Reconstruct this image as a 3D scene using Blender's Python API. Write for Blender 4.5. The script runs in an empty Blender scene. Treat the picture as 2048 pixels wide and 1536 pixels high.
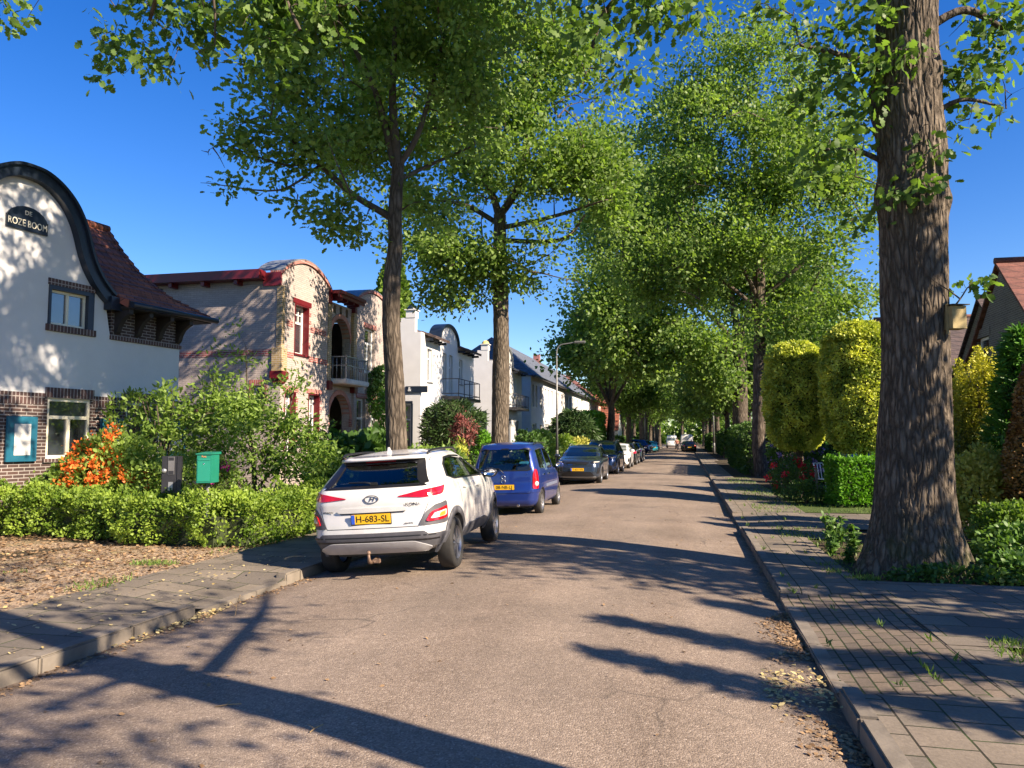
import bpy, bmesh, math, random
import numpy as np
from mathutils import Vector, Matrix, noise
R = math.radians
scene = bpy.context.scene
COL = scene.collection
random.seed(7); RNG = np.random.default_rng(11)

# ------------------------------------------------------------ camera
CAM_H = 1.7
cam_d = bpy.data.cameras.new('camera'); cam = bpy.data.objects.new('camera', cam_d); COL.objects.link(cam)
cam_d.sensor_width = 36.0; cam_d.lens = 1540/2048*36
cam_d.clip_start = 0.05; cam_d.clip_end = 3000
cam.location = (0, 0, CAM_H)
cam.rotation_euler = (R(90)+math.atan(110/1540), 0, R(12.8))
scene.camera = cam
# ------------------------------------------------------------ sky, sun, exposure
SUN_EL = R(33.0)
_h = Vector((0.935, -0.355)).normalized()            # towards the sun, on the ground
SUN_AZ = math.atan2(_h.x, _h.y)
world = bpy.data.worlds.new("World"); scene.world = world; world.use_nodes = True
wn = world.node_tree.nodes; wl = world.node_tree.links; wn.clear()
wo = wn.new('ShaderNodeOutputWorld'); bg = wn.new('ShaderNodeBackground'); sk = wn.new('ShaderNodeTexSky')
sk.sky_type = 'NISHITA'; sk.sun_disc = False; sk.sun_elevation = SUN_EL; sk.sun_rotation = SUN_AZ
sk.altitude = 0; sk.air_density = 1.0; sk.dust_density = 0.15; sk.ozone_density = 3.0
hsv = wn.new('ShaderNodeHueSaturation'); hsv.inputs['Saturation'].default_value = 1.38; hsv.inputs['Hue'].default_value = .517
wl.new(sk.outputs[0], hsv.inputs['Color']); wl.new(hsv.outputs[0], bg.inputs[0])
bg.inputs[1].default_value = 0.074; wl.new(bg.outputs[0], wo.inputs[0])
sun_d = bpy.data.lights.new('sun', 'SUN'); sun = bpy.data.objects.new('sun', sun_d); COL.objects.link(sun)
sun_d.energy = 5.0; sun_d.angle = R(0.53); sun_d.color = (1.0, 0.83, 0.64)
_sd = Vector((_h.x*math.cos(SUN_EL), _h.y*math.cos(SUN_EL), math.sin(SUN_EL)))
sun.rotation_euler = _sd.to_track_quat('Z', 'Y').to_euler(); sun.location = (30, -10, 30)
vs = scene.view_settings; vs.view_transform = 'Standard'; vs.look = 'None'; vs.exposure = 1.42; vs.gamma = 1.0
scene.cycles.max_bounces = 6; scene.cycles.transparent_max_bounces = 12
scene.cycles.diffuse_bounces = 3; scene.cycles.glossy_bounces = 3; scene.cycles.transmission_bounces = 4
scene.cycles.use_denoising = True; scene.cycles.caustics_reflective = False; scene.cycles.caustics_refractive = False

# ------------------------------------------------------------ object helpers
def tag(o, label=None, cat=None, group=None, kind=None):
    if label: o['label'] = label
    if cat: o['category'] = cat
    if group: o['group'] = group
    if kind: o['kind'] = kind
    return o
def empty(name, loc=(0,0,0), rz=0.0, label=None, cat=None, group=None):
    o = bpy.data.objects.new(name, None); COL.objects.link(o); o.location = loc; o.rotation_euler = (0,0,rz)
    o.empty_display_size = .2
    return tag(o, label, cat, group)
def mesh_obj(name, me, m=None, parent=None, smooth=False):
    o = bpy.data.objects.new(name, me); COL.objects.link(o)
    if m is not None:
        for q in (m if isinstance(m, (list, tuple)) else [m]): me.materials.append(q)
    if parent is not None: o.parent = parent
    if smooth:
        me.polygons.foreach_set('use_smooth', [True]*len(me.polygons))
    return o
def bobj(name, bm, m=None, parent=None, smooth=False, recalc=True):
    if recalc: bmesh.ops.recalc_face_normals(bm, faces=bm.faces)
    me = bpy.data.meshes.new(name); bm.to_mesh(me); bm.free()
    return mesh_obj(name, me, m, parent, smooth)
def fast_mesh(name, V, F):
    """V (n,3), F (m,k) arrays, all faces with k corners"""
    V = np.asarray(V, dtype=np.float32); F = np.asarray(F, dtype=np.int32); k = F.shape[1]
    me = bpy.data.meshes.new(name)
    me.vertices.add(len(V)); me.vertices.foreach_set('co', V.ravel())
    me.loops.add(F.size); me.loops.foreach_set('vertex_index', F.ravel())
    me.polygons.add(len(F)); me.polygons.foreach_set('loop_start', np.arange(0, F.size, k, dtype=np.int32))
    me.polygons.foreach_set('loop_total', np.full(len(F), k, dtype=np.int32))
    me.update(calc_edges=True)
    return me
def box(bm, a, b, f=None, mi=0, bev=0):
    (x0,y0,z0),(x1,y1,z1) = a,b
    c = [(x0,y0,z0),(x1,y0,z0),(x1,y1,z0),(x0,y1,z0),(x0,y0,z1),(x1,y0,z1),(x1,y1,z1),(x0,y1,z1)]
    v = [bm.verts.new(f(*p) if f else p) for p in c]
    for q in ((0,3,2,1),(4,5,6,7),(0,1,5,4),(1,2,6,5),(2,3,7,6),(3,0,4,7)):
        fc = bm.faces.new([v[i] for i in q]); fc.material_index = mi
    if bev:
        es = {e for w in v for e in w.link_edges}
        bmesh.ops.bevel(bm, geom=list(es), offset=bev, segments=2, affect='EDGES')
    return v
def prism(bm, poly, d0, d1, f, mi=0):
    """poly of (u,z), extruded along depth d; f(u,d,z)->xyz"""
    a = [bm.verts.new(f(u,d0,z)) for u,z in poly]; b = [bm.verts.new(f(u,d1,z)) for u,z in poly]
    n = len(poly)
    fs = [bm.faces.new(a), bm.faces.new(b[::-1])]
    for i in range(n): fs.append(bm.faces.new([a[(i+1)%n], a[i], b[i], b[(i+1)%n]]))
    for q in fs: q.material_index = mi
def tube(bm, pts, rad, n=8, mi=0, cap=True):
    pts = [Vector(p) for p in pts]
    if not hasattr(rad, '__len__'): rad = [rad]*len(pts)
    rings = []; up = Vector((0,0,1)); prevx = None
    for i,p in enumerate(pts):
        d = (pts[min(i+1,len(pts)-1)]-pts[max(i-1,0)]).normalized()
        if prevx is None:
            x = d.cross(up if abs(d.z) < .95 else Vector((1,0,0))).normalized()
        else:
            x = (prevx - d*prevx.dot(d)).normalized()
        prevx = x; y = d.cross(x)
        rings.append([bm.verts.new(p + (x*math.cos(t)+y*math.sin(t))*rad[i]) for t in [2*math.pi*k/n for k in range(n)]])
    for a,b in zip(rings, rings[1:]):
        for k in range(n):
            fc = bm.faces.new((a[k],a[(k+1)%n],b[(k+1)%n],b[k])); fc.smooth = True; fc.material_index = mi
    if cap:
        bm.faces.new(rings[0][::-1]).material_index = mi; bm.faces.new(rings[-1]).material_index = mi
def lathe(bm, prof, n=24, f=None, mi=0):
    """prof (r,h) around local z; f maps xyz"""
    rings = []
    for r,h in prof:
        rings.append([bm.verts.new((f or (lambda *q: q))(r*math.cos(t), r*math.sin(t), h)) for t in [2*math.pi*k/n for k in range(n)]])
    for a,b in zip(rings, rings[1:]):
        for k in range(n):
            fc = bm.faces.new((a[k],a[(k+1)%n],b[(k+1)%n],b[k])); fc.smooth = True; fc.material_index = mi
    return rings
def cut(o, bms, keep_mats=False):
    """boolean difference with closed bmeshes, applied"""
    tmp = []
    for bm in bms:
        bmesh.ops.recalc_face_normals(bm, faces=bm.faces)
        me = bpy.data.meshes.new('t'); bm.to_mesh(me); bm.free()
        c = bpy.data.objects.new('t', me); COL.objects.link(c); c.matrix_world = o.matrix_world; tmp.append(c)
        md = o.modifiers.new('b', 'BOOLEAN'); md.operation = 'DIFFERENCE'; md.object = c; md.solver = 'EXACT'
    par = o.parent; o.parent = None; mw = o.matrix_world.copy(); o.matrix_world = Matrix()
    for c in tmp: c.matrix_world = Matrix()
    dg = bpy.context.evaluated_depsgraph_get(); dg.update()
    me = bpy.data.meshes.new_from_object(o.evaluated_get(dg))
    o.modifiers.clear(); old = o.data; nm = old.name; o.data = me; bpy.data.meshes.remove(old); me.name = nm
    for c in tmp:
        m_ = c.data; bpy.data.objects.remove(c); bpy.data.meshes.remove(m_)
    o.matrix_world = mw; o.parent = par
    return o
def copy_tree(o, parent=None):
    c = o.copy(); COL.objects.link(c); c.parent = parent
    for ch in list(o.children): copy_tree(ch, c)
    return c
def catmull(P, m=6):
    P = [Vector(p) for p in P]; out = []
    for i in range(len(P)-1):
        p0 = P[max(i-1,0)]; p1 = P[i]; p2 = P[i+1]; p3 = P[min(i+2,len(P)-1)]
        for k in range(m):
            t = k/m
            out.append(.5*((2*p1)+(p2-p0)*t+(2*p0-5*p1+4*p2-p3)*t*t+(-p0+3*p1-3*p2+p3)*t**3))
    out.append(P[-1].copy()); return out

# ------------------------------------------------------------ material helpers
class NT:
    def __init__(s, name):
        s.m = bpy.data.materials.new(name); s.m.use_nodes = True; s.t = s.m.node_tree
        s.t.nodes.clear(); s.out = s.n('OutputMaterial')
    def n(s, k, **kw):
        q = s.t.nodes.new('ShaderNode'+k)
        for a,b in kw.items(): setattr(q, a, b)
        return q
    def l(s, a, b): s.t.links.new(a, b)
    def i(s, node, **kw):
        for a,b in kw.items():
            a = a.replace('_', ' ')
            if hasattr(b, 'links') or hasattr(b, 'is_output'): s.l(b, node.inputs[a])
            else: node.inputs[a].default_value = b
        return node
    def obj(s): return s.n('TexCoord').outputs['Object']
    def scalev(s, v, sc):
        q = s.n('Mapping'); s.l(v, q.inputs['Vector']); q.inputs['Scale'].default_value = sc; return q.outputs[0]
    def noise(s, v, scale, detail=4, rough=.55, dist=0):
        q = s.n('TexNoise'); s.l(v, q.inputs['Vector'])
        q.inputs['Scale'].default_value = scale; q.inputs['Detail'].default_value = detail
        q.inputs['Roughness'].default_value = rough; q.inputs['Distortion'].default_value = dist; return q.outputs['Fac']
    def ramp(s, f, st, mode='LINEAR'):
        q = s.n('ValToRGB'); q.color_ramp.interpolation = mode; e = q.color_ramp.elements
        while len(e) < len(st): e.new(.5)
        for k,(p,c) in enumerate(st):
            e[k].position = p; e[k].color = (c if hasattr(c, '__len__') else (c,c,c))[:3]+(1,) if hasattr(c,'__len__') else (c,c,c,1)
        s.l(f, q.inputs[0]); return q.outputs[0]
    def mix(s, f, a, b, mode='MIX'):
        q = s.n('MixRGB', blend_type=mode)
        for k,v in enumerate((f,a,b)):
            if hasattr(v, 'links') or hasattr(v, 'is_output'): s.l(v, q.inputs[k])
            else: q.inputs[k].default_value = v if k == 0 else (tuple(v)+(1,))[:4]
        return q.outputs[0]
    def math(s, op, a, b=0.0):
        q = s.n('Math', operation=op)
        for k,v in enumerate((a,b)):
            if hasattr(v, 'is_output'): s.l(v, q.inputs[k])
            else: q.inputs[k].default_value = v
        return q.outputs[0]
    def bsdf(s, col, rough=.6, metal=0, bump=None, bs=.3, bd=.02, coat=0, spec=.5, trans=0):
        p = s.n('BsdfPrincipled')
        for k,v in (('Base Color', col), ('Roughness', rough), ('Metallic', metal), ('Coat Weight', coat), ('Specular IOR Level', spec)):
            if hasattr(v, 'is_output'): s.l(v, p.inputs[k])
            else: p.inputs[k].default_value = (tuple(v)+(1,))[:4] if k == 'Base Color' else v
        p.inputs['Coat Roughness'].default_value = .04
        if bump is not None:
            b = s.n('Bump'); b.inputs['Strength'].default_value = bs; b.inputs['Distance'].default_value = bd
            s.l(bump, b.inputs['Height']); s.l(b.outputs[0], p.inputs['Normal'])
        return p.outputs[0]
    def done(s, sh): s.l(sh, s.out.inputs[0]); return s.m
_mc = {}
def M(name, col, rough=.6, var=.12, scale=6, bump=.15, metal=0, coat=0, spec=.5, bd=.01):
    """plain painted or mineral surface with some unevenness"""
    if name in _mc: return _mc[name]
    t = NT(name); v = t.obj(); f = t.noise(v, scale, 5)
    lo = [max(0, c*(1-var)) for c in col]; hi = [min(1, c*(1+var)) for c in col]
    c = t.ramp(f, [(.3, tuple(lo)), (.7, tuple(hi))])
    bf = t.noise(v, scale*9, 3) if bump else None
    _mc[name] = t.done(t.bsdf(c, rough, metal, bf, bump, bd, coat, spec)); return _mc[name]
def wallmap(t):
    """object coordinates laid on the wall: (x or y, z) by which way the face looks"""
    tc = t.n('TexCoord'); s = t.n('SeparateXYZ'); t.l(tc.outputs['Object'], s.inputs[0])
    ns = t.n('SeparateXYZ'); t.l(tc.outputs['Normal'], ns.inputs[0])
    g = t.math('GREATER_THAN', t.math('ABSOLUTE', ns.outputs[0]), .7)
    a = t.n('CombineXYZ'); t.l(s.outputs[0], a.inputs[0]); t.l(s.outputs[2], a.inputs[1])
    b = t.n('CombineXYZ'); t.l(s.outputs[1], b.inputs[0]); t.l(s.outputs[2], b.inputs[1])
    q = t.n('Mix', data_type='VECTOR'); t.l(g, q.inputs['Factor']); t.l(a.outputs[0], q.inputs[4]); t.l(b.outputs[0], q.inputs[5])
    return q.outputs[1], tc.outputs['Object']
def brick(name, c1, c2, mortar, w=.22, h=.065, msize=.009, rough=.8, offs=.5, bands=None, bs=.5, grime=.25):
    if name in _mc: return _mc[name]
    t = NT(name); v, ob = wallmap(t)
    b = t.n('TexBrick'); t.l(v, b.inputs['Vector']); b.offset = offs
    for k,x in (('Color1', c1), ('Color2', c2), ('Mortar', mortar)): b.inputs[k].default_value = tuple(x)+(1,)
    b.inputs['Scale'].default_value = 1; b.inputs['Mortar Size'].default_value = msize; b.inputs['Mortar Smooth'].default_value = .2
    b.inputs['Bias'].default_value = 0; b.inputs['Brick Width'].default_value = w; b.inputs['Row Height'].default_value = h
    n1 = t.noise(ob, 1.3, 5); n2 = t.noise(ob, 30, 3)
    c = t.mix(1, b.outputs['Color'], t.ramp(n1, [(.3, (1-grime,)*3), (.7, (1.06,)*3)]), 'MULTIPLY')
    c = t.mix(1, c, t.ramp(n2, [(.3, (.86,)*3), (.7, (1.1,)*3)]), 'MULTIPLY')
    hgt = t.math('ADD', t.math('MULTIPLY', b.outputs['Fac'], -1.0), t.math('MULTIPLY', n2, .35))
    _mc[name] = t.done(t.bsdf(c, rough, 0, hgt, bs, .012)); return _mc[name]
def leafmat(name, lo, hi, trans=.35, rough=.5, spec=.35, tcol=None):
    """leaf-by-leaf tint from the face attribute, light passing through"""
    if name in _mc: return _mc[name]
    t = NT(name); a = t.n('Attribute', attribute_name='tint')
    c = t.ramp(a.outputs['Fac'], [(0, lo), (1, hi)])
    d = t.bsdf(c, rough, spec=spec)
    tr = t.n('BsdfTranslucent')
    tc = t.mix(1, c, tcol or (1.25, 1.35, .55), 'MULTIPLY'); t.l(tc, tr.inputs[0])
    mx = t.n('MixShader'); mx.inputs[0].default_value = trans; t.l(d, mx.inputs[1]); t.l(tr.outputs[0], mx.inputs[2])
    _mc[name] = t.done(mx.outputs[0]); return _mc[name]

# leaf templates: x across, y along, z out of plane; quads only
def _strip(rows):
    V = []; F = []
    for k,(w,y,z) in enumerate(rows): V += [(-w,y,z),(w,y,z)]
    for k in range(len(rows)-1): F.append((2*k, 2*k+1, 2*k+3, 2*k+2))
    return np.array(V, dtype=float), np.array(F)
LEAF_OAK = _strip([(.02,0,0),(.14,.18,.02),(.30,.34,.05),(.17,.44,.05),(.33,.62,.05),(.20,.74,.03),(.22,.88,0),(.04,1,-.05)])
LEAF_MID = _strip([(.04,0,0),(.30,.4,.06),(.24,.75,.04),(.04,1,-.06)])
LEAF_FAR = _strip([(.10,0,0),(.38,.5,.05),(.12,1,0)])
LEAF_THIN = _strip([(.02,0,0),(.10,.4,.03),(.02,1,-.08)])
LEAF_LONG = _strip([(.03,0,0),(.20,.35,.06),(.16,.7,.02),(.02,1,-.12)])
def foliage(name, P, size, m, parent=None, tmpl=LEAF_MID, up=None, outw=None, jit=1.0, sj=.35, tint=None):
    """P (n,3) leaf roots. outw: preferred direction of the leaf's length (n,3)."""
    n = len(P); P = np.asarray(P, float)
    T, F = tmpl
    d = RNG.normal(size=(n,3))*jit
    if outw is not None: d = d + np.asarray(outw)*1.6
    d[:,2] -= .15
    d /= np.linalg.norm(d, axis=1)[:,None]+1e-9
    u = RNG.normal(size=(n,3))*.75; u[:,2] += .45
    if up is not None: u = RNG.normal(size=(n,3))*.5 + up
    x = np.cross(d, u); x /= np.linalg.norm(x, axis=1)[:,None]+1e-9
    z = np.cross(x, d)
    s = size*(1+RNG.uniform(-sj, sj, n)); s = s[:,None,None]
    V = P[:,None,:] + s*(T[None,:,0,None]*x[:,None,:] + T[None,:,1,None]*d[:,None,:] + T[None,:,2,None]*z[:,None,:])
    k = len(T); V = V.reshape(-1,3)
    FF = (F[None,:,:] + (np.arange(n)*k)[:,None,None]).reshape(-1,4)
    me = fast_mesh(name, V, FF)
    at = me.attributes.new('tint', 'FLOAT', 'FACE')
    tt = RNG.uniform(0,1,n) if tint is None else np.clip(tint + RNG.uniform(-.3,.3,n), 0, 1)
    at.data.foreach_set('value', np.repeat(tt, len(F)).astype(np.float32))
    return mesh_obj(name, me, m, parent)
def nz(P, s, seed=0):
    return np.array([noise.noise(Vector((p[0]*s+seed, p[1]*s-seed, p[2]*s+3*seed))) for p in P])
# ------------------------------------------------------------ materials
WHITE = M('white_render', (.60,.60,.595), .85, .05, 1.5, .25)
NAVY = M('navy_paint', (.012,.020,.035), .35, .2, 4, .05)
RED = M('red_paint', (.12,.008,.013), .4, .12, 3, .05)
CREAM = M('cream_paint', (.72,.67,.52), .45, .06, 5, .05)
WPAINT = M('white_paint', (.78,.78,.76), .45, .05, 5, .05)
TEAL = M('teal_shutter_paint', (.012,.10,.16), .4, .15, 4, .05)
DARKWOOD = M('dark_wood', (.022,.018,.016), .6, .3, 8, .2)
GREYMETAL = M('grey_metal', (.34,.35,.36), .4, .1, 10, .05, metal=.6)
POLE = M('galvanised_pole', (.22,.22,.21), .5, .15, 6, .1, metal=.4)
LEADCAP = M('lead_capping', (.20,.23,.26), .5, .15, 5, .1, metal=.3)
IRON = M('black_iron', (.02,.02,.024), .45, .2, 8, .05)
BRICK_DARK = brick('dark_brown_brick', (.085,.045,.036), (.045,.028,.026), (.30,.27,.25), bs=.4)
BRICK_WHITE = brick('pale_painted_brick', (.47,.40,.365), (.40,.34,.31), (.33,.285,.26), bs=.6, grime=.18, msize=.007)
BRICK_RED = brick('red_brick', (.34,.095,.085), (.27,.07,.065), (.45,.38,.33), bs=.4)
BRICK_REDV = brick('red_brick_upright', (.42,.13,.10), (.34,.09,.075), (.5,.42,.37), w=.075, h=.24, offs=0, bs=.4)
BRICK_YEL = brick('yellow_brick', (.40,.29,.14), (.33,.24,.11), (.5,.42,.33), bs=.4)
BRICK_DV = brick('dark_brick_upright', (.10,.05,.045), (.055,.032,.03), (.33,.29,.27), w=.075, h=.25, offs=0, bs=.4)
BRICK_GREY = brick('grey_brown_brick', (.15,.125,.10), (.10,.085,.07), (.26,.24,.21), bs=.5)
def tiles(name, c1, c2, c3, w=.21, h=.30):
    """pantile roof: courses along the slope (object y and z), rolls across x"""
    t = NT(name); ob = t.obj(); s = t.n('SeparateXYZ'); t.l(ob, s.inputs[0])
    ln = t.math('ADD', s.outputs[2], t.math('MULTIPLY', s.outputs[1], .45))
    cb = t.n('CombineXYZ'); t.l(s.outputs[0], cb.inputs[0]); t.l(ln, cb.inputs[1])
    b = t.n('TexBrick'); t.l(cb.outputs[0], b.inputs['Vector']); b.offset = 0
    for k,x in (('Color1', c1), ('Color2', c2), ('Mortar', c3)): b.inputs[k].default_value = tuple(x)+(1,)
    b.inputs['Scale'].default_value = 1; b.inputs['Mortar Size'].default_value = .012; b.inputs['Mortar Smooth'].default_value = .5
    b.inputs['Brick Width'].default_value = w; b.inputs['Row Height'].default_value = h
    n1 = t.noise(ob, 2.2, 5, .7); n2 = t.noise(ob, 14, 4)
    c = t.mix(1, b.outputs['Color'], t.ramp(n1, [(.3, (.6,.58,.56)), (.7, (1.15,1.1,1.05))]), 'MULTIPLY')
    roll = t.math('SINE', t.math('MULTIPLY', s.outputs[0], 2*math.pi/w))
    saw = t.math('FRACT', t.math('DIVIDE', ln, h))
    hh = t.math('ADD', t.math('MULTIPLY', roll, .45), t.math('MULTIPLY', saw, -1.0))
    hh = t.math('ADD', hh, t.math('MULTIPLY', n2, .3))
    return t.done(t.bsdf(c, .8, 0, hh, .9, .04))
TILE_RED = tiles('weathered_red_tiles', (.36,.12,.07), (.20,.07,.05), (.05,.025,.02))
TILE_DARK = tiles('dark_brown_tiles', (.11,.075,.07), (.075,.055,.055), (.02,.018,.018))
TILE_ORANGE = tiles('orange_red_tiles', (.22,.085,.06), (.15,.06,.045), (.09,.04,.03))
TILE_SLATE = tiles('blue_slate_tiles', (.13,.155,.20), (.10,.125,.165), (.05,.06,.07), w=.3, h=.25)
def glassmat(name, inner=(.02,.025,.03), refl=.35):
    """window pane: mirror-like reflection over a dim room behind"""
    t = NT(name); v = t.obj(); n = t.noise(v, 1.7, 3)
    c = t.ramp(n, [(.35, tuple(x*.4 for x in inner)), (.65, tuple(x*1.8 for x in inner))])
    d = t.bsdf(c, .35); g = t.n('BsdfGlossy'); g.inputs['Roughness'].default_value = .02; g.inputs[0].default_value = (.9,.93,.95,1)
    fr = t.n('LayerWeight'); fr.inputs[0].default_value = refl
    mx = t.n('MixShader'); t.l(fr.outputs['Facing'], mx.inputs[0]); t.l(d, mx.inputs[1]); t.l(g.outputs[0], mx.inputs[2])
    return t.done(mx.outputs[0])
PANE = glassmat('window_pane')
PANE_LIGHT = glassmat('curtained_pane', (.22,.21,.18), .3)
def bark(name, lo, hi, mossy=0, sx=15, bs=.8, bd=.03):
    t = NT(name); ob = t.obj(); v = t.scalev(ob, (sx, sx, sx*.20))
    vn = t.n('TexVoronoi'); vn.feature = 'DISTANCE_TO_EDGE'; 
    dn = t.n('TexNoise'); t.l(v, dn.inputs['Vector']); dn.inputs['Scale'].default_value = 1.1; dn.inputs['Detail'].default_value = 5
    vv = t.mix(.35, (0,0,0), (0,0,0)); mxv = t.n('MixRGB', blend_type='ADD'); mxv.inputs[0].default_value = 1.0; t.l(v, mxv.inputs[1]); t.l(dn.outputs['Color'], mxv.inputs[2])
    t.l(mxv.outputs[0], vn.inputs['Vector']); vn.inputs['Scale'].default_value = 1.0
    h = t.ramp(vn.outputs['Distance'], [(0, 0.0), (.28, 1.0)])
    n = t.noise(ob, 3.0, 5, .6); nf = t.noise(t.scalev(ob, (40,40,10)), 1.0, 4, .6)
    c = t.mix(h, tuple(x*.55 for x in lo), t.ramp(n, [(.3, lo), (.7, hi)]))
    c = t.mix(1, c, t.ramp(nf, [(.3, (.75,)*3), (.7, (1.15,)*3)]), 'MULTIPLY')
    if mossy:
        s = t.n('SeparateXYZ'); t.l(ob, s.inputs[0])
        mf = t.math('MULTIPLY', t.ramp(s.outputs[2], [(0, 1.0), (.9, 0.0)]), t.ramp(t.noise(ob, 4, 4), [(.45, 0.0), (.6, 1.0)]))
        c = t.mix(t.math('MULTIPLY', mf, mossy), c, (.05,.065,.018))
    hh = t.math('ADD', h, t.math('MULTIPLY', nf, .5))
    return t.done(t.bsdf(c, .9, 0, hh, bs, bd, spec=.2))
BARK_OAK = bark('oak_bark', (.13,.103,.076), (.23,.19,.145), .8)
BARK_MID = bark('grey_brown_bark', (.10,.08,.06), (.19,.155,.12), 0, 12, .7, .02)
BARK_TWIG = M('twig_bark', (.085,.065,.048), .9, .3, 8, .2)
OAKLEAF = leafmat('oak_leaf', (.080,.155,.034), (.27,.38,.095), .50)
OAKLEAF_D = leafmat('oak_leaf_deep', (.058,.122,.026), (.20,.31,.07), .48)
HEDGE_Y = leafmat('bright_hedge_leaf', (.10,.18,.02), (.30,.41,.06), .35)
HEDGE_G = leafmat('green_hedge_leaf', (.035,.085,.018), (.10,.19,.035), .3)
BOX_G = leafmat('box_hedge_leaf', (.06,.17,.012), (.16,.36,.03), .3)
SHRUB = leafmat('shrub_leaf', (.10,.18,.03), (.28,.40,.08), .42)
CONIFER_GOLD = leafmat('golden_conifer_spray', (.17,.24,.03), (.68,.70,.12), .3)
CONIFER_DARK = leafmat('dark_conifer_spray', (.018,.045,.012), (.05,.095,.022), .1)
CONIFER_GREEN = leafmat('green_conifer_spray', (.04,.13,.016), (.11,.26,.035), .2)
CONIFER_BROWN = leafmat('brown_conifer_spray', (.13,.06,.018), (.34,.19,.06), .15)
YEW_GOLD = leafmat('golden_yew_needles', (.05,.08,.012), (.58,.55,.05), .2)
GOLDSHRUB = leafmat('yellow_variegated_leaf', (.22,.24,.03), (.60,.56,.14), .3)
GRASSM = leafmat('grass_blade', (.06,.12,.02), (.20,.30,.06), .3)
WEEDM = leafmat('weed_leaf', (.045,.12,.02), (.16,.28,.06), .3)
LITTER = leafmat('fallen_leaf', (.14,.08,.04), (.40,.27,.15), .1, tcol=(1,1,1))
LITTER_Y = leafmat('pale_fallen_leaf', (.35,.26,.10), (.62,.52,.26), .1, tcol=(1,1,1))
REDLEAF = leafmat('purple_brown_leaf', (.10,.028,.028), (.30,.11,.09), .25, tcol=(1.3,1,1))
PETAL_O = leafmat('orange_petal', (.75,.12,.02), (.95,.30,.06), .3, tcol=(1,1,1))
PETAL_R = leafmat('red_petal', (.62,.01,.02), (.90,.05,.08), .2, tcol=(1,1,1))
PETAL_P = leafmat('purple_petal', (.24,.14,.42), (.50,.36,.70), .3, tcol=(1,1,1))
PETAL_M = leafmat('magenta_petal', (.45,.02,.22), (.75,.10,.45), .3, tcol=(1,1,1))
def asphalt():
    t = NT('road_asphalt'); ob = t.obj()
    v1 = t.n('TexVoronoi'); t.l(ob, v1.inputs['Vector']); v1.inputs['Scale'].default_value = 95
    agg = t.ramp(v1.outputs['Color'], [(0, (.135,.102,.078)), (.45, (.225,.176,.137)), (.8, (.30,.24,.19)), (1, (.52,.44,.36))])
    n1 = t.noise(ob, .6, 5); n2 = t.noise(t.scalev(ob, (1,.12,1)), 1.6, 4); n3 = t.noise(ob, 14, 4, .7)
    c = t.mix(1, agg, t.ramp(n1, [(.3, (.74,.73,.72)), (.7, (1.16,1.14,1.12))]), 'MULTIPLY')
    c = t.mix(1, c, t.ramp(n2, [(.35, (.88,)*3), (.65, (1.06,)*3)]), 'MULTIPLY')
    c = t.mix(1, c, t.ramp(n3, [(.3, (.82,)*3), (.7, (1.1,)*3)]), 'MULTIPLY')
    s = t.n('SeparateXYZ'); t.l(ob, s.inputs[0])          # dusty brown dirt collecting in the two gutters
    e = t.math('SUBTRACT', t.math('ABSOLUTE', t.math('ADD', s.outputs[0], 1.91)), 2.25)
    e = t.math('MULTIPLY', t.ramp(e, [(0, 0.0), (.6, 1.0)]), t.ramp(t.noise(ob, 5, 5, .7), [(.4, 0.0), (.62, 1.0)]))
    c = t.mix(t.math('MULTIPLY', e, .85), c, (.10,.066,.042))
    vc = t.n('TexVoronoi'); vc.feature = 'DISTANCE_TO_EDGE'; nv = t.n('TexNoise'); t.l(ob, nv.inputs['Vector']); nv.inputs['Scale'].default_value = 2.5; nv.inputs['Detail'].default_value = 5
    av = t.n('MixRGB', blend_type='ADD'); av.inputs[0].default_value = .5; t.l(ob, av.inputs[1]); t.l(nv.outputs['Color'], av.inputs[2]); t.l(av.outputs[0], vc.inputs['Vector']); vc.inputs['Scale'].default_value = .55
    crack = t.math('MULTIPLY', t.ramp(vc.outputs['Distance'], [(0, 1.0), (.012, 0.0)]), t.ramp(t.noise(ob, .35, 3), [(.50, 0.0), (.60, 1.0)]))
    c = t.mix(t.math('MULTIPLY', crack, .7), c, (.045,.038,.032))
    stain = t.ramp(t.noise(ob, 1.9, 3, .4), [(.66, 0.0), (.72, 1.0)]); c = t.mix(t.math('MULTIPLY', stain, .30), c, (.07,.06,.052))
    wear = t.math('ABSOLUTE', t.math('SINE', t.math('MULTIPLY', t.math('ADD', s.outputs[0], .25), 1.95))); c = t.mix(t.math('MULTIPLY', wear, .12), c, (.30,.26,.22))
    vd = t.n('TexVoronoi'); t.l(ob, vd.inputs['Vector']); vd.inputs['Scale'].default_value = 95
    h = t.math('ADD', t.math('MULTIPLY', vd.outputs['Distance'], -1.0), t.math('MULTIPLY', n3, .5))
    return t.done(t.bsdf(c, .82, 0, h, .55, .008, spec=.35))
ASPHALT = asphalt()
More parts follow.
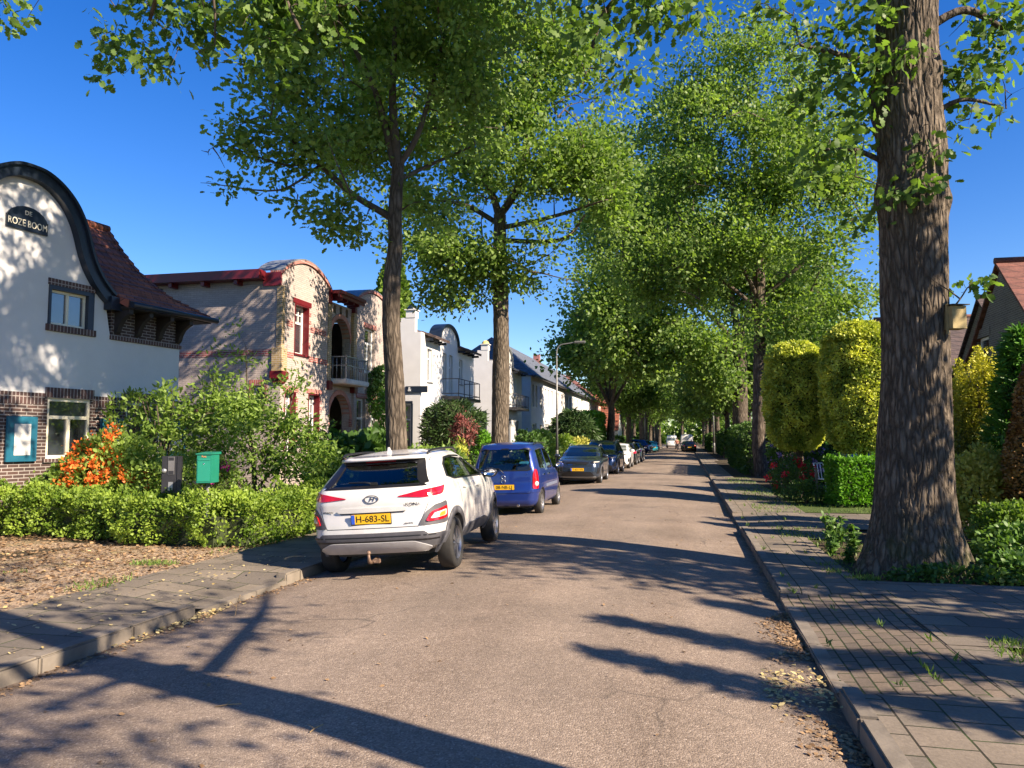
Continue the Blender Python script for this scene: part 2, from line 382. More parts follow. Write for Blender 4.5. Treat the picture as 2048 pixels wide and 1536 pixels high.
def paving(name, c1, c2, joint, w, h, offs=.5, moss=.5, rot=False, ms=.008):
    t = NT(name); ob = t.obj(); s = t.n('SeparateXYZ'); t.l(ob, s.inputs[0])
    cb = t.n('CombineXYZ'); t.l(s.outputs[1 if rot else 0], cb.inputs[0]); t.l(s.outputs[0 if rot else 1], cb.inputs[1])
    b = t.n('TexBrick'); nn = t.n('TexNoise'); t.l(ob, nn.inputs['Vector']); nn.inputs['Scale'].default_value = 1.4
    vv = t.n('VectorMath', operation='MULTIPLY_ADD'); t.l(nn.outputs['Color'], vv.inputs[0]); vv.inputs[1].default_value = (.03,.03,0); t.l(cb.outputs[0], vv.inputs[2])
    t.l(vv.outputs[0], b.inputs['Vector']); b.offset = offs
    for k,x in (('Color1', c1), ('Color2', c2), ('Mortar', joint)): b.inputs[k].default_value = tuple(x)+(1,)
    b.inputs['Scale'].default_value = 1; b.inputs['Mortar Size'].default_value = ms; b.inputs['Mortar Smooth'].default_value = .3
    b.inputs['Brick Width'].default_value = w; b.inputs['Row Height'].default_value = h
    n1 = t.noise(ob, 1.1, 5); n2 = t.noise(ob, 45, 3, .7); n3 = t.noise(ob, 3, 5, .7)
    mossy = t.mix(t.math('MULTIPLY', t.ramp(n3, [(.42, 0.0), (.60, 1.0)]), t.math('MULTIPLY', b.outputs['Fac'], moss)), b.outputs['Color'], (.05,.10,.02))
    c = t.mix(1, mossy, t.ramp(n1, [(.3, (.75,.74,.72)), (.7, (1.12,1.1,1.06))]), 'MULTIPLY')
    c = t.mix(1, c, t.ramp(n2, [(.3, (.8,)*3), (.7, (1.12,)*3)]), 'MULTIPLY')
    h_ = t.math('ADD', t.math('MULTIPLY', b.outputs['Fac'], -1.2), t.math('MULTIPLY', n2, .3))
    h_ = t.math('ADD', h_, t.math('MULTIPLY', n3, .5))
    return t.done(t.bsdf(c, .85, 0, h_, .6, .012, spec=.3))
PAVE_SLAB = paving('concrete_slabs', (.24,.20,.16), (.17,.15,.125), (.035,.030,.022), .30, .30, .5, .5, rot=True)
PAVE_BIG = paving('large_slabs', (.21,.18,.145), (.13,.115,.10), (.03,.027,.02), .60, .40, .5, .6)
PAVE_BRICK = paving('driveway_brick_pavers', (.22,.175,.135), (.15,.125,.105), (.03,.026,.02), .21, .105, .5, .6, rot=True)
KERBM = M('concrete_kerb', (.175,.15,.12), .9, .35, 3, .4)
def soil(name, c, d):
    t = NT(name); ob = t.obj(); v1 = t.n('TexVoronoi'); t.l(ob, v1.inputs['Vector']); v1.inputs['Scale'].default_value = 38
    n = t.noise(ob, 1.3, 5, .6); n3 = t.noise(ob, 9, 5, .7)
    cc = t.mix(t.ramp(v1.outputs['Color'], [(.3, 0.0), (1, 1.0)]), c, d)
    cc = t.mix(1, cc, t.ramp(n3, [(.3, (.65,)*3), (.7, (1.2,)*3)]), 'MULTIPLY')
    cc = t.mix(t.math('MULTIPLY', t.ramp(n, [(.52, 0.0), (.66, 1.0)]), .35), cc, (.09,.12,.03))
    return t.done(t.bsdf(cc, .95, 0, t.math('ADD', v1.outputs['Distance'], n3), .8, .02, spec=.2))
SOIL_LITTER = soil('leafy_gravel_soil', (.27,.19,.125), (.55,.43,.30))
SOIL_DARK = soil('dark_garden_soil', (.055,.042,.028), (.11,.085,.055))
LAWN = soil('lawn_ground', (.055,.085,.022), (.10,.14,.035))
# ------------------------------------------------------------ ground, road, pavements
def sheet(name, x0, x1, y0, y1, zf, m, nx=2, ny=2, kind='structure'):
    X = np.linspace(x0, x1, nx); Y = np.linspace(y0, y1, ny)
    V = [(x, y, zf(x, y)) for y in Y for x in X]
    F = [(j*nx+i, j*nx+i+1, (j+1)*nx+i+1, (j+1)*nx+i) for j in range(ny-1) for i in range(nx-1)]
    o = mesh_obj(name, fast_mesh(name, V, F), m, smooth=True); return tag(o, kind=kind)
def road_z(x, y=0):
    u = (x+1.915)/2.855
    return -.065+.110*(1-u*u) + (.012*noise.noise(Vector((x*.9, y*.35, 0))) if y else 0)
def smooth(a, b, x):
    t = min(1, max(0, (x-a)/(b-a))); return t*t*(3-2*t)
def dropR(y):
    return max(smooth(5.45,5.75,y)*(1-smooth(8.85,9.1,y)), smooth(15.1,15.4,y)*(1-smooth(18.1,18.4,y)), smooth(33,33.4,y)*(1-smooth(36.2,36.6,y)))
def dropL(y): return smooth(6.75,7.1,y)*(1-smooth(8.5,8.8,y))
def paveR(x, y): return .055 - dropR(y)*.075*(1-smooth(0.9, 2.1, x)) + .008*noise.noise(Vector((x*1.5, y*1.5, 3)))
def paveL(x, y): return .055 - dropL(y)*.080*(1-smooth(0.1, 1.5, -4.77-x)) + .008*noise.noise(Vector((x*1.5, y*1.5, 7)))
sheet('ground', -900, 900, -300, 1500, lambda x, y: -.13, LAWN)
sheet('road', -4.80, .97, -14, 60, road_z, ASPHALT, 30, 300)
sheet('road_far', -4.80, .97, 60, 420, road_z, ASPHALT, 16, 60)
sheet('garden_ground_left', -70, -6.4, -20, 420, lambda x, y: .03, SOIL_DARK)
sheet('garden_ground_right', 1.8, 70, -20, 420, lambda x, y: .03, SOIL_DARK)
sheet('verge', -13.5, -6.35, -6, 10.6, lambda x, y: .045+.03*noise.noise(Vector((x*.8,y*.8,0))), SOIL_LITTER, 40, 90)
sheet('lawn', 2.4, 9, 18.6, 27, lambda x, y: .045, LAWN, 2, 2)
sheet('pavement_left', -6.42, -4.79, -14, 34, paveL, PAVE_BIG, 9, 260)
sheet('pavement_left_far', -6.42, -4.90, 34, 420, lambda x, y: .055, PAVE_BIG)
sheet('pavement_right', .965, 1.92, 8.95, 60, lambda x, y: paveR(x, y)+.002, PAVE_SLAB, 6, 300)
sheet('pavement_right_far', 1.07, 2.3, 60, 420, lambda x, y: .055, PAVE_SLAB)
sheet('pavement_right_near', 1.07, 2.42, -14, 5.6, lambda x, y: paveR(x, y)+.002, PAVE_SLAB, 10, 120)
sheet('driveway_pavers', .955, 2.02, 5.58, 8.97, paveR, PAVE_BRICK, 12, 50)
sheet('driveway_slabs', 2.0, 9.0, 6.9, 9.75, lambda x, y: .062+.006*noise.noise(Vector((x,y,5))), PAVE_BIG, 40, 20)
sheet('driveway_joint_strip', 1.90, 2.01, 8.95, 9.75, lambda x, y: .060, PAVE_BIG)
sheet('driveway_edge_slabs', 2.0, 2.42, 5.58, 6.92, lambda x, y: .058, PAVE_BIG)
sheet('driveway_second', 1.90, 7.5, 15.2, 18.3, lambda x, y: .060, PAVE_BIG)
sheet('path_right', 1.90, 2.55, 13.7, 34, lambda x, y: .052, PAVE_BIG)
# kerbs: stones of a metre with open joints
def kerb(name, x0, x1, y0, y1, drop, face):
    bm = bmesh.new(); y = y0
    while y < y1:
        L = 1.0 if y < 40 else 8.0
        if not (drop(y+.1) > .6 and drop(y+L-.1) > .6):
            ya, yb = y+.004, y+L-.004
            if drop(ya+.05) > .5:
                while drop(ya) > .5: ya += .05
            if drop(yb-.05) > .5:
                while drop(yb) > .5: yb -= .05
            if yb-ya > .15:
                dz = random.uniform(-.006,.006); dx = random.uniform(-.004,.004)
                box(bm, (x0+dx, ya, -.12), (x1+dx, yb, .064+dz), bev=.018)
        if drop(y+L/2) > .5 or drop(y+.1) > .5 or drop(y+L-.1) > .5:      # flush stones across the driveways
            box(bm, (x0+.004, y+.004, -.13), (x1-.004, y+L-.004, -.016), bev=.008)
        y += L
    return tag(bobj(name, bm, KERBM), kind='structure')
kerb('kerb_left', -4.93, -4.78, -14, 400, dropL, 1)
kerb('kerb_right', .955, 1.09, -14, 400, dropR, -1)
# ------------------------------------------------------------ houses
FRONT = lambda u, d, z: (u, d, z)                 # local x along the street front, y into the house
def SIDE(x0): return lambda u, d, z: (x0+d, u, z)  # a wall facing -x: u runs into the house
def wall(root, name, poly, th, m, f=FRONT, holes=()):
    bm = bmesh.new(); prism(bm, poly, 0, th, f); o = bobj(name, bm, m, root)
    cs = []
    for h in holes:
        c = bmesh.new(); pl = h if len(h) > 4 or hasattr(h[0], '__len__') else [(h[0],h[2]),(h[1],h[2]),(h[1],h[3]),(h[0],h[3])]
        prism(c, pl, -.3, th+.3, f); cs.append(c)
    if cs: cut(o, cs)
    return o
def arc(cx, cz, r, a0, a1, n=12, rz=None):
    return [(cx+r*math.cos(R(a0+(a1-a0)*k/n)), cz+(rz or r)*math.sin(R(a0+(a1-a0)*k/n))) for k in range(n+1)]
def window(root, x0, x1, z0, z1, f=FRONT, m=None, d=.12, split=1, rows=(), grid=None, fw=.06, pane=None, sill=None, outer=None, lab=None):
    m = m or WPAINT; bm = bmesh.new()
    def bar(a, b, c, e, d0=0.0, d1=.06): box(bm, (a, d+d0, c), (b, d+d1, e), f)
    bar(x0, x0+fw, z0, z1); bar(x1-fw, x1, z0, z1); bar(x0+fw, x1-fw, z0, z0+fw); bar(x0+fw, x1-fw, z1-fw, z1)
    zs = [z0]+[z0+(z1-z0)*r for r in rows]+[z1]
    for r in rows: zc = z0+(z1-z0)*r; bar(x0+fw, x1-fw, zc-fw*.5, zc+fw*.5, -.008, .058)
    for k in range(1, split):
        xc = x0+(x1-x0)*k/split; top = zs[1]-fw*.5 if rows else z1-fw
        bar(xc-fw*.6, xc+fw*.6, z0+fw, top, -.004, .055)
    if grid:
        gz0 = zs[-2]; nx, nz_ = grid
        for k in range(1, nx):
            xc = x0+(x1-x0)*k/nx; bar(xc-.014, xc+.014, gz0+fw*.5, z1-fw, .002, .05)
        for k in range(1, nz_):
            zc = gz0+(z1-gz0)*k/nz_; bar(x0+fw, x1-fw, zc-.014, zc+.014, .004, .048)
    w = bobj('window', bm, m, root)
    b2 = bmesh.new(); box(b2, (x0+.02, d+.03, z0+.02), (x1-.02, d+.037, z1-.02), f); bobj('pane', b2, pane or PANE, w)
    if sill:
        b3 = bmesh.new(); box(b3, (x0-.06, -.05, z0-.07), (x1+.06, d+.06, z0-.002), f, bev=.006); bobj('sill', b3, sill, w)
    return w
def slab(root, name, a, b, m, f=FRONT, bev=0):
    bm = bmesh.new(); box(bm, a, b, f, bev=bev); return bobj(name, bm, m, root)
def roofsheet(root, name, prof, x0, x1, m, th=.10, nx=2, rag=0):
    """prof: (y,z) from eave to ridge, extruded along x"""
    bm = bmesh.new(); P = []; up = prof[-1][1] > prof[0][1]
    for (ya,za),(yb,zb) in zip(prof, prof[1:]):          # courses overlap like real tiles
        n_ = max(1, round(math.hypot(yb-ya, zb-za)/.30))
        for k in range(n_):
            for t,o in ((k/n_,.045 if up else .006),((k+.96)/n_,.006 if up else .045)): P.append((ya+(yb-ya)*t, za+(zb-za)*t+o))
    for k,(y,z) in enumerate(reversed(prof)): P.append((y+.02, z-th))
    prism(bm, P, x0, x1, lambda u, d, z: (d, u, z)); return bobj(name, bm, m, root)
def text(s, size, m, parent, loc, rot, name='lettering', ext=.004, ax='CENTER', sx=1.0, shear=0):
    c = bpy.data.curves.new('t', 'FONT'); c.body = s; c.size = size; c.extrude = ext; c.align_x = ax; c.align_y = 'CENTER'; c.shear = shear
    c.resolution_u = 3; q = bpy.data.objects.new('t', c); me = bpy.data.meshes.new_from_object(q); bpy.data.objects.remove(q); bpy.data.curves.remove(c)
    me.materials.clear(); o = bpy.data.objects.new(name, me); COL.objects.link(o); me.materials.append(m); o.parent = parent
    o.location = loc; o.rotation_euler = rot; o.scale = (sx, 1, 1); return o

# --- white house with a bell-shaped gable
def house_bell():
    r = empty('white_house', (-11.6,15.8,0), R(82.3), 'white rendered house with a bell-shaped gable, dark brown brick base and red tiled roof', 'house')
    gx = -3.95
    half = [(0,6.80),(.30,6.77),(.62,6.62),(.90,6.38),(1.10,6.08),(1.22,5.80),(1.32,5.50),(1.45,5.22),(1.62,4.98),(1.80,4.80),(1.93,4.70)]
    g = [(gx+a, b-.16) for a,b in half][::-1]; gl = [(gx-a, b-.16) for a,b in half][1:]
    body = [(0,2.57),(0,3.88),(-1.95,3.88)]+[(gx+1.86,4.55)]+g[1:]+gl[:-1]+[(gx-1.86,4.55),(-9,4.55),(-9,2.57)]
    wall(r, 'wall', body, .3, WHITE, FRONT, [(-3.36,-2.42,3.93,4.66),(-5.45,-4.5,3.93,4.66)])
    low = [(-9,.03),(0,.03),(0,2.567),(-9,2.567)]
    wall(r, 'brick_base', low, .297, BRICK_DARK, FRONT, [(-1.47,-.50,1.32,2.50),(-3.32,-2.36,1.32,2.50),(-5.4,-4.5,1.32,2.5)])
    for x0,x1 in ((-9,-5.46),(-4.44,-3.38),(-2.30,-1.54),(-.44,0)):          # soldier course along the top of the base
        slab(r, 'brick_course', (x0,-.006,2.36),(x1,.2,2.58), BRICK_DV)
    for x0,x1 in ((-5.46,-4.44),(-3.38,-2.30),(-1.54,-.44)): slab(r, 'window_lintel', (x0,-.03,2.50),(x1,.2,2.70), BRICK_DV)
    slab(r, 'brick_frieze', (-1.93,-.008,3.885),(.002,.29,4.62), BRICK_DARK)
    slab(r, 'brick_course', (-1.96,-.05,3.80),(.02,.2,3.883), BRICK_DV)
    # dark moulding that follows the gable
    def offs(pts, o):
        out = []
        for k,(x,z) in enumerate(pts):
            a = pts[max(k-1,0)]; b = pts[min(k+1,len(pts)-1)]; tx, tz = b[0]-a[0], b[1]-a[1]; L = math.hypot(tx,tz)
            out.append((x+tz/L*o, z-tx/L*o))
        return out
    cv = [(gx-a, b) for a,b in half][::-1]+[(gx+a, b) for a,b in half][1:]
    cv = [(p.x, p.y) for p in catmull([(a,b,0) for a,b in cv], 4)]
    for nm,o1,o2,d0,d1 in (('gable_moulding',-.005,.19,-.16,3.0),('gable_moulding_edge',-.06,-.004,-.22,3.0)):
        bm = bmesh.new(); A = offs(cv,o1); B = offs(cv,o2)
        for k in range(len(A)-1): prism(bm, [A[k],A[k+1],B[k+1],B[k]], d0, d1 if nm=='gable_moulding_edge' else .31, FRONT)
        bmesh.ops.remove_doubles(bm, verts=bm.verts, dist=.0005)
        bobj(nm, bm, NAVY, r)
    # name plaque
    pl = [(-4.33,5.62),(-3.50,5.62),(-3.50,5.86)]+arc(-3.915,5.78,.415,8,172,10,.30)+[(-4.33,5.86)]
    bm = bmesh.new(); prism(bm, pl, -.04, 0, FRONT); sg = bobj('name_plaque', bm, NAVY, r)
    text('ROZE BOOM', .185, CREAM, sg, (-3.915,-.043,5.745), (R(90),0,0), sx=.74); text('DE', .12, CREAM, sg, (-3.915,-.043,5.95), (R(90),0,0))
    # upstairs windows in dark surrounds
    for x0,x1 in ((-3.40,-2.38),(-5.49,-4.46)):
        bm = bmesh.new()
        for a,b,c,e in ((x0,x1,4.62,4.70),(x0,x0+.05,3.93,4.62),(x1-.14,x1,3.93,4.62)): box(bm,(a,-.03,c),(b,.12,e))
        bobj('window_surround', bm, NAVY, r); slab(r, 'window_lintel', (x0-.02,-.035,4.703),(x1+.02,.1,4.83), BRICK_DV)
        slab(r, 'window_sill', (x0-.04,-.05,3.80),(x1+.05,.1,3.928), BRICK_DV)
        window(r, x0+.05, x1-.14, 3.93, 4.62, m=CREAM, d=.06, split=2, fw=.05)
    for x0,x1 in ((-1.45,-.52),(-3.30,-2.38),(-5.36,-4.52)):
        window(r, x0-.03, x1+.03, 1.32, 2.50, m=CREAM, d=.02, split=2, rows=(.68,), fw=.065, sill=BRICK_DV)
    # shutters
    for x0 in (-4.16,-2.14,-.38):
        s = slab(r, 'shutter', (x0,-.075,1.28),(x0+.60,-.03,2.12), TEAL, bev=.006)
        slab(s, 'shutter_panel', (x0+.14,-.083,1.40),(x0+.46,-.0755,1.98), M('grey_panel', (.55,.55,.53), .6))
    n = slab(r, 'number_plate', (-.16,-.03,2.33),(-.03,0,2.45), M('number_blue', (.25,.35,.5), .4)); text('12', .09, WPAINT, n, (-.095,-.033,2.39), (R(90),0,0))
    # street-side roof slope, right of the gable, flaring at the eave
    prof = [(-.45,4.585),(.2,4.88),(.7,5.10),(1.15,5.38),(1.8,5.86),(2.35,6.42),(2.85,7.02)]
    rf = roofsheet(r, 'roof', prof, gx+2.02, .40, TILE_RED, .12)
    roofsheet(r, 'roof', [(.32,4.93),(.7,5.10),(1.15,5.38),(1.8,5.86),(2.35,6.42),(2.85,7.02)], gx+.8, gx+2.018, TILE_RED, .12)
    roofsheet(r, 'roof', prof, -9.3, gx-2.02, TILE_RED, .12)
    roofsheet(r, 'roof', [(2.85,7.02),(3.5,6.7),(7.5,4.4)], -9.3, .40, TILE_RED, .12)
    bm = bmesh.new(); tube(bm, [(-9.3,2.86,7.04),(.42,2.86,7.04)], .11, 8)
    for a,b in zip(prof, prof[1:]):                       # stepped verge tiles
        n_ = max(1, round(math.hypot(b[0]-a[0], b[1]-a[1])/.3))
        for k in range(n_):
            y0 = a[0]+(b[0]-a[0])*k/n_; z0 = a[1]+(b[1]-a[1])*k/n_; y1 = a[0]+(b[0]-a[0])*(k+1)/n_; z1 = a[1]+(b[1]-a[1])*(k+1)/n_
            prism(bm, [(y0-.03,z0+.05),(y1,z1+.03),(y1,z1-.13),(y0-.03,z0-.13)], .33, .44, lambda u, d, z: (d, u, z))
    bobj('ridge_and_verge_tiles', bm, TILE_RED, rf)
    # eave: soffit boards, gutter, corbels
    for x0,x1 in ((gx+2.05,.46),(-9.3,gx-2.05)):
        slab(r, 'soffit', (x0,-.50,4.44),(x1,.02,4.50), DARKWOOD)
        bm = bmesh.new(); tube(bm, [(x0,-.54,4.52),(x1+.15,-.54,4.52)], .065, 8); box(bm, (x0,-.50,4.502),(x1+.12,-.46,4.60)); bobj('gutter', bm, NAVY, r)
    slab(r, 'eave_end_block', (gx+1.82,-.22,4.40),(gx+2.15,.05,4.68), NAVY)
    for x in (-1.86,-1.32,-.72,-.14):
        c = [(0,4.44),(-.42,4.44),(-.42,4.34),(-.33,4.30),(-.22,4.22),(-.14,4.10),(-.10,3.98),(-.06,3.93),(0,3.93)]
        bm = bmesh.new(); prism(bm, c, x, x+.11, lambda u, d, z: (d, u, z)); bobj('eave_bracket', bm, DARKWOOD, r)
    # flank and back
    fl = [(.3,.03),(7.4,.03),(7.4,4.4),(3.0,6.85),(1.9,5.80),(1.1,5.20),(.3,4.75)]
    bm = bmesh.new(); prism(bm, fl, -.30, -.002, lambda u, d, z: (d, u, z)); bobj('flank_wall', bm, WHITE, r)
    slab(r, 'back_wall', (-9,7.1,.03),(-.31,7.4,4.4), WHITE)
    return r
house_bell()

# --- pale brick house with red timber, arched gables and a balcony
def house_brick():
    r = empty('pale_brick_house', (-12.1,21.3,0), R(90), 'pale brick house with dark red trim, two arched gables and a balcony between them', 'house')
    def bay(x0, x1, z0, z1, apex):
        pts = [(x0,.03),(x1,.03),(x1,z1)]; n = 14
        for k in range(1, n): 
            t = k/n; x = x1+(x0-x1)*t; pts.append((x, z1+(z0-z1)*t+(apex-(z0+z1)/2)*math.sin(math.pi*t)**.8))
        return pts+[(x0,z0)]
    b1 = bay(0,3.3,6.78,6.78,7.40); b2 = bay(5.35,9.0,6.78,6.78,7.45)
    wall(r, 'front_wall', b1, .35, BRICK_WHITE, FRONT, [(.80,1.75,4.42,6.02),(.28,.98,1.3,3.18),(1.80,2.60,.9,3.20)])
    wall(r, 'front_wall', b2, .35, BRICK_WHITE, FRONT, [(6.25,7.25,4.30,6.02),(5.62,6.40,1.0,3.25),(6.95,7.75,1.0,3.25)])
    ga = [(3.5,.1),(5.2,.1),(5.2,2.45)]+arc(4.35,2.45,.85,0,180,14)[1:]
    ua = [(3.55,3.85),(5.15,3.85),(5.15,5.25)]+arc(4.35,5.25,.80,0,180,14)[1:]
    wall(r, 'loggia_wall', [(3.3,.03),(5.35,.03),(5.35,6.55),(3.3,6.55)], .3, BRICK_WHITE, lambda u,d,z:(u,d+.10,z), [ga, ua, (3.75,3.95,6.18,6.48), (4.25,4.45,6.18,6.48), (4.75,4.95,6.18,6.48)])
    for cz,rr in ((2.45,.85),(5.25,.80)):                                   # red brick rings round the arches
        bm = bmesh.new(); A = arc(4.35,cz,rr,0,180,16); B = arc(4.35,cz,rr+.17,0,180,16)
        for k in range(16): prism(bm, [A[k],A[k+1],B[k+1],B[k]], .075, .39, FRONT)
        bmesh.ops.remove_doubles(bm, verts=bm.verts, dist=.0005); bobj('arch_ring', bm, M('arch_brick', (.42,.20,.15), .8, .25, 9, .4), r)
    for x0 in (3.33,5.16): slab(r, 'arch_pier', (x0,.06,2.15),(x0+.17,.11,2.44), BRICK_RED)
    slab(r, 'loggia_back_wall', (3.3,1.5,.03),(5.35,1.7,6.5), BRICK_WHITE)
    slab(r, 'loggia_ceiling', (3.31,.42,3.35),(5.34,1.49,3.55), WHITE); slab(r, 'front_door', (3.75,1.44,.1),(4.75,1.495,2.3), M('brown_door', (.12,.045,.03), .5)); slab(r, 'balcony_door', (3.85,1.44,3.86),(4.75,1.495,5.9), M('brown_door', (.12,.045,.03), .5))
    # side wall towards the street corner
    sp = [(.35,.03),(11,.03),(11,6.62),(.35,6.62)]
    wall(r, 'side_wall', sp, .35, BRICK_WHITE, SIDE(0), [(.52,.95,2.86,3.34),(4.2,4.6,6.35,6.5)])
    window(r, .54, .93, 2.88, 3.32, SIDE(0), m=WPAINT, d=.12)
    bm = bmesh.new()
    for a,b,c,e in ((.42,1.05,3.34,3.52),(.42,.52,2.80,3.34),(.95,1.05,2.80,3.34)): box(bm, (-.012,a,c),(.1,b,e))
    bobj('window_surround', bm, BRICK_REDV, r)
    for z0,z1 in ((4.26,4.45),(2.45,2.70)):
        slab(r, 'red_brick_band', (-.010,.30,z0),(.05,11,z1), BRICK_RED)
    for x0,x1,z0,z1 in ((.30,.78,4.24,4.42),(1.77,3.28,4.24,4.42),(.30,.70,5.22,5.42),(1.85,3.0,5.22,5.42),(.2,.26,2.45,2.65),(5.4,6.2,4.24,4.40),(7.3,9,4.24,4.40)):
        slab(r, 'red_brick_band', (x0,-.010,z0),(x1,.05,z1), BRICK_RED)
    slab(r, 'back_wall', (.36,10.7,.03),(9,11,6.6), BRICK_WHITE); slab(r, 'far_side_wall', (8.7,.36,.03),(9.0,10.69,6.6), BRICK_WHITE)
    slab(r, 'roof', (-.02,.62,6.66),(9.0,11.05,6.74), LEADCAP)
    # yellow brick corner, stepped out at mid height, on a red corbel
    slab(r, 'corner_quoin', (-.022,-.022,4.44),(.16,.16,6.42), BRICK_YEL)
    slab(r, 'corner_quoin', (-.06,-.06,3.78),(.28,.28,4.50), BRICK_YEL)
    slab(r, 'corner_corbel', (-.11,-.11,3.52),(.32,.32,3.777), RED, bev=.02); slab(r, 'corner_corbel', (-.06,-.06,3.40),(.24,.24,3.518), RED, bev=.02)
    for x0 in (3.12,5.22):
        slab(r, 'loggia_quoin', (x0,-.03,3.72),(x0+.26,.2,6.40), BRICK_YEL); slab(r, 'loggia_corbel', (x0-.02,-.09,3.40),(x0+.29,.2,3.717), RED, bev=.02)
        slab(r, 'cornice_post', (x0+.03,-.06,6.403),(x0+.2,.25,6.9), RED)
    # arched parapets: brick coping and grey capping going back
    for x0,x1,z0,ap in ((-.03,3.33,6.80,7.42),(5.32,9.03,6.80,7.47)):
        n = 16; A = [(x0+(x1-x0)*k/n, z0+(ap-z0)*math.sin(math.pi*k/n)**.8) for k in range(n+1)]; B = [(x, z+.10) for x,z in A]; Cc = [(x, z+.05) for x,z in B]
        bm = bmesh.new(); bm2 = bmesh.new()
        for k in range(n):
            prism(bm, [A[k],A[k+1],B[k+1],B[k]], -.06, .40, FRONT); prism(bm2, [B[k],B[k+1],Cc[k+1],Cc[k]], -.05, .85, FRONT)
        for q in (bm,bm2): bmesh.ops.remove_doubles(q, verts=q.verts, dist=.0005)
        bobj('gable_coping', bm, BRICK_REDV, r); bobj('lead_cap', bm2, LEADCAP, r)
    slab(r, 'red_end_block', (-.06,.02,6.42),(.10,.62,6.84), RED)
    # red cornice over the loggia
    slab(r, 'cornice', (3.25,-.42,6.78),(5.42,.45,6.90), RED); slab(r, 'cornice', (3.25,-.36,6.66),(5.42,-.30,6.777), RED)
    for x in (3.55,4.0,4.55,5.0): slab(r, 'cornice_bracket', (x,-.30,6.58),(x+.09,.09,6.775), RED)
    # red fascia with brackets along the flank
    slab(r, 'fascia', (-.42,.62,6.60),(-.36,11,6.88), RED); slab(r, 'fascia_soffit', (-.359,.62,6.60),(-.003,11,6.64), RED); slab(r, 'fascia_end', (-.42,.55,6.60),(-.02,.617,6.88), RED)
    for k in range(9): slab(r, 'fascia_bracket', (-.33,1.35+k*1.15,6.46),(-.001,1.47+k*1.15,6.598), RED)
    # windows, red reveals
    for x0,x1,z0,z1 in ((.80,1.75,4.42,6.02),(.28,.98,1.3,3.18),(1.80,2.60,.9,3.20)):
        bm = bmesh.new()
        for a,b,c,e in ((x0+.001,x0+.04,z0,z1),(x1-.04,x1-.001,z0,z1),(x0+.04,x1-.04,z1-.04,z1-.001)): box(bm,(a,-.015,c),(b,.28,e))
        bobj('window_reveal', bm, RED, r); slab(r, 'window_lintel', (x0-.12,-.03,z1+.002),(x1+.12,.1,z1+.16), RED if z0 > 4 else BRICK_REDV)
        window(r, x0+.04, x1-.04, z0, z1-.04, m=WPAINT, d=.20, rows=((.66,) if z0>4 else (.6,)), grid=((3,2) if z0>4 else (3,3)), fw=.07, sill=RED)
        for zz in ((z0+.3, z0+.42),(z1-.55,z1-.43),(z1-.3,z1-.18)): slab(r, 'red_brick_band', (x1+.002,-.012,zz[0]),(x1+.14,.05,zz[1]), BRICK_RED)
    for x0,x1,z0,z1 in ((6.25,7.25,4.30,6.02),(5.62,6.40,1.0,3.25),(6.95,7.75,1.0,3.25)):
        window(r, x0, x1, z0, z1, m=WPAINT, d=.12, rows=(.66,), split=2 if z0>4 else 1, fw=.08, sill=WPAINT); slab(r, 'window_lintel', (x0-.1,-.03,z1+.002),(x1+.1,.1,z1+.18), BRICK_REDV)
    # balcony
    b = slab(r, 'balcony', (3.38,-.62,3.62),(5.32,.098,3.80), M('balcony_stone', (.55,.54,.52), .7), bev=.03)
    bm = bmesh.new()
    for k in range(13):
        x = 3.45+k*.15; tube(bm, [(x,-.56,3.8),(x,-.56,4.55)], .012, 5)
    for yy in (-.38,-.2,-.05): 
        for x in (3.45,5.25): tube(bm, [(x,yy,3.8),(x,yy,4.55)], .012, 5)
    for z in (4.56,4.25): box(bm, (3.43,-.58,z),(5.27,-.54,z+.03)); box(bm, (3.43,-.54,z),(3.47,.09,z+.03)); box(bm, (5.23,-.54,z),(5.27,.09,z+.03))
    for x in (3.45,4.35,5.25): box(bm, (x-.02,-.58,3.8),(x+.02,-.54,4.62))
    bobj('railing', bm, GREYMETAL, b)
    return r
house_brick()

